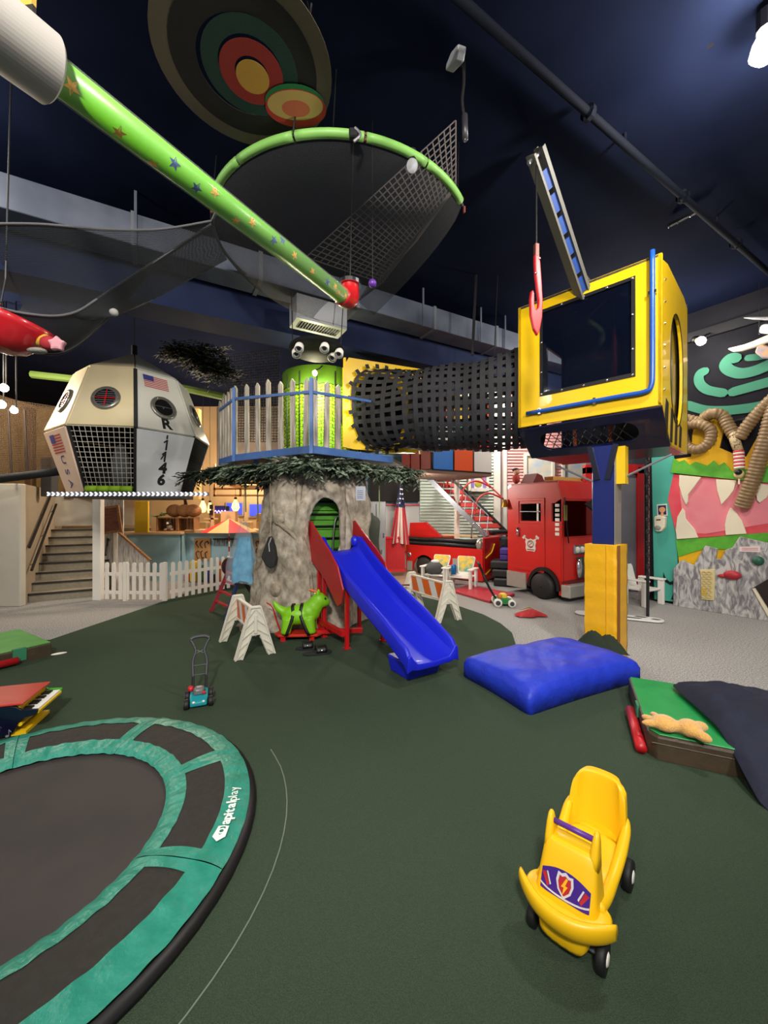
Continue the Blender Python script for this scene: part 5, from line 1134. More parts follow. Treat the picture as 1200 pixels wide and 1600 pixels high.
S(MB().box2((lo.x-.1, 12.56, lo.z), (hi.x+.1, 12.60, hi.z)), 'board', M('sign_navy', '#2a2a6a', .5), nb)
for rw_ in range(2): S(MB().tube(spline([(lo.x+.02+.05*k, 12.54, lo.z+.14+.16*rw_+(.05 if k % 2 else -.03)) for k in range(9)], 3), .011, 5), 'neon_tube', M('neon_purple', '#a58cff', .4, emit=4), nb)
cc_ = T('cafe_counter', 'tan cafe counter with a display rail behind the shop', 'counter', (-5, 11.4, 0)); S(MB().box2((-6.2, 11.2, 0), (-1.2, 11.7, 1.05)), 'body', m_top, cc_); S(MB().box2((-6.2, 11.1, 1.05), (-1.2, 11.8, 1.12)), 'top', M('cafe_top', '#dcc39a', .5), cc_)
lo = P(335, 790, 11.0)
for k in range(9):
    x = -5.3+.42*k; h = .2+.12*((k*5) % 3); o = bx('cafe_box', (x, 11.25, 1.12), (x+.26, 11.5, 1.12+h), M('cafebox%d' % (k % 3), ['#e0c896', '#cfa86a', '#efe2c4'][k % 3], .6), bev=.01); tag(o, 'tan carton on the cafe counter, %s from the left' % ORD[k], 'carton', 'cartons on the cafe counter')
sf = T('ceiling_shelf', 'pale slatted wooden rack hanging over the cafe', 'rack', P(365, 775, 10.8))
for z in (2.02, 2.2): S(MB().box2((-4.6, 10.7, z), (-3.2, 10.75, z+.05)), 'slat', m_top, sf)
for x in (-4.6, -3.9, -3.25): S(MB().box2((x, 10.7, 2.02), (x+.05, 10.75, 2.9)), 'upright', m_top, sf)
for k, (px, py, w_) in enumerate(((345, 745, .5), (372, 752, .6), (390, 760, .5))):
    p = P(px, py, 10.0); tag(S(MB(Matrix.Translation(p)).lathe([(0, -.03), (w_*.8, -.03), (w_, .0), (w_*.8, .03), (0, .03)], 24), 'ceiling_disc', M('disc_cream', '#d9bd8a', .6), smooth=False), ['left round cream ceiling panel behind the tree', 'middle round cream ceiling panel behind the tree', 'right round cream ceiling panel behind the tree'][k], 'ceiling panel')
# wooden toy coffee machine on the counter
cf = T('coffee_stand', 'tan wooden play stand with black dials on the counter', 'toy', (-3.95, 9.6, 1.18)); S(MB().box2((-4.15, 9.5, 1.18), (-4.08, 9.56, 1.75)), 'post', m_top, cf); S(MB().box2((-4.3, 9.5, 1.42), (-4.0, 9.58, 1.46)), 'arm', m_top, cf)
S(MB().box2((-3.95, 9.6, 1.18), (-3.6, 9.8, 1.62)), 'box', m_top, cf)
for x, z in ((-4.14, 1.72), (-4.14, 1.58), (-3.75, 1.68)): S(MB().box2((x-.03, 9.47, z-.05), (x+.05, 9.5, z+.06)), 'dial', black, cf)
# parasol
pp = G(358, 912); pp = V(((358-600)/FPX*8.9, 8.9, 0)); um = T('parasol', 'red and tan play parasol behind the fence', 'parasol', pp)
zt_ = EYE-(810-800)/FPX*8.9; zr = EYE-(831-800)/FPX*8.9
for k in range(8):
    a0, a1 = 2*PI*k/8+.35, 2*PI*(k+1)/8+.35; mb = MB(Matrix.Translation(pp)); mb.add([(0, 0, zt_), (.60*math.cos(a0), .60*math.sin(a0), zr), (.56*math.cos((a0+a1)/2), .56*math.sin((a0+a1)/2), zr), (.60*math.cos(a1), .60*math.sin(a1), zr)], [(0, 1, 2), (0, 2, 3)])
    S(mb, 'canopy_panel', [M('parasol_red', '#d0303a', .6), M('parasol_tan', '#dfae6a', .6)][k % 2], um)
for k in range(12): S(MB(Matrix.Translation(pp)).lathe([(.016, .02+k*.115), (.016, .135+k*.115)], 8), 'pole_band', [M('pole_red', '#a8262e', .5), white][k % 2], um)
# ---------------------------------------------------------------- ladder slide, garment bag, small bag by the trunk
l0, l1 = G(337, 965), G(352, 972); sd_ = T('step_ladder', 'small red and blue play ladder leaning beside the trunk', 'ladder', l0)
tp = V((.28, .30, .56)); m_lr = M('ladder_red', '#8a2430', .5); m_lb = M('ladder_blue', '#26305a', .5)
b0, b1, t0_, t1_ = G(329, 957), G(352, 969), P(357, 892, 6.45), P(375, 898, 6.2)
for p, q, m_ in ((b0, t0_, m_lr), (b1, t1_, m_lb)): S(MB().beam(p, q, .035, .055), 'rail', m_, sd_)
for q in (.28, .52, .76, .97): S(MB().beam(b0.lerp(t0_, q), b1.lerp(t1_, q), .05, .022), 'step', MATS['toy_red'], sd_)
S(MB().beam(t1_, t1_+V((.25, .30, -.62)), .04, .04), 'rear_leg', black, sd_); tp = t0_-b0
S(MB().ell((b0+tp)+V((-.02, .15, .05)), (.16, .10, .16), 12, 8), 'side_disc', M('ladder_maroon', '#4a1620', .5), sd_, smooth=True)
gb = T('garment_bag', 'clear plastic garment bag holding a light blue dress', 'garment bag', P(379, 912, 6.1))
gtop, gb0 = P(381, 815, 6.1), P(377, 912, 6.1)
def bagpt(u, v, k):
    a = 2*PI*u; wv = (.035+.20*min(v*1.5, 1)**.8)*k; c = gtop.lerp(gb0, v); return c+V((wv*math.cos(a)+.012*math.sin(7*a+v*9), .45*wv*math.sin(a)+.01*math.sin(5*a), .03*math.sin(3*a)*v))
S(MB().grid(lambda u, v: bagpt(u, v, 1), 28, 14), 'plastic_cover', M('clear_plastic', '#d6e2f2', .10, alpha=.20), gb, smooth=True)
S(MB().grid(lambda u, v: bagpt(u, .25+.72*v, .68)+V((.02, -.0, 0)), 28, 12), 'dress', M('dress_blue', '#2f9fd0', .7, hex2='#63c4ea', scale=9, bump=.4, bscale=10), gb, smooth=True)
S(MB().tube([gtop, gtop+V((0, .05, 1.25))], .004, 5), 'hanger_cord', steel, gb)
db = T('drawstring_bag', 'black drawstring bag hanging on the trunk', 'bag', P(424, 880, 5.2))
Fd = frame(P(422, 882, 5.22), (1, 0, 0)); k_ = 5.2/FPX
S(MB(plate(Fd, -.06)).prism([(x*k_, z*k_) for x, z in ((-12, 12), (-8, 25), (-1, 44), (2, 44), (8, 28), (11, 10), (9, -2), (2, -6), (-6, 0))], .12), 'bag', M('bag_black', '#1a1b1e', .7, bump=.3, bscale=14), db, bev=.04, seg=3)
S(MB().tube([P(422, 838, 5.2), P(424, 800, 5.2), P(422, 760, 5.2), P(423, 728, 5.3)], .005, 5), 'rope', M('rope_tan', '#a59a80', .8), db); S(MB().tube([P(424, 840, 5.14), P(420, 850, 5.14), P(421, 862, 5.14)], .006, 5), 'cord', M('cord_white', '#b9b6ae', .8), db)
# rope strings hanging under the garlands
for px, y1, lb in ((383, 800, 'thin green hanging cord left of the trunk, nearest the screens'), (402, 815, 'thin green hanging cord left of the trunk, nearest the trunk'), (592, 805, 'thin green hanging cord right of the trunk')):
    tag(S(MB().tube([P(px, 725, 6.0), P(px+1, y1, 6.0)], .010, 6), 'garland_cord', M('cord_green', '#8a9a70', .5)), lb, 'cord')
# upper-left safety net of the balcony, wall lamps
net('balcony_net', 'brown rope safety net along the balcony left of the capsule', quad(P(-30, 745, 6.6), P(110, 738, 7.2), P(120, 640, 7.4), P(-30, 618, 6.8)), 60, 42, .0045, M('net_brown', '#4a3826', .8))
for px, lb in ((15, 'left upright rope post in the balcony net'), (40, 'right upright rope post in the balcony net')):
    tag(S(MB().tube([P(px+3, 738, 6.6), P(px-2, 640, 6.7)], .018, 6), 'net_post', M('rope_brown', '#33261c', .8)), lb, 'post')
for px, py, lb in ((6, 606, 'upper lit spot bulb at the left edge'), (2, 632, 'lower lit spot bulb at the left edge'), (22, 641, 'small lit spot bulb beside the balcony net')):
    p = P(px, py, 6.2); t = T('spot_lamp', lb, 'spot lamp', p); k_ = 1.0 if px > 20 else 1.2
    S(MB(frame(p, (.6, -.6, -.5))).ell((0, 0, 0), (.06*k_, .05*k_, .05*k_), 12, 8), 'bulb', M('spot_glow', '#fff1dc', .3, emit=26), t, smooth=True); S(MB(frame(p, (.6, -.6, -.5))).lathe([(.05, -.02), (.03, -.14), (0, -.15)], 12, Matrix.Rotation(PI/2, 4, 'Y')), 'socket', M('socket_silver', '#b5b0a8', .3, .6), t, smooth=True)
    S(MB().tube([p+V((-.04, .08, .06)), V((p.x-.06, p.y+.1, 4.94))], .010, 6), 'stem', black, t)
# lime foam bars on the dark far frame
for a_, b_, lb in (((50, 585), (115, 592), 'pale green foam bar above the capsule left'), ((285, 606), (350, 620), 'pale green foam bar right of the capsule')):
    tag(S(MB().tube([P(*a_, 7.6), P(*b_, 7.6)], .07, 8), 'foam_bar', M('foam_dull_green', '#7d9a4a', .6)), lb, 'foam bar')

tag(bx('dark_column', (P(63, 0, 7.6).x, 7.6, 1.9), (P(80, 0, 7.6).x, 7.78, P(0, 715, 7.6).z), M('column_grey', '#3c3a3a', .7), bev=.01), 'short dark grey column behind the padded beam', 'column')
# ---------------------------------------------------------------- red fire van on the right
VC = V((3.13, 7.0, 0)); FV = frame(VC, UU); PFt = plate(FV)       # x along the front, y back along the side; front polygons in (x, z)
m_tr = M('truck_red', '#c91a16', .4, coat=.15, hex2='#bf1814', scale=2); m_dia = M('diamond_plate', '#a8a49c', .4, .4, bump=.6, bscale=90)
m_dk = M('cab_dark', '#2a1a1a', .6)
LV, WV, HV = 1.22, 1.72, 2.16
van = T('fire_van', 'red play fire van with black wheel beside the crane post', 'play truck', VC+UU*1.0+VV*.6)
FSd = FV @ Matrix(((0, 0, 1, 0), (1, 0, 0, 0), (0, 1, 0, 0), (0, 0, 0, 1)))     # polygon (y back, z up) extruded along x
# side skin with the window cut and wheel arch
n = 40
def arch_out():
    pts = [(LV, .12), (LV, HV)]
    pts += [(.08, HV), (-.02, 1.84), (-.02, .34), (-.10, .34), (-.10, .12), (.05, .12)]
    pts += [(.36+.31*math.cos(a), .24+.33*math.sin(a)) for a in [PI-PI*k/12 for k in range(13)]]
    return pts
wx0, wx1, wz0, wz1 = .43, .90, 1.43, 1.76
sidep = arch_out()
S(MB(FSd).prism([p for p in [(LV, .12), (LV, wz0), (-.02, wz0), (-.02, .34), (-.10, .34), (-.10, .12), (.05, .12)]+[(.36+.31*math.cos(a), .24+.33*math.sin(a)) for a in [PI-PI*k/12 for k in range(13)]]], .04), 'side_lower', m_tr, van)
S(MB(FSd).prism([(LV, wz1), (LV, HV), (.08, HV), (-.0, 1.84), (.14, wz1)], .04), 'side_upper', m_tr, van)
S(MB(FSd).prism([(LV, wz0), (LV, wz1), (wx1, wz1), (wx1, wz0)], .04), 'side_pillar', m_tr, van); S(MB(FSd).prism([(wx0, wz0), (wx0, wz1), (.20, wz1), (.20, wz0)], .04), 'side_pillar', m_tr, van)
dr = S(MB(FSd @ Matrix.Translation((0, 0, -.015))).ring([(.34, .52), (.34, 1.86), (1.0, 1.86), (1.0, .52)], [(wx0-.03, wz0-.05), (wx0-.03, wz1+.05), (wx1+.03, wz1+.05), (wx1+.03, wz0-.05)], .02), 'door', m_tr, van, bev=.006)
S(MB(FV).box2((-.02, .345, .48), (-.012, 1.0, .53)), 'door_edge', m_tr, dr)
for z in (1.60,): S(MB(FV).box2((-.02, wx0, z), (.0, wx1, z+.015)), 'window_bar', steel, dr)
S(MB(FV).box2((.012, wx0+.06, wz0), (.02, wx0+.10, wz1)), 'white_strip', white, dr)
S(MB(FV).tube([(-.03, .94, 1.13), (-.03, .94, 1.30)], .028, 10), 'door_handle', chrome, dr, smooth=True)
# emblem: crossed tools over a shield
Fem = FSd @ Matrix.Translation((.64, .98, -.022)); me_ = M('emblem_pale', '#d8cfc4', .5)
for s_ in (-1, 1): S(MB(Fem).beam((s_*.02, -.02, .002), (-s_*.15, .14, .002), .022, .006, (0, 0, 1)), 'emblem_axe', me_, dr); S(MB(Fem @ Matrix.Translation((-s_*.155, .145, -.001)) @ Matrix.Rotation(s_*.7, 4, 'Z')).prism([(-.04, -.02), (.04, -.03), (.05, .015), (-.03, .02)], .005), 'emblem_axe', me_, dr)
S(MB(Fem @ Matrix.Translation((0, 0, -.004))).prism([(.0, .115), (.05, .095), (.10, .11), (.125, .05), (.105, -.01), (.115, -.07), (.09, -.13), (.03, -.12), (-.03, -.12), (-.09, -.13), (-.115, -.07), (-.105, -.01), (-.125, .05), (-.10, .11), (-.05, .095)], .006), 'emblem', me_, dr)
S(MB(Fem @ Matrix.Translation((0, 0, -.006))).ring(circ(.075, 20, 0, .01), circ(.058, 20, 0, .01), .004), 'emblem_ring', M('emblem_dark', '#8a4038', .5), dr)
S(MB(Fem @ Matrix.Translation((0, 0, -.006))).prism(strip([(.035, .045), (.0, .055), (-.03, .03), (.0, .01), (.03, -.015), (.0, -.04), (-.035, -.03)], .014), .004), 'emblem_swirl', MATS['emblem_dark'], dr)
S(MB(Fem @ Matrix.Translation((0, 0, -.006))).prism([(-.08, -.105), (.08, -.105), (.08, -.085), (-.08, -.085)], .004), 'emblem_bar', MATS['emblem_dark'], dr)
text('ENGINE', .04, me_, Fem @ Matrix.Translation((0, -.165, -.002)) @ Matrix.Rotation(PI, 4, 'Y'), 'emblem_text', dr) if False else None
# front: lower nose, windshield frame, roof
S(MB(FV).box2((0, -.02, .34), (WV, .03, 1.14)), 'nose', m_tr, van, bev=.02, seg=2)
S(MB(PFt @ Matrix.Translation((0, 0, 0))).ring([(0, 1.14), (WV, 1.14), (WV, 1.84), (0, 1.84)], [(.05, 1.16), (WV-.05, 1.16), (WV-.05, 1.80), (.05, 1.80)], .02), 'windshield_frame', m_tr, van)
S(MB(FV).add([(0, 0, 1.84), (WV, 0, 1.84), (WV, .08, HV), (0, .08, HV)], [(0, 1, 2, 3)]), 'brow', m_tr, van, solid=.02)
S(MB(FV).box2((0, .08, HV-.03), (WV, LV, HV)), 'roof', m_tr, van); S(MB(FV).box2((WV-.04, 0, .3), (WV, LV, HV)), 'far_side', m_tr, van)
S(MB(FV).box2((.05, LV-.05, .1), (WV, LV, HV-.05)), 'cab_back', m_dk, van); S(MB(FV).box2((.1, .1, .95), (WV-.1, .35, 1.12)), 'dashboard', M('dash_grey', '#4a4440', .5), van); S(MB(FV).box2((.04, .02, .30), (WV-.04, LV, .34)), 'cab_floor', m_dk, van)
for k in range(7): S(MB(FV).box2((-.01, .04, 1.18+.085*k), (.008, .12, 1.235+.085*k)), 'marker_block', white, van)
S(MB(FV).tube([(.14, -.05, 1.05), (.08, -.05, 1.30), (.02, -.05, 1.86)], .012, 6), 'wiper', black, van); S(MB(FV).tube([(.03, -.06, 1.45), (.03, -.06, 1.72)], .03, 8), 'mirror', M('mirror_olive', '#6a6a2a', .4), van)
lmp = S(MB(FV).box2((.28, -.07, .84), (.72, .0, 1.0)), 'headlight_bezel', chrome, van, bev=.02)
for x in (.36, .5, .64): S(MB(FV).ell((x, -.075, .92), (.055, .03, .055), 12, 8), 'headlight', M('lens', '#e8e2d4', .15), lmp, smooth=True)
S(MB(FV).ell((.42, -.06, .58), (.07, .05, .17), 14, 10), 'grille_bar', chrome, van, smooth=True); S(MB(FV).box2((.40, -.04, .40), (1.4, 0, .78)), 'grille', M('grille_dark', '#5a5854', .4, .5), van)
for k in range(6): S(MB(FV).box2((.46+.14*k, -.055, .42), (.50+.14*k, -.03, .76)), 'grille_slat', chrome, van)
S(MB(FV).box2((-.02, -.18, .10), (WV+.02, .0, .32)), 'bumper', m_dia, van, bev=.015); S(MB(FV).box2((-.03, .75, .12), (.0, LV, .42)), 'lower_plate', m_dia, van)
S(MB(FV).box2((0, -.06, .32), (WV, 0, .38)), 'step_lip', M('van_dark_red', '#5a0c0c', .5), van)  # darker red strip above the bumper
FW = FV @ Matrix.Translation((.02, .36, .24)) @ Matrix.Rotation(PI/2, 4, 'Y')
wl_ = S(MB(FW).lathe([(0, -.12), (.19, -.12), (.235, -.09), (.24, -.05), (.24, .12), (0, .12)], 32), 'wheel', M('wheel_cover', '#1a1a1c', .6, bump=.2, bscale=12), van, smooth=True)
S(MB(FW).ell((0, 0, -.12), (.02, .02, .02), 8, 6), 'hub', black, wl_)
S(MB(FSd @ Matrix.Translation((0, 0, -.04))).ring([(.36+.345*math.cos(a), .20+.39*math.sin(a)) for a in [PI*k/16 for k in range(17)]]+[(.36-.30, .19), (.36+.30, .19)], [(.36+.29*math.cos(a), .20+.32*math.sin(a)) for a in [PI*k/16 for k in range(17)]]+[(.36-.285, .195), (.36+.285, .195)], .06), 'wheel_arch', black, van)
# bell, roof things
bl_ = T('brass_bell', 'brass bell on the corner of the red van', 'bell', FV @ V((-.05, LV+.03, 1.72))); S(MB(FV @ Matrix.Translation((-.05, LV+.03, 1.78))).lathe([(.075, -.08), (.055, -.02), (.04, .05), (.02, .08), (0, .085)], 14), 'bell', M('brass', '#b8862a', .3, .8), bl_, smooth=True)
ro = T('roof_boat', 'tan wooden boat lying on the van roof', 'boat', FV @ V((1.1, .6, HV)))
S(MB(FV).loft([[(x, .6+w_*math.cos(a), HV+.06+.12*math.sin(a)) for a in [PI+PI*k/8 for k in range(9)]] for x, w_ in ((.35, .02), (.5, .12), (.8, .2), (1.2, .2), (1.5, .12), (1.65, .02))], closed=False), 'hull', m_crate, ro, smooth=True, solid=.02)
S(MB(FV).box2((.45, .5, HV+.05), (1.6, .7, HV+.13)), 'cargo', M('tan_mat', '#c99a4a', .7), ro)
tag(S(MB(FV).prism([(0, 0), (.35, 0), (.26, .14), (.12, .18)], .3, Matrix.Translation((.0, .9, HV)) @ Matrix.Rotation(PI/2, 4, 'X')), 'roof_wedge', M('maroon_box', '#6a2a24', .6)), 'maroon wedge box on the van roof corner', 'box')
fg = T('roof_figure', 'small plush figure sitting on the van roof', 'plush toy', FV @ V((-.05+.1, 1.0, HV))); S(MB(FV).ell((.05, 1.05, HV+.10), (.08, .07, .10), 10, 8), 'body', M('figure_red', '#b8423a', .8), fg, smooth=True); S(MB(FV).ell((.05, 1.04, HV+.24), .065, 10, 8), 'head', M('figure_skin', '#e0a988', .7), fg, smooth=True); S(MB(FV).ell((.05, 1.06, HV+.28), (.07, .07, .045), 10, 6), 'hair', M('figure_hair', '#3a2420', .8), fg, smooth=True)
tag(S(MB(FV).prism([(.55, 1.74), (.72, 1.80), (.80, 1.84), (.84, 1.60), (.74, 1.66)], .03, plate(Matrix.Identity(4), .06)), 'dark_plush_wing', black), 'dark pointed bat-like decoration hanging at the windshield', 'decoration')
# ---------------------------------------------------------------- red fire engine with ladder, far centre
EA, EB = V((.60, 10.35, 0)), V((2.25, 8.98, 0)); FE = frame(EA, EB-EA); LE = (EB-EA).length
eng = T('fire_engine', 'long red play fire engine with black hoses in front of the sage wall', 'play truck', EA.lerp(EB, .5))
FEs = plate(FE)
body = [(0, .30), (0, .78), (LE, .78), (LE+.06, .95), (LE+.06, .10), (LE*.98, .02), (.95, .02)]+[(.58+.34*math.cos(a), .20+.34*math.sin(a)) for a in [PI*k/10 for k in range(11)]]+[(.05, .06)]
S(MB(FEs).prism([(0, .10), (0, .76), (LE, .76), (LE, .03), (.92, .03)]+[(.56+.34*math.cos(a), .16+.36*math.sin(a)) for a in [PI*k/10 for k in range(11)]]+[(.20, .10)], .04), 'side_panel', m_tr, eng)
S(MB(FE).box2((0, 0, .60), (LE, .9, .78)), 'bed', m_tr, eng); S(MB(FE).box2((LE-.03, 0, .03), (LE+.02, .95, 1.02)), 'front_panel', m_tr, eng, bev=.02)
S(MB(FE).box2((.0, -.035, .60), (LE-.05, .0, .64)), 'chrome_line', chrome, eng); S(MB(FE).box2((1.38, -.05, .14), (1.80, -.03, .50)), 'chrome_plate', m_dia, eng); S(MB(FE).box2((.04, -.05, .10), (.20, -.03, .34)), 'chrome_plate', m_dia, eng)
S(MB(FE @ Matrix.Translation((.10, -.045, .50)) @ Matrix.Rotation(PI/2, 4, 'X')).lathe([(0, .01), (.05, .01), (.06, 0)], 14), 'side_gauge', chrome, eng)
S(MB(FE).box2((0, -.02, .74), (LE-.02, .06, .76)), 'hose_tray', black, eng)
for z in (.82, .92): S(MB(FE).tube([(.05, -.01, z), (.5, -.015, z-.008), (1.0, -.01, z+.006), (LE-.15, -.01, z-.012)], .052, 10), 'hose', M('hose_black', '#141416', .5), eng, smooth=True)
S(MB(FE).ell((LE-.10, -.02, .86), (.08, .05, .13), 12, 10), 'headlight', M('chrome_lens', '#b3ada4', .25, .6), eng, smooth=True)
S(MB(FEs @ Matrix.Translation((0, 0, -.10))).prism([(.02, .98), (.05, 1.32), (.52, 1.34), (.98, .98)], .05), 'cab_side', m_tr, eng, bev=.01); S(MB(FE).beam((.52, .08, 1.33), (1.0, .08, .97), .10, .05), 'cab_edge', redp, eng)
S(MB(FE).box2((.0, .05, .78), (1.0, .85, .98)), 'cab_block', m_tr, eng); S(MB(FE).box2((1.0, .1, 1.02), (LE-.2, .14, 1.06)), 'grab_rail', m_top, eng)
for x in (.30, .86): pass
FWh = FE @ Matrix.Translation((.50, .04, .24)) @ Matrix.Rotation(PI/2, 4, 'X'); S(MB(FWh).lathe([(0, .03), (.19, .03), (.23, .0), (.23, -.1)], 24), 'wheel', M('wheel_brown_black', '#2a2522', .7), eng, smooth=True)
S(MB(FE).box2((.2, .2, .02), (LE, .8, .6)), 'underbody', M('under_black', '#0c0c0d', .8), eng)
S(MB(FE).tube(spline([(LE-.35, .1, .98), (LE-.33, .1, 1.28), (LE-.25, .12, 1.34), (LE-.15, .15, 1.25), (LE-.02, .2, 1.0)], 4), .018, 8), 'grab_hoop', chrome, eng, smooth=True)
m_yt = M('rope_yellow', '#e8b81c', .5)
for z in (.55, .18): S(MB(FE).tube(spline([(LE+.03, .05, z), (LE+.04, .2, z+.06), (LE+.04, .35, z+.12), (LE+.04, .5, z+.30)], 4), .018, 6), 'yellow_rope', m_yt, eng, smooth=True)
# ladder rising to the left with red rungs and hoops
la0, la1 = P(768, 838, 9.6), P(668, 738, 10.3)
ld = T('rescue_ladder', 'steel rescue ladder with red treads rising over the fire engine', 'ladder', la0)
off = V((.55, .40, 0))
S(MB().beam(la0+V((-.12, 0, 0)), la1+V((-.12, 0, 0)), .05, .12), 'rail', steel, ld); S(MB().beam(la0+off, la1+off, .05, .12), 'rail', black, ld)
for k in range(9): p = la0.lerp(la1, .04+.108*k)+V((-.1, 0, 0)); S(MB().beam(p, p+off+V((.1, 0, 0)), .13, .03, (.3, -.75, .6)), 'tread', M('tread_red', '#b8322c', .5), ld)
for k in range(10): q = k/9; p = la0.lerp(la1, q)+V((-.12, -.02, .06)); S(MB().tube([p, p+V((.05, .05, .45))], .010, 5), 'guard_bar', steel, ld)
S(MB().tube([la0+V((-.08, 0, .50)), la1+V((-.08, 0, .50))], .016, 6), 'hand_rail', steel, ld)
for k, q in enumerate((.25, .45, .68)):
    p = la0.lerp(la1, q); S(MB().tube(spline([p+V((.0, .0, .10)), p+V((.10, .15, .48)), p+V((.42, .32, .66)), p+off+V((.28, 0, .52)), ], 6), .024, 8), 'safety_hoop', MATS['tread_red'], ld, smooth=True)
S(MB().tube([la0.lerp(la1, .25)+off+V((.28, 0, .52)), la0.lerp(la1, .68)+off+V((.28, 0, .52))], .020, 8), 'hoop_rail', MATS['tread_red'], ld)
for k in range(3): S(MB().beam(la0+off*.2+V((-.15+.14*k, -.05, -.16*k+.1)), la0+off+V((.25+.10*k, -.05, -.16*k+.1)), .12, .10), 'foam_step', M('foam_black', '#18181a', .7), ld, bev=.03)
# small flag on a pole
fp_ = V((.36, 9.9, 0)); ff = T('flag', 'furled stars and stripes flag on a pole at the fire engine', 'flag', fp_+V((0, 0, .75)))
S(MB().tube([fp_+V((0, 0, .70)), fp_+V((.05, 0, 2.45))], .012, 6), 'pole', steel, ff); S(MB().ell(fp_+V((.05, 0, 2.47)), .025, 8, 6), 'finial', M('finial_gold', '#c9a23a', .3, .7), ff)
def flg(u, v): return fp_+V((.06+(-.34+.60*u)*(.05+.95*v**.9)*.82+.015*math.sin(u*19), -.10+.06*math.sin(u*13+v*2), 2.36-1.52*v-.10*abs(u-.4)*v))
for k in range(9): S(MB().grid(lambda u, v, k=k: flg((k+u)/9, .42+.58*v), 3, 14), 'stripe', [M('flag_cloth_red', '#a3202c', .7), M('flag_cloth_white', '#d8d0c4', .7)][k % 2], ff, smooth=True)
S(MB().grid(lambda u, v: flg(u, .42*v), 12, 8), 'canton', M('flag_cloth_navy', '#1c2144', .7), ff, smooth=True)
for k in range(14): p = flg((k % 4)*.24+.12, .10+.30*(k//4)/4+.03); S(MB(Matrix.Translation(p+V((0, -.015, 0))) @ Matrix.Rotation(PI/2, 4, 'X')).prism(star(.024), .004), 'star', MATS['flag_cloth_white'], ff)
# white door with orange sticker, grey locker, red crate panel
d2 = struct(bx('door_2', (0.02, 11.2, 0), (1.0, 11.27, 1.78), M('door_white', '#cfd0d0', .5), bev=.01))
bx('door_pane', (.25, 11.16, .85), (.62, 11.2, 1.45), M('pane_blue', '#8fb4cc', .2), d2); bx('notice', (.34, 11.14, 1.18), (.5, 11.16, 1.4), M('notice_grey', '#8a8078', .6), d2); bx('door_head_trim', (-.02, 11.12, 1.78), (1.04, 11.2, 1.83), redp, d2)
S(MB(plate(frame((.2, 11.13, .5), (1, 0, 0)))).prism([(.04, 0), (.60, 0), (.78, .30), (.62, .28), (.56, .52), (.46, .40), (.36, .62), (.24, .42), (.12, .50)], .02), 'orange_flame', M('sticker_flame', '#f07a1c', .5), d2)
lk = T('locker', 'grey metal locker right of the trunk', 'locker', (-.28, 9.6, 0)); S(MB().box2((-.42, 9.55, 0), (.04, 10.0, 1.85)), 'body', M('locker_grey', '#7d7f80', .5, .2), lk, bev=.01)
for x in (-.40, -.18): S(MB().box2((x, 9.52, .06), (x+.20, 9.55, 1.80)), 'door', M('locker_door', '#868889', .5, .2), lk, bev=.006)
for x, z in ((-.22, 1.0), (.0, 1.0), (-.22, 1.4), (-.05, .6)): S(MB().box2((x-.02, 9.50, z), (x+.01, 9.52, z+.10)), 'latch', chrome, lk)
hb = T('hanging_coat', 'dark green coat hanging on the locker', 'coat', (-.33, 9.35, .9)); S(MB().loft([hsec(-.33+dx, 9.38, z, w_, .10, 14, 2.4) for z, w_, dx in ((.60, .24, .02), (.75, .22, .0), (.95, .23, -.02), (1.2, .22, .01), (1.38, .24, .0), (1.46, .20, 0), (1.52, .09, 0), (1.58, .06, 0))]), 'coat', M('coat_green', '#2a3028', .85, bump=.5, bscale=12), hb, smooth=True); S(MB().tube([(-.42, 9.3, 1.5), (-.43, 9.3, 2.3)], .03, 6), 'red_scarf', M('scarf_red', '#9a2424', .7), hb)
nb_ = T('notice_board', 'small pale notice sheet fixed on the right of the trunk', 'notice', P(563, 780, 5.35)); lo, hi = P(556, 782, 5.32), P(571, 760, 5.32); S(MB().box2((lo.x, 5.30, lo.z), (hi.x, 5.32, hi.z)), 'sheet', M('sheet_lilac', '#a9aeb8', .5), nb_)
for k in range(5): S(MB().box2((lo.x+.02, 5.296, lo.z+.03+.024*k), (hi.x-.03, 5.30, lo.z+.038+.024*k)), 'text_line', M('text_grey', '#6a7090', .5), nb_)
rc_ = T('red_crate_panel', 'red slatted panel at the tail of the fire engine', 'panel', (.45, 9.9, .1)); S(MB().box2((.03, 9.86, .12), (.52, 9.90, .98)), 'backing', M('panel_dark_red', '#9a1c1c', .5), rc_)
for k in range(12): S(MB().box2((.04+.04*k, 9.83, .14), (.065+.04*k, 9.86, .96)), 'slat', redp, rc_)
for z in (.12, .94): S(MB().box2((.02, 9.81, z), (.54, 9.87, z+.05)), 'rail', redp, rc_)
struct(bx('floor_boards', (-.8, 8.6, .0), (.9, 11.2, .012), M('pale_boards', '#a8907c', .7, hex2='#8d7663', scale=6, stretch=(1, 8, 1))))
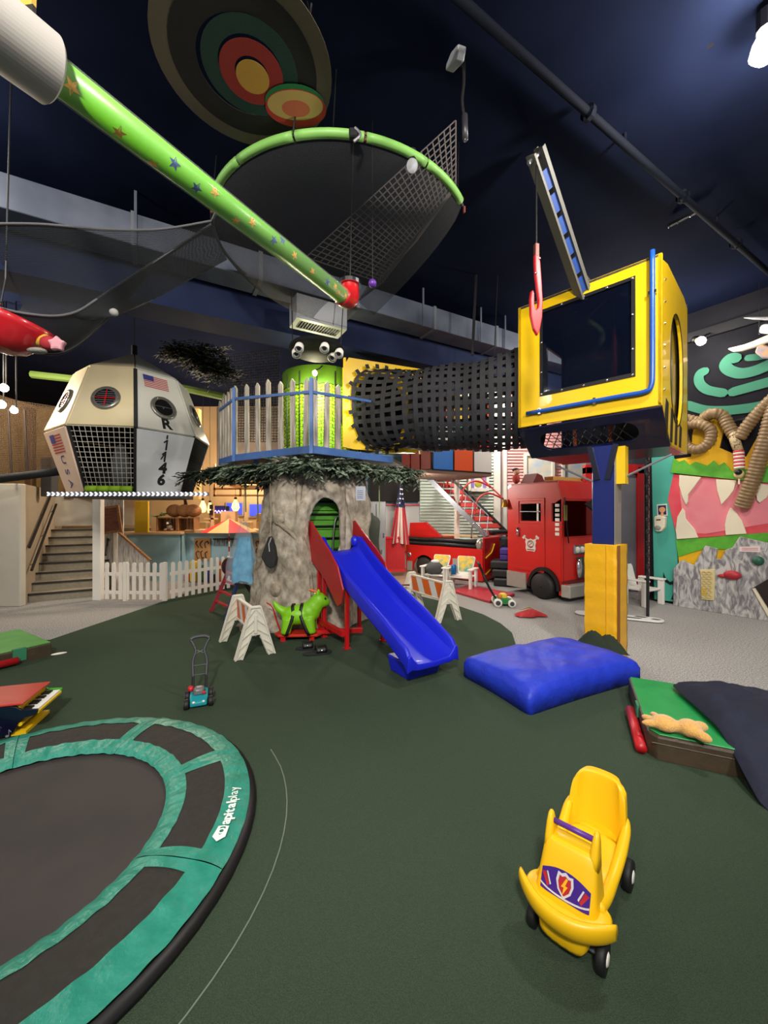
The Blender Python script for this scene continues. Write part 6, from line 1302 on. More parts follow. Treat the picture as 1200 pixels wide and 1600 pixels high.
# black padded steps and purple mats between the engine and the van
for k, (z, d, mt, lb) in enumerate(((.0, 0, 'a', 'lowest black padded step between the fire trucks'), (.17, .14, 'a', 'second black padded step between the fire trucks'), (.34, .28, 'b', 'third black padded step between the fire trucks'))):
    mbx = MB(frame(V((2.36, 8.55+d, z)), V((.93, -.36, 0)))).box2((0, 0, 0), (1.1, .62, .165)); tag(S(mbx, 'padded_step', M('step_black', '#19191b', .5, bump=.2, bscale=10), bev=.03, seg=2), lb, 'padded step')
for k in range(2):
    mbx = MB(frame(V((2.62, 8.98, .51+.13*k)), V((.93, -.36, 0)))).box2((0, 0, 0), (.8, .5, .125)); tag(S(mbx, 'folded_mat', M('purple_vinyl', '#43308a', .45), bev=.02, seg=2), ['lower purple folded mat on the black steps', 'upper purple folded mat on the black steps'][k], 'mat')
tag(S(MB(frame(V((2.5, 9.75, .0)), V((.93, -.36, 0)))).box2((0, 0, .0), (1.6, .5, .98)), 'padded_block', MATS['step_black'], bev=.04, seg=2), 'tall black padded block behind the purple mats', 'padded block')
# red floor mat, clothes
rm = [G(707, 926), G(765, 943), G(805, 932), G(732, 917)]
tag(S(MB().prism([(p.x, p.y) for p in rm], .06), 'floor_mat', M('crimson_vinyl', '#b52c3c', .4, hex2='#ab2838', scale=4), bev=.02, seg=2), 'crimson floor mat in front of the fire engine', 'mat')
co = T('firefighter_coat', 'red play coat with yellow stripes lying on grey carpet', 'coat', G(828, 963)); Fc = frame(G(828, 963), (1, .15, 0))
S(MB(Fc).grid(lambda u, v: ((u-.5)*.44+.02*math.sin(v*9), (v-.5)*.22+.02*math.sin(u*11), .02+.07*math.sin(PI*u)**.5*math.sin(PI*v)**.6*(1+.3*math.sin(u*9+v*5))), 22, 12), 'cloth', M('coat_red', '#b8242a', .7), co, smooth=True)
for v0 in (.55, .75): S(MB(Fc).grid(lambda u, v: ((u*.95-.5)*.42+.02*math.sin((v0+.1*v)*9)+.0, (v0+.1*v-.5)*.22+.02*math.sin(u*11)-.02, .045+.085*math.sin(PI*min(u*.9+.05, 1))**.5*math.sin(PI*(v0+.1*v))**.6*(1+.3*math.sin(u*9+v0*5))), 22, 3), 'stripe', M('stripe_yellow', '#d8cf3a', .6), co, smooth=True)
# ---------------------------------------------------------------- kids' white chairs
def kchair(label, o, rz, art=True):
    t = T('garden_chair', label, 'chair', o, rz); F = TR(o, rz)       # faces local -y
    S(MB(F).box2((-.21, -.22, .25), (.21, .18, .285)), 'seat', white, t, bev=.01)
    S(MB(F @ Matrix.Translation((0, .17, .27)) @ Matrix.Rotation(math.radians(72), 4, 'X')).prism([(-.15, 0), (.15, 0), (.20, .36), (.18, .40), (-.18, .40), (-.20, .36)], .03), 'backrest', white, t, bev=.01)
    if art: S(MB(F @ Matrix.Translation((0, .165, .27)) @ Matrix.Rotation(math.radians(72), 4, 'X') @ Matrix.Translation((0, .02, .032))).prism([(-.13, .05), (.13, .05), (.175, .34), (.16, .37), (-.16, .37), (-.175, .34)], .003), 'painted_back', M('painted_scene', '#3f9a94', .5, hex2='#e0b83a', scale=7, thr=(.4, .6)), t)
    for s_ in (-1, 1):
        S(MB(F).box2((s_*.25-.055, -.26, .42), (s_*.25+.055, .16, .45)), 'armrest', white, t, bev=.008)
        for y in (-.20, .13): S(MB(F).box2((s_*.25-.022, y-.05, 0), (s_*.25+.022, y+.05, .42)), 'leg', white, t, bev=.006)
    return t
kchair('left white chair with painted teal back by the fire engine', G(687, 921)+V((0, .35, 0)), -.55); kchair('right white chair with painted yellow back by the fire engine', G(722, 924)+V((.05, .25, 0)), -.55)
kchair('plain white chair beside the grey red framed door', V((4.50, 6.95, 0)), .5, False)
kb = T('backpack', 'dark grey backpack resting on the left painted chair', 'bag', G(672, 921)+V((0, .3, .29))); c = G(675, 921)+V((.08, .25, .40))
S(MB().ell(c, (.19, .14, .15), 14, 10), 'body', M('bag_grey', '#4a4a4c', .8, bump=.4, bscale=14), kb, smooth=True); S(MB().ell(c+V((.02, -.02, .15)), (.10, .05, .04), 10, 6), 'white_flap', white, kb, smooth=True)
cn_ = T('drink_can', 'blue drink can standing between the painted chairs', 'can', P(709, 897, 8.2)); zc = P(709, 897, 8.15); S(MB(Matrix.Translation(zc)).lathe([(0, 0), (.05, 0), (.055, .02), (.055, .17), (.045, .19), (0, .19)], 16), 'can', M('can_blue', '#1c6aa8', .3, .3), cn_, smooth=True)
hdl = tag(S(MB().tube([P(618, 955, 6.4), P(622, 935, 6.4), P(628, 914, 6.4), P(640, 914, 6.4)], .016, 6), 'push_handle', M('handle_maroon', '#5a1a1a', .5)), 'dark red push toy handle behind the cream barricade', 'toy handle')
tag(S(MB().ell(G(622, 944, .12)+V((0, 0, 0)), (.10, .10, .12), 10, 8), 'green_ball_toy', lime, smooth=True), 'lime green toy behind the slide end', 'toy')
# ---------------------------------------------------------------- block house with coloured squares on stilts
cb_ = T('colour_cube', 'raised cube house with coloured square panels behind the tunnel', 'playhouse', P(690, 735, 8.8))
q0 = P(675, 735, 8.3); q1 = P(768, 742, 9.1); FQ = frame(q0, (q1-q0)*V((1, 1, 0))); wq = ((q1-q0)*V((1, 1, 0))).length; s_ = wq/3; zq = q0.z
S(MB(FQ).box2((0, 0, 0), (wq, 1.2, wq)), 'core', M('cube_black', '#141416', .5), cb_)
cc3 = [['#2a80e0', '#f05a1c', '#ecebe4'], ['#ecebe4', '#2a9a6a', '#e02a2a'], ['#e8641c', '#f0c81c', '#e8641c']]
for r_ in range(3):
    for k in range(3): S(MB(FQ).box2((k*s_+.02, -.025, r_*s_+.03), ((k+1)*s_-.02, 0, (r_+1)*s_-.01)), 'square_panel', M('sq'+cc3[r_][k], cc3[r_][k], .4), cb_, bev=.006)
for r_ in range(3):
    for k in range(3): S(MB(FQ).box2((-.025, k*.4+.02, r_*s_+.03), (0, (k+1)*.4-.02, (r_+1)*s_-.01)), 'square_panel', M('sq_dark_red', '#8a1420', .45), cb_, bev=.006)
S(MB(FQ).box2((-.5, .0, -.06), (wq, 1.4, 0)), 'floor_slab', M('cube_soffit', '#8a6a58', .6), cb_); S(MB(FQ).box2((wq-.12, 1.1, -zq), (wq-.02, 1.2, 0)), 'leg', m_cream, cb_)
tag(S(MB().box2((P(597, 707, 7.4).x, 7.4, P(0, 708, 7.4).z), (P(648, 0, 7.4).x, 7.46, P(0, 640, 7.4).z)), 'yellow_backdrop', m_cy), 'plain yellow backdrop board behind the tunnel beside the cube house', 'panel')
tag(bx('soffit_lamp', (.0, 9.9, 2.55), (1.1, 10.1, 2.68), M('soffit_pale', '#e9e2c8', .5, emit=.5)), 'pale light box under the walkway behind the flag', 'light box')
# ---------------------------------------------------------------- painted monster on the right wall
def wpts(pts, sc__=.2, ox=960, oy=720): return [hit(FR, ox+sc__*x, oy+sc__*y) for x, y in pts]
mo = T('monster_mural', 'painted monster face with open pink mouth and white teeth', 'mural', FR @ V((1, -.03, .5)))
def mp_(pts, mat, off, t, name, zoom=(.2, 960, 720), par=None): return S(MB(plate(FR, off)).prism(wpts(pts, *zoom), t), name, mat, par or mo)
m_mt = M('mural_teal', '#3f9f8d', .6, hex2='#47a896', scale=2); m_red = M('mural_red', '#d8404e', .6, hex2='#e05a64', scale=3); m_pk_ = M('mural_pink', '#ea8d96', .6, hex2='#e57f8a', scale=2.5); m_tooth = M('tooth_ivory', '#e6dcc2', .5)
m_mg = M('mural_green', '#4fa02a', .6, hex2='#5fb030', scale=9); m_my = M('mural_yellow', '#efbb12', .55, hex2='#e6b010', scale=4)
mp_([(295, -100), (470, -100), (470, 100), (425, 300), (495, 620), (500, 850), (480, 900), (478, 1100), (318, 1080)], m_mt, .002, .03, 'teal_panel')
mp_([(470, 105), (425, 300), (500, 612), (1200, 560), (1500, 550), (1500, 180), (1080, 160)], m_red, .012, .03, 'mouth_red')
mp_([(560, 130), (520, 240), (535, 380), (520, 470), (600, 560), (720, 570), (900, 540), (1200, 490), (1500, 470), (1500, 190), (700, 140)], m_pk_, .043, .006, 'mouth_pink')
for tt in ([(520, 112), (518, 190), (545, 290), (572, 345), (588, 320), (590, 265), (640, 200), (692, 130)], [(805, 145), (815, 230), (848, 345), (900, 290), (945, 230), (968, 155)], [(1105, 170), (1125, 310), (1145, 330), (1200, 290), (1240, 200)],
           [(500, 612), (492, 540), (505, 440), (545, 370), (565, 395), (572, 455), (640, 535), (668, 600)], [(882, 580), (875, 500), (890, 430), (918, 365), (960, 400), (1010, 470), (1045, 570)]):
    S(MB(plate(FR, .049)).prism(wpts(tt), .03), 'tooth', m_tooth, mo, bev=.006)
Z7 = (.2, 960, 480)
mp_([(478, 1190), (610, 1170), (620, 1000), (640, 900), (760, 850), (830, 900), (865, 960), (830, 1100), (970, 1160), (1040, 1170), (1130, 1010), (1200, 890), (1420, 760), (1500, 900), (1500, 1290), (478, 1290)], m_my, .03, .03, 'yellow_mane', Z7)
mp_([(455, 1295), (1090, 1362), (1500, 1400), (1500, 1230), (1200, 1240), (1105, 1250), (1080, 1240), (1040, 1270), (980, 1250), (940, 1290), (870, 1215), (830, 1240), (790, 1200), (740, 1240), (650, 1210), (600, 1235), (560, 1195), (520, 1210), (478, 1180)], m_mg, .062, .02, 'green_lip', Z7)
mp_([(490, 618), (1200, 560), (1500, 550), (1500, 640), (1000, 655), (940, 690), (820, 690), (700, 690), (600, 720), (510, 750)], m_mg, .03, .03, 'green_lip')
mp_([(505, 735), (515, 820), (560, 900), (900, 900), (960, 660), (850, 660), (700, 680), (600, 690)], m_my, .02, .02, 'yellow_chin')
mp_([(390, 870), (410, 920), (440, 945), (470, 935), (470, 962), (440, 968), (405, 945), (388, 905)], black, .034, .004, 'black_swoosh'); mp_([(460, 1050), (478, 1030), (478, 1085), (450, 1080)], black, .034, .004, 'black_swoosh')
ds = T('soap_dispenser', 'white wall dispenser on the teal panel', 'dispenser', FR @ V((0, -.1, 1.0))); dz = wpts([(330, 440), (335, 530), (350, 552), (385, 552), (415, 520), (420, 440), (400, 432), (345, 432)]); S(MB(plate(FR, .033)).prism(dz, .09), 'case', m_tooth, ds, bev=.015, seg=2)
cx, cz = hit(FR, 960+.2*363, 720+.2*522); S(MB(FR).ell((cx, -.125, cz), (.05, .02, .045), 12, 8), 'push_button', M('button_grey', '#8a8d88', .4), ds, smooth=True); S(MB(plate(FR, .124)).prism(wpts([(350, 458), (385, 455), (385, 464), (350, 466)]), .002), 'label_line', black, ds)
po = T('wall_picture', 'small framed picture above the white dispenser', 'picture', FR @ V((0, -.05, 1.3))); S(MB(plate(FR, .033)).prism(wpts([(340, 342), (418, 336), (424, 428), (345, 430)]), .012), 'sheet', white, po); S(MB(plate(FR, .046)).prism(wpts([(348, 350), (412, 346), (416, 420), (352, 422)]), .002), 'print', M('print_navy2', '#1f2a4e', .5), po)
cx, cz = hit(FR, 960+.2*383, 720+.2*382); S(MB(plate(FR, .049)).prism(circ(.05, 16, cx, cz), .002), 'face', M('print_peach', '#e0a070', .5), po); S(MB(plate(FR, .049)).prism([(cx-.02, cz-.11), (cx+.02, cz-.11), (cx+.02, cz-.05), (cx-.02, cz-.05)], .002), 'hand', MATS['print_peach'], po)
# rock climbing board
m_rock = M('rock_grey', '#77757a', .55, hex2='#c4c2c0', scale=4.5, stretch=(2.6, 2.6, .9), thr=(.40, .60), detail=6, dist=1.6)
kb_ = T('rock_board', 'grey marbled rock shaped board leaning on the monster mural', 'climbing board', FR @ V((1, -.1, 0)))
S(MB(plate(FR, .09)).prism(wpts([(487, 840), (550, 770), (645, 812), (735, 658), (828, 685), (815, 760), (858, 765), (895, 690), (945, 675), (1000, 590), (1200, 635), (1500, 700)])+[(hit(FR, 1270, 900)[0], .0), (hit(FR, 960+.2*485, 900)[0], .0)], .05), 'board', m_rock, kb_, bev=.006)
S(MB(plate(FR, .141)).prism(wpts([(1000, 668), (1160, 665), (1162, 710), (1002, 705)]), .004), 'notice', M('notice_pink', '#e6d6d2', .5), kb_)
for k in range(3): S(MB(plate(FR, .146)).prism(wpts([(1020, 676+9*k), (1145, 676+9*k), (1145, 679+9*k), (1020, 679+9*k)]), .001), 'notice_line', M('line_red', '#c06a70', .5), kb_)
S(MB(plate(FR, .141)).prism(wpts([(1105, 985), (1250, 900), (1400, 900), (1400, 1200), (1200, 1170)]), .004), 'dark_opening', M('opening_dark', '#231a16', .8), kb_); S(MB(plate(FR, .145)).prism(wpts([(1105, 990), (1125, 985), (1260, 1200), (1230, 1210)]), .03), 'opening_edge', m_tooth, kb_)
for px, py, mt, lb in ((950, 885, M('hold_red', '#b02430', .5), 'r'), (1150, 775, M('hold_green', '#1f5a44', .5), 'g')):
    x, z = hit(FR, 960+.2*px, 720+.2*py); h = S(MB(FR).ell((x, -.17, z), (.11 if lb == 'r' else .07, .06, .07), 14, 10), 'climbing_hold', mt, kb_, smooth=True)
    if lb == 'r': S(MB(FR).ell((x-.12, -.165, z-.03), (.06, .03, .03), 10, 8), 'hold_tip', mt, h, smooth=True)
eg = T('egg_tray', 'cream plastic tray of cups fixed on the rock board', 'tray', FR @ V((.9, -.16, .5)))
S(MB(plate(FR, .142)).prism(wpts([(695, 845), (812, 840), (815, 900), (808, 1082), (708, 1075), (705, 900)]), .03), 'tray', M('tray_cream', '#d8c894', .6), eg, bev=.008)
for r_ in range(6):
    for k in range(2): x, z = hit(FR, 960+.2*(735+38*k), 720+.2*(870+36*r_)); S(MB(plate(FR, .172)).ring(circ(.034, 12, x, z, .03), circ(.024, 12, x, z, .02), .018), 'cup', M('tray_cream2', '#c9b882', .6), eg)
x, z = hit(FR, 960+.2*735, 720+.2*1010); S(MB(plate(FR, .173)).prism([(x-.04, z-.06), (x+.03, z-.06), (x+.03, z+.05), (x-.04, z+.05)], .01), 'yellow_cup', M('tray_yellow', '#c9a82a', .6), eg)
# teal swirls on the black upper wall
ZS = (.125, 1060, 480); kk = .125*6.4/FPX
for i, (pts, wd, lb) in enumerate((([(330, 805), (280, 830), (258, 900), (290, 980), (380, 1040), (560, 1075)], 95, 'teal hooked swirl nearest the yellow cab on the black wall'), ([(720, 640), (650, 645), (590, 720), (640, 790), (780, 830), (950, 800), (1120, 730), (1400, 600)], 110, 'largest teal curled swirl under the white wing'), ([(690, 1060), (1120, 940), (1400, 860)], 100, 'straight teal band below the large curled swirl'), ([(120, 1225), (330, 1285), (600, 1292), (900, 1260), (1120, 1220), (1400, 1180)], 100, 'lowest long teal band above the brown hose'), ([(880, 635), (1000, 625), (1160, 590)], 70, 'short teal piece beside the white wing'))):
    p2 = [hit(FR, ZS[1]+ZS[0]*x, ZS[2]+ZS[0]*y) for x, y in pts]
    tag(S(MB(plate(FR, .0)).prism(strip(p2, wd*kk*1.1), .02), 'wall_swirl', M('swirl_teal', '#2f7259', .8)), lb, 'wall swirl', 'teal swirls on the black wall')
struct(S(MB(FR).box2((-.45, -.012, 3.02), (7, 0, 3.05)), 'trim_9', M('seam_black', '#08080a', .6)))
# brown corrugated hoses
m_hose = M('hose_brown', '#8a6f4a', .45, hex2='#7d6442', scale=14)
def hose(px_pts, r, off, label, zoom=Z7, end=None):
    pts = []
    for x, y, o_ in px_pts: lx, lz = hit(FR, zoom[1]+zoom[0]*x, zoom[2]+zoom[0]*y); pts.append(FR @ V((lx, -off-o_, lz)))
    pts = spline(pts, 40)
    L_ = sum((pts[i+1]-pts[i]).length for i in range(len(pts)-1)); m_ = int(L_/.013); acc = 0; res = [pts[0]]; stp = L_/m_
    for i in range(len(pts)-1):
        acc += (pts[i+1]-pts[i]).length
        if acc >= stp: res.append(pts[i+1]); acc -= stp
    pts = res; n_ = len(pts); rr = [r*(1.06 if (i//2) % 2 else .95) for i in range(n_)]
    t = T('corrugated_hose', label, 'hose', pts[0]); S(MB().tube(pts, rr, 12), 'hose', m_hose, t, smooth=True); return t
h1 = hose([(480, 900, .1), (600, 890, .05), (690, 905, .0), (740, 870, .0), (800, 845, .05), (870, 860, .0), (920, 940, .0), (970, 1020, 0)], .085, .16, 'brown corrugated hose arching along the wall to the striped snout')
hose([(575, 960, .05), (610, 930, .0), (720, 930, .02), (790, 980, 0), (770, 1070, 0), (690, 1120, .0), (610, 1100, 0), (575, 1040, 0), (580, 960, .1)], .08, .20, 'coiled loop of brown corrugated hose beside the yellow mane')
hose([(1000, 1035, 0), (1050, 960, 0), (1110, 890, .02), (1190, 810, .05), (1320, 700, .1)], .085, .17, 'brown corrugated hose rising to the right edge of the wall')
hose([(1300, 760, .1), (1240, 980, .1), (1180, 1160, .08), (1140, 1270, .05), (1080, 1420, .02), (1020, 1560, .0)], .10, .14, 'brown corrugated hose ending inside the monster mouth')
sn = T('striped_snout', 'striped creature snout with black nose hanging from the hose', 'puppet', FR @ V((1.3, -.2, 1.6)))
pp_ = [FR @ V((*[hit(FR, 960+.2*x, 480+.2*y)[0]], -.18, hit(FR, 960+.2*x, 480+.2*y)[1])) for x, y in ((960, 990), (975, 1060), (1000, 1130), (1008, 1210), (1008, 1265), (1005, 1310))]
S(MB().tube(pp_[:3], [.07, .065, .06], 10), 'spotted_collar', M('spotted_cream', '#c9b48a', .7, hex2='#5a4636', scale=40, thr=(.55, .6)), sn, smooth=True)
for k in range(10): a_ = pp_[2].lerp(pp_[4], k/10); b_ = pp_[2].lerp(pp_[4], (k+1)/10); S(MB().tube([a_, b_], .068, 10), 'stripe', [M('stripe_r', '#c83a44', .7), M('stripe_w', '#e8ddd0', .7)][k % 2], sn, smooth=True)
S(MB().ell(pp_[5], (.065, .065, .07), 12, 8), 'snout', M('snout_tan', '#d9c08a', .7), sn, smooth=True); S(MB().ell(pp_[5]+V((-.05, -.04, .03)), (.05, .045, .045), 12, 8), 'nose', black, sn, smooth=True); S(MB().tube([pp_[5]+V((0, 0, -.06)), pp_[5]+V((0, 0, -.15))], .012, 6), 'tail_string', m_tooth, sn)
# white bird wing above
wg_ = T('hanging_bird', 'white winged bird figure hanging at the right edge', 'decoration', FR @ V((1.6, -.3, 3.6)))
for pts, mt in (([(690, 570), (760, 610), (880, 600), (1020, 560), (1250, 480), (1250, 380), (1010, 480), (900, 520)], m_tooth), ([(880, 195), (1000, 215), (1250, 230), (1250, 185), (960, 185)], M('wing_grey', '#8d8d90', .6)), ([(1080, 380), (1095, 300), (1150, 270), (1300, 280), (1300, 390), (1160, 390)], M('feather_white', '#d8d8da', .6)), ([(1030, 620), (1060, 540), (1130, 520), (1250, 560), (1250, 700), (1120, 690)], M('bird_violet', '#8a86a0', .6, hex2='#c99a5a', scale=8))):
    S(MB(plate(FR, .25)).prism([hit(FR, ZS[1]+ZS[0]*x, ZS[2]+ZS[0]*y) for x, y in pts], .05), 'wing_plate', mt, wg_, bev=.015)
S(MB(FR).tube([(hit(FR, 1195, 530)[0], -.27, hit(FR, 1195, 530)[1]), (hit(FR, 1195, 530)[0], -.27, 4.94)], .005, 5), 'thread', black, wg_)
# lit spot on the right wall rail
sx_, sz_ = hit(FR, 1112, 548); sp = FR @ V((sx_, -.45, sz_+.05)); t = T('spot_lamp', 'lit spot bulb on the rail of the black right wall', 'spot lamp', sp); dsp = (FR.to_3x3() @ V((.5, -.5, -.4))).normalized()
S(MB(frame(sp, dsp)).ell((0, 0, 0), (.07, .065, .065), 12, 8), 'bulb', MATS['spot_glow'], t, smooth=True); S(MB(frame(sp, dsp)).lathe([(.06, -.02), (.035, -.13), (0, -.14)], 12, Matrix.Rotation(PI/2, 4, 'Y')), 'socket', M('socket_cream', '#c9b88a', .4), t, smooth=True); S(MB().ell(sp-dsp*.17, .06, 10, 8), 'knuckle', black, t, smooth=True); S(MB().tube([sp-dsp*.17, FR @ V((sx_, -.05, 4.5))], .015, 6), 'arm', black, t)
lamp('right_wall_spot_light', sp+dsp*.12, 22, LN, .06)
# chain, rod and snowboard right of the post
ch = T('swing_chain', 'black chain with a rod hanging down beside the grey door', 'chain', V((4.0, 6.05, .1)))
cp = V(((1012-600)/FPX*6.05, 6.05, 0)); mbk_ = MB(); zt2 = EYE+(800-600)/FPX*6.05
lk0 = None; nlk = 46; z1_ = EYE-(895-800)/FPX*6.05
for k in range(nlk):
    z = z1_+(zt2+1.2-z1_)*k/nlk; F = Matrix.Translation((cp.x, cp.y, z)) @ Matrix.Rotation(PI/2*(k % 2)+.5, 4, 'Z') @ Matrix.Rotation(PI/2, 4, 'X')
    S(MB(F).tube([(.017*math.cos(a), .040*math.sin(a), 0) for a in [2*PI*q/10 for q in range(10)]], .008, 5, closed=True), 'link', black, ch)
S(MB().tube([(cp.x, cp.y, z1_), (cp.x, cp.y, EYE-(965-800)/FPX*6.05+.0)], .022, 8), 'rod', black, ch); S(MB().tube([(cp.x, cp.y, z1_+2.9), (cp.x, cp.y, 4.95)], .006, 5), 'cable', black, ch)
sb = T('snowboard', 'white snowboard with black markings on the grey carpet', 'snowboard', G(990, 966)); Fb_ = frame(G(985, 966, .01), G(1030, 972)-G(930, 962))
S(MB(Fb_).prism([(x, y) for x, y in rrect(-.75, -.13, .42, .13, .125, 6)], .02), 'deck', M('board_white', '#dcdcd8', .4), sb, bev=.006)
for x0, x1, y in ((-.6, -.3, .03), (-.2, .1, -.05), (.05, .18, .05), (.25, .34, -.02)): S(MB(Fb_ @ Matrix.Translation((0, 0, .0205))).prism([(x0, y), (x1, y-.02), (x1+.05, y+.03), (x0+.04, y+.05)], .002), 'marking', black, sb)
tag(S(MB().ell(G(986, 950, .05)+V((0, .6, 0)), .055, 12, 8), 'purple_ball', m_pur, smooth=True), 'small purple ball under the plain white chair', 'ball')
tag(S(MB().grid(lambda u, v: G(936, 1036)+V(((u-.5)*.46, (v-.5)*.22-(u-.5)*.12, .14+.16*math.sin(PI*u)**.7*math.sin(PI*v)*(1+.4*math.sin(u*13+v*7)))), 20, 12), 'dark_cloth', M('cloth_olive', '#1f2a1c', .9), smooth=True), 'crumpled dark green cloth at the foot of the yellow pad', 'cloth')

hb2 = P(793, 638, 8.6); t = T('hall_bulb', 'bright bulb seen through the webbing tunnel beside the cab', 'light bulb', hb2-V((0, 0, .08))); S(MB().ell(hb2, (.07, .07, .08), 12, 8), 'bulb', MATS['spot_glow'], t, smooth=True); S(MB().tube([hb2+V((0, 0, .07)), hb2+V((0, 0, .16))], .04, 8), 'socket', black, t); S(MB().tube([hb2+V((0, 0, .15)), V((hb2.x, hb2.y, 4.95))], .008, 5), 'cord', black, t)
# ---------------------------------------------------------------- starry green tube overhead
ta, tb_ = P(70, 103, 1.46), P(536, 463, 3.30); dt = (tb_-ta).normalized(); tr_ = .062
tg = T('starry_tube', 'lime green ball tube with blue and yellow stars crossing overhead', 'tube', ta.lerp(tb_, .5)-V((0, 0, tr_)))
S(MB().tube([ta, tb_], tr_, 28), 'green_core', M('tube_green', '#6fc41c', .35, hex2='#66b81a', scale=2), tg, smooth=True)
S(MB().tube([ta-dt*.02, tb_], tr_+.007, 28, cap=False), 'clear_sleeve', M('clear_sleeve', '#ffffff', .04, alpha=.10), tg, smooth=True)
S(MB().tube([ta-dt*.42, ta+dt*.02], .115, 56), 'collar', M('collar_grey', '#b0aca6', .6), tg, smooth=False, bev=.008)
S(MB().tube([ta-dt*.60, ta-dt*.40], .075, 20), 'green_core', MATS['tube_green'], tg, smooth=True)
Ft = frame(ta, dt); r9 = random.Random(3)
m_sb_ = M('star_blue', '#1f4f9a', .5); m_sy = M('star_yellow', '#e8b02a', .5)
def tube_star(s, a, r, mt):
    vs = []
    for x, y in star(r, 5, .42, r9.uniform(0, 6)): an = a+y/tr_; vs.append(Ft @ V((s+x, (tr_+.0012)*math.cos(an), (tr_+.0012)*math.sin(an))))
    c = Ft @ V((s, (tr_+.0012)*math.cos(a), (tr_+.0012)*math.sin(a)))
    S(MB().add(vs+[c], [(i, (i+1) % 10, 10) for i in range(10)]), 'star', mt, tg)
Lt = (tb_-ta).length; cdir = Ft.inverted() @ V((0, 0, EYE)); am = math.atan2(cdir.z, cdir.y)
for i, (fx, da, k) in enumerate(((.03, .0, 1), (.12, -.5, 1), (.235, .15, 0), (.30, -.3, 0), (.345, .35, 1), (.43, -.5, 1), (.475, .3, 1), (.565, .2, 0), (.66, .3, 1), (.76, .1, 1), (.85, .25, 0), (.90, .35, 1), (.93, .0, 1), (.975, .2, 1), (.2, -.9, 1), (.6, .8, 0))):
    tube_star(Lt*fx, am-da, .031, m_sy if k else m_sb_)
eb = [tb_-dt*.02, tb_+dt*.05, tb_+dt*.085+V((.01, .02, .03)), tb_+dt*.09+V((.01, .04, .09)), tb_+dt*.08+V((.01, .05, .16))]
S(MB().tube(spline(eb, 4), .078, 18), 'red_elbow', M('elbow_red', '#c01a20', .3, coat=.4), tg, smooth=True); S(MB(Matrix.Translation(eb[-1])).lathe([(.075, -.01), (.10, -.01), (.10, .02), (.075, .02)], 20), 'ring_clamp', chrome, tg)
S(MB().tube([eb[-1], V((eb[-1].x+.03, eb[-1].y+.05, 4.95))], .006, 5), 'hanger', black, tg)
# ---------------------------------------------------------------- round coloured fabric disc under the ceiling
ZT_ = 4.50; dc = G(383, 102, ZT_); dc = V((dc.x, dc.y+.02, ZT_))
td = T('target_disc', 'round fabric disc of coloured rings hanging under the ceiling', 'decoration', dc)
rings = [(.555, .455, '#6a5f4e'), (.455, .30, '#12100e'), (.30, .20, '#123a30'), (.20, .105, '#9a2a20'), (.105, .0, '#c99a3c')]
for i, (ro_, ri, hc) in enumerate(rings):
    off = V((0, 0, 0)) if i < 2 else V((.03, .02*(i-2), 0))
    S(MB(Matrix.Translation(dc+off+V((0, 0, -.003*i)))).lathe([(ri, 0), (ro_, 0), (ro_, -.0028), (ri, -.0028), (ri, 0)], 48), 'ring', M('disc_ring%d' % i, hc, .85, bump=.3, bscale=160), td)
sc2 = G(462, 170, ZT_-.03)      # projected light built as coloured ovals overlapping the lower right
for i, (rx_, ry_, dy, hc) in enumerate(((.205, .125, -.030, '#1f7a40'), (.215, .135, .012, '#b8332a'), (.195, .105, -.012, '#c9a860'), (.10, .06, .01, '#c96a48'))):
    S(MB(Matrix.Translation(V((sc2.x, sc2.y+dy, ZT_-.018-.001*i)))).prism(circ(rx_, 36, 0, 0, ry_), -.0008), 'light_oval', M('light_oval%d' % i, hc, .85), td)
for a in (0, 1.57, 3.14, 4.71): S(MB().tube([dc+V((.5*math.cos(a), .5*math.sin(a), 0)), dc+V((.4*math.cos(a), .4*math.sin(a), 4.94-ZT_))], .004, 5), 'cord', black, td)
# projector spot that lights the disc
lamp('disc_spot_light', (.2, 3.3, 3.3), 14, (1, .95, .85), .04, 'SPOT', dc, 30)
# ---------------------------------------------------------------- green hoop with fine net bowl
ZH = 4.42; HC = V((-.415, 4.27, ZH)); RH = 1.30
hp0 = G(545, 208, ZH); HC = V((-.43, hp0.y+RH, ZH))
hoop = T('net_hoop', 'pale green padded hoop with a fine black net bowl overhead', 'net hoop', HC-V((0, 0, .6)))
def hpt(a, r=RH, z=0): return HC+V((r*math.cos(a), r*math.sin(a), z))
m_noo = M('noodle_green', '#7fb55a', .5, hex2='#74aa50', scale=3)
a0_, a1_ = math.radians(212), math.radians(330)
for k in range(5):
    b0_, b1_ = a0_+(a1_-a0_)*k/5+.008, a0_+(a1_-a0_)*(k+1)/5-.008
    S(MB().tube([hpt(b0_+(b1_-b0_)*i/8) for i in range(9)], .033, 12), 'foam_noodle', m_noo, hoop, smooth=True)
S(MB().tube([hpt(math.radians(150+182*i/40)) for i in range(41)], .016, 8), 'hoop_pipe', black, hoop, smooth=True)
m_fn = net_mat('fine_black_net', '#1a1c1e', .006, .30)
def bowl(u, v): a = math.radians(150+182*u); r = RH*(1-.72*v**1.2); return hpt(a, r, -.62*v**.8+.05*math.sin(3*a)*v)+V((.0, .25*v, 0))
S(MB().grid(bowl, 48, 10, (PI*RH, 1.1)), 'net_bowl', m_fn, hoop, smooth=True)
for k in range(6): a = math.radians(205+26*k); S(MB().tube([hpt(a, RH, -.03), hpt(a, RH, .03)], .012, 6), 'tie', M('tie_red', '#7a3a30', .7), hoop)
for a in (3.6, 4.75, 5.7): S(MB().tube([hpt(a), V((hpt(a).x+.02, hpt(a).y+.05, 4.95))], .005, 5), 'rope', black, hoop)
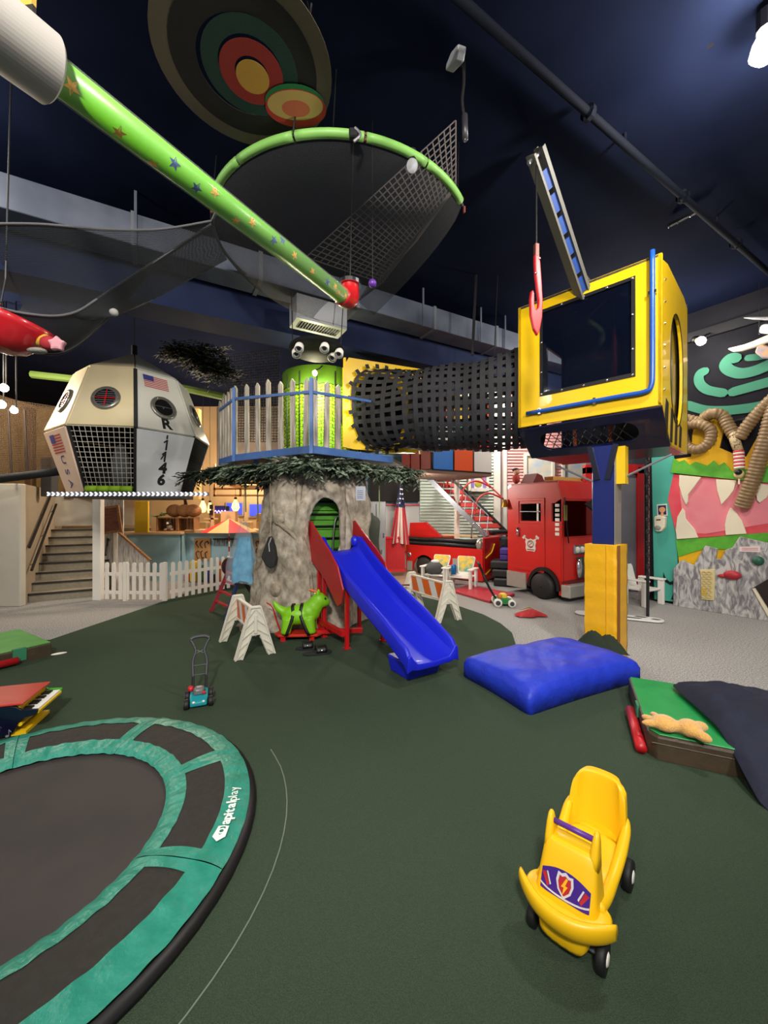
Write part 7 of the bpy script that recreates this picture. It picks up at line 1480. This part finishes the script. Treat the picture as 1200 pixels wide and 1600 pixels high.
S(MB().tube([G(458, 205, 4.42), G(487, 5, 4.9)], .007, 5), 'rope', black, hoop)
# bulb and clamps on the hoop
bpz = P(644, 259, G(640, 240, ZH).y+.02); bb_ = T('clear_bulb', 'clear unlit glass bulb hanging from the green hoop', 'light bulb', bpz-V((0, 0, .05))); S(MB().ell(bpz, (.046, .046, .05), 16, 12), 'glass', M('clear_glass', '#e8ecf0', .03, alpha=.35), bb_, smooth=True); S(MB().tube([bpz+V((0, 0, .04)), bpz+V((0, 0, .12))], .032, 12), 'socket', black, bb_)
kp = P(553, 210, G(550, 208, ZH).y-.03); kq = T('hoop_clamp', 'black clamp bracket on top of the green hoop', 'clamp', kp); S(MB().box(kp, (.07, .05, .07)), 'jaw', black, kq, bev=.008); S(MB().tube(spline([kp+V((.01, -.03, .02)), kp+V((.05, -.03, -.03)), kp+V((.0, -.03, -.08))], 4), .010, 6), 'lever', steel, kq)
# coarse rope net ramp
m_cn = M('coarse_rope', '#5a5250', .85)
net('climbing_net', 'coarse brown rope net sloping up behind the green hoop', quad(P(478, 402, 3.9), P(590, 440, 4.3), P(712, 290, 3.55), P(712, 188, 3.25)), 11, 30, .0065, m_cn, 'climbing net')
net('dark_mesh_panel', 'dark fine mesh panel under the coarse rope net', quad(P(560, 470, 4.2), P(600, 440, 4.3), P(712, 292, 3.58), P(700, 250, 3.7), .05), 10, 30, .004, M('mesh_near_black', '#121215', .8), 'climbing net')
tag(S(MB().tube([P(712, 290, 3.55), P(690, 320, 3.65), P(650, 375, 3.95), P(590, 440, 4.3)], .016, 6), 'edge_rope', m_cn), 'thick rope along the lower edge of the coarse net', 'rope')
# hanging projector and cables
pj = P(712, 92, 2.9); pt_ = T('projector', 'grey projector hanging on black cables from the ceiling', 'projector', pj-V((0, 0, .12))); S(MB(frame(pj, (.3, -1, -.6))).box((0, 0, 0), (.20, .07, .08)), 'case', M('projector_grey', '#8d9094', .4), pt_, bev=.012, seg=2); S(MB().box(pj+V((.03, 0, .02)), (.04, .05, .10)), 'bracket', black, pt_)
S(MB().tube(spline([V((pj.x+.02, pj.y, 4.95)), pj+V((.05, 0, .10)), pj+V((.06, 0, -.15)), P(722, 160, 2.9), P(728, 200, 2.9), P(727, 216, 2.9)], 5), .012, 6), 'cable', black, pt_, smooth=True); S(MB().tube([P(726, 180, 2.9), P(727, 218, 2.9)], .022, 8), 'weight', M('weight_dark', '#2a2a2e', .4), pt_, smooth=True); S(MB().ell(P(727, 219, 2.9), .014, 8, 6), 'shackle', chrome, pt_)
hbp = P(582, 443, 3.4); hbt = T('hanging_ball', 'small purple ball hanging beside the red elbow', 'ball', hbp); S(MB().ell(hbp, .036, 14, 10), 'ball', m_pur, hbt, smooth=True); S(MB().tube([hbp, V((hbp.x, hbp.y, 4.95))], .003, 4), 'thread', black, hbt)
# ---------------------------------------------------------------- net hammock band on the left with a red sled
m_fn2 = net_mat('hammock_net', '#1d2024', .007, .40)
hm = T('net_hammock', 'dark net hammock slung across the upper left', 'net', P(120, 540, 3.4))
top_pts = [P(-40, 350, 2.6), P(60, 350, 2.75), P(160, 358, 2.95), P(250, 358, 3.2), P(330, 345, 3.4)]; bot_pts = [P(-40, 470, 2.7), P(40, 490, 2.8), P(110, 490, 3.0), P(170, 455, 3.25), P(330, 350, 3.45)]
A1, A2 = spline(top_pts, 6), spline(bot_pts, 6); nn = len(A1)-1
def ip(L, u): x = u*nn; i = min(int(x), nn-1); return L[i].lerp(L[i+1], x-i)
S(MB().grid(lambda u, v: ip(A1, u).lerp(ip(A2, u), v)+V((0, .35*math.sin(PI*v), -.10*math.sin(PI*v))), 30, 12, (2.4, .9)), 'upper_net', m_fn2, hm, smooth=True)
C_pts = [P(-40, 520, 2.9), P(40, 545, 3.0), P(100, 550, 3.15), P(165, 500, 3.35), P(260, 400, 3.5), P(335, 352, 3.5)]; A3 = spline(C_pts, 5); n3 = len(A3)-1
def ip3(u): x = u*n3; i = min(int(x), n3-1); return A3[i].lerp(A3[i+1], x-i)
S(MB().grid(lambda u, v: ip(A2, u).lerp(ip3(u), v)+V((0, 0, -.03*math.sin(PI*v))), 30, 6, (2.4, .3)), 'lower_net', net_mat('hammock_net_dense', '#15171a', .007, .62), hm, smooth=True)
for L_, r_ in ((A1, .008), (A2, .009), (A3, .013)): S(MB().tube(L_, r_, 6), 'edge_rope', black if r_ > .012 else M('rope_grey', '#5a5a5c', .8), hm, smooth=True)
S(MB().tube([P(330, 348, 3.45), P(352, 300, 3.2)], .012, 6), 'tie_rope', M('rope_grey', '#5a5a5c', .8), hm); S(MB().tube([P(330, 350, 3.45), P(345, 305, 3.25)], .008, 6), 'tie_rope', black, hm)
S(MB().ell(P(178, 488, 3.2), (.035, .03, .03), 8, 6), 'knot', M('knot_pale', '#9a9a98', .8), hm, smooth=True)
rs = P(8, 508, 2.85); sl_ = T('red_sled', 'glossy red plastic saucer hanging at the left edge', 'saucer', rs-V((0, 0, .12)))
S(MB(Matrix.Translation(rs) @ Matrix.Rotation(.35, 4, 'Y')).lathe([(0, -.20), (.08, -.19), (.16, -.15), (.225, -.07), (.255, .02), (.27, .07), (.255, .075), (.20, -.02), (0, -.15)], 32), 'dish', M('sled_red', '#c01f2a', .25, coat=.6), sl_, smooth=True)
S(MB().tube([rs+V((.05, -.1, .03)), rs+V((.05, -.05, .30)), V((rs.x+.05, rs.y, 4.95))], .006, 5), 'cord', black, sl_); S(MB().ell(rs+V((.12, -.16, .07)), .016, 8, 6), 'clip', chrome, sl_)
bd_ = T('plush_bird', 'red and yellow plush with a pink star nose behind the saucer', 'plush toy', P(75, 540, 2.9))
S(MB().ell(P(62, 530, 2.9), (.07, .05, .055), 12, 8), 'yellow_body', M('plush_yellow', '#c9a23a', .85), bd_, smooth=True); S(MB().ell(P(76, 536, 2.9), (.06, .05, .05), 12, 8), 'red_head', M('plush_red', '#a82a34', .85), bd_, smooth=True)
S(MB(plate(frame(P(93, 540, 2.86), (1, .2, 0)))).prism(star(.062, 5, .6), .05), 'pink_star', M('plush_pink', '#d89aa4', .85), bd_, bev=.015, seg=2); S(MB().ell(P(58, 548, 2.85), (.07, .04, .02), 10, 6), 'pale_base', M('plush_grey', '#9a948c', .9, bump=.5, bscale=90), bd_, smooth=True)
# ---------------------------------------------------------------- corner and ceiling fixtures
yc = P(45, 8, 1.7); t = T('yellow_sign_corner', 'yellow and dark panel corner at the top left edge', 'panel', yc); S(MB(plate(frame(yc, (1, -.2, 0)))).prism([(-.06, -.02), (.04, -.035), (.045, .2), (-.12, .2)], .02), 'yellow_face', M('corner_yellow', '#c9a84a', .6), t); S(MB(plate(frame(yc+V((-.04, 0, -.05)), (1, -.2, 0)))).prism([(-.14, -.0), (.085, -.10), (.09, .015), (-.02, .03), (-.1, .2), (-.3, .2)], .015), 'dark_edge', M('corner_dark2', '#2a2820', .7), t); S(MB().tube([yc+V((0, .02, .1)), V((yc.x, yc.y+.02, 4.95))], .01, 5), 'hanger', black, t)
bq = V((2.52, 2.62, 4.68)); cb2 = T('ceiling_bulb', 'bright bare flood bulb on the ceiling at the top right', 'light bulb', bq-V((0, 0, .1))); S(MB(Matrix.Translation(bq)).lathe([(0, -.10), (.05, -.09), (.085, -.04), (.07, .02), (.04, .08), (.035, .12)], 18), 'bulb', M('flood_glow', '#fff4e4', .3, emit=60), cb2, smooth=True); S(MB().tube([bq+V((0, 0, .1)), bq+V((0, 0, .22))], .05, 10), 'socket', black, cb2); S(MB(Matrix.Translation(bq+V((0, 0, .33)))).lathe([(.0, .04), (.09, .04), (.09, .0), (.05, -.02)], 16), 'canopy', black, cb2)
bq2 = P(1110, 35, 2.85); t = T('ceiling_fixture', 'dark ceiling bracket with a red box and a white box', 'fixture', bq2-V((0, 0, .1))); S(MB(frame(bq2, (.8, .5, .3))).box((0, 0, .05), (.26, .06, .05)), 'bracket', black, t); S(MB(frame(P(1097, 42, 2.85), (.8, .3, .5))).box((0, 0, 0), (.15, .07, .075)), 'red_box', M('fixture_red', '#8a3a34', .5), t, bev=.015); S(MB(frame(P(1130, 50, 2.85), (.9, .2, .1))).box((0, 0, 0), (.13, .05, .07)), 'white_box', M('fixture_white', '#c4c4cc', .4), t, bev=.01); S(MB().tube([bq2, V((bq2.x, bq2.y, 4.95))], .02, 6), 'stem', black, t)
kt = T('ceiling_track', 'short dark ceiling track with small studs', 'track', P(1070, 340, 4.2)); p0_, p1_ = G(1044, 353, 4.90), G(1094, 328, 4.90); S(MB().beam(p0_, p1_, .035, .03), 'track', black, kt)
for q in (.02, .3, .7, .95): S(MB().ell(p0_.lerp(p1_, q)+V((0, 0, -.02)), .010, 6, 4), 'stud', chrome, kt)
tag(S(MB().tube(spline([V((.52, 2.0, 4.92)), V((.7, 2.4, 4.86)), V((1.1, 2.5, 4.88)), V((1.5, 2.45, 4.93))], 6), .008, 5), 'ceiling_cable', black), 'thin black cable sagging across the ceiling', 'cable')
for k, (px, lb) in enumerate(((738, 'left thin hanging cord above the tunnel'), (772, 'right thin hanging cord above the tunnel'))): tag(S(MB().tube([P(px, 555, 5.6), V((P(px+6, 0, 5.6).x, 5.6, 4.94))], .02 if k == 0 else .006, 6), 'ceiling_line', black), lb, 'cord')
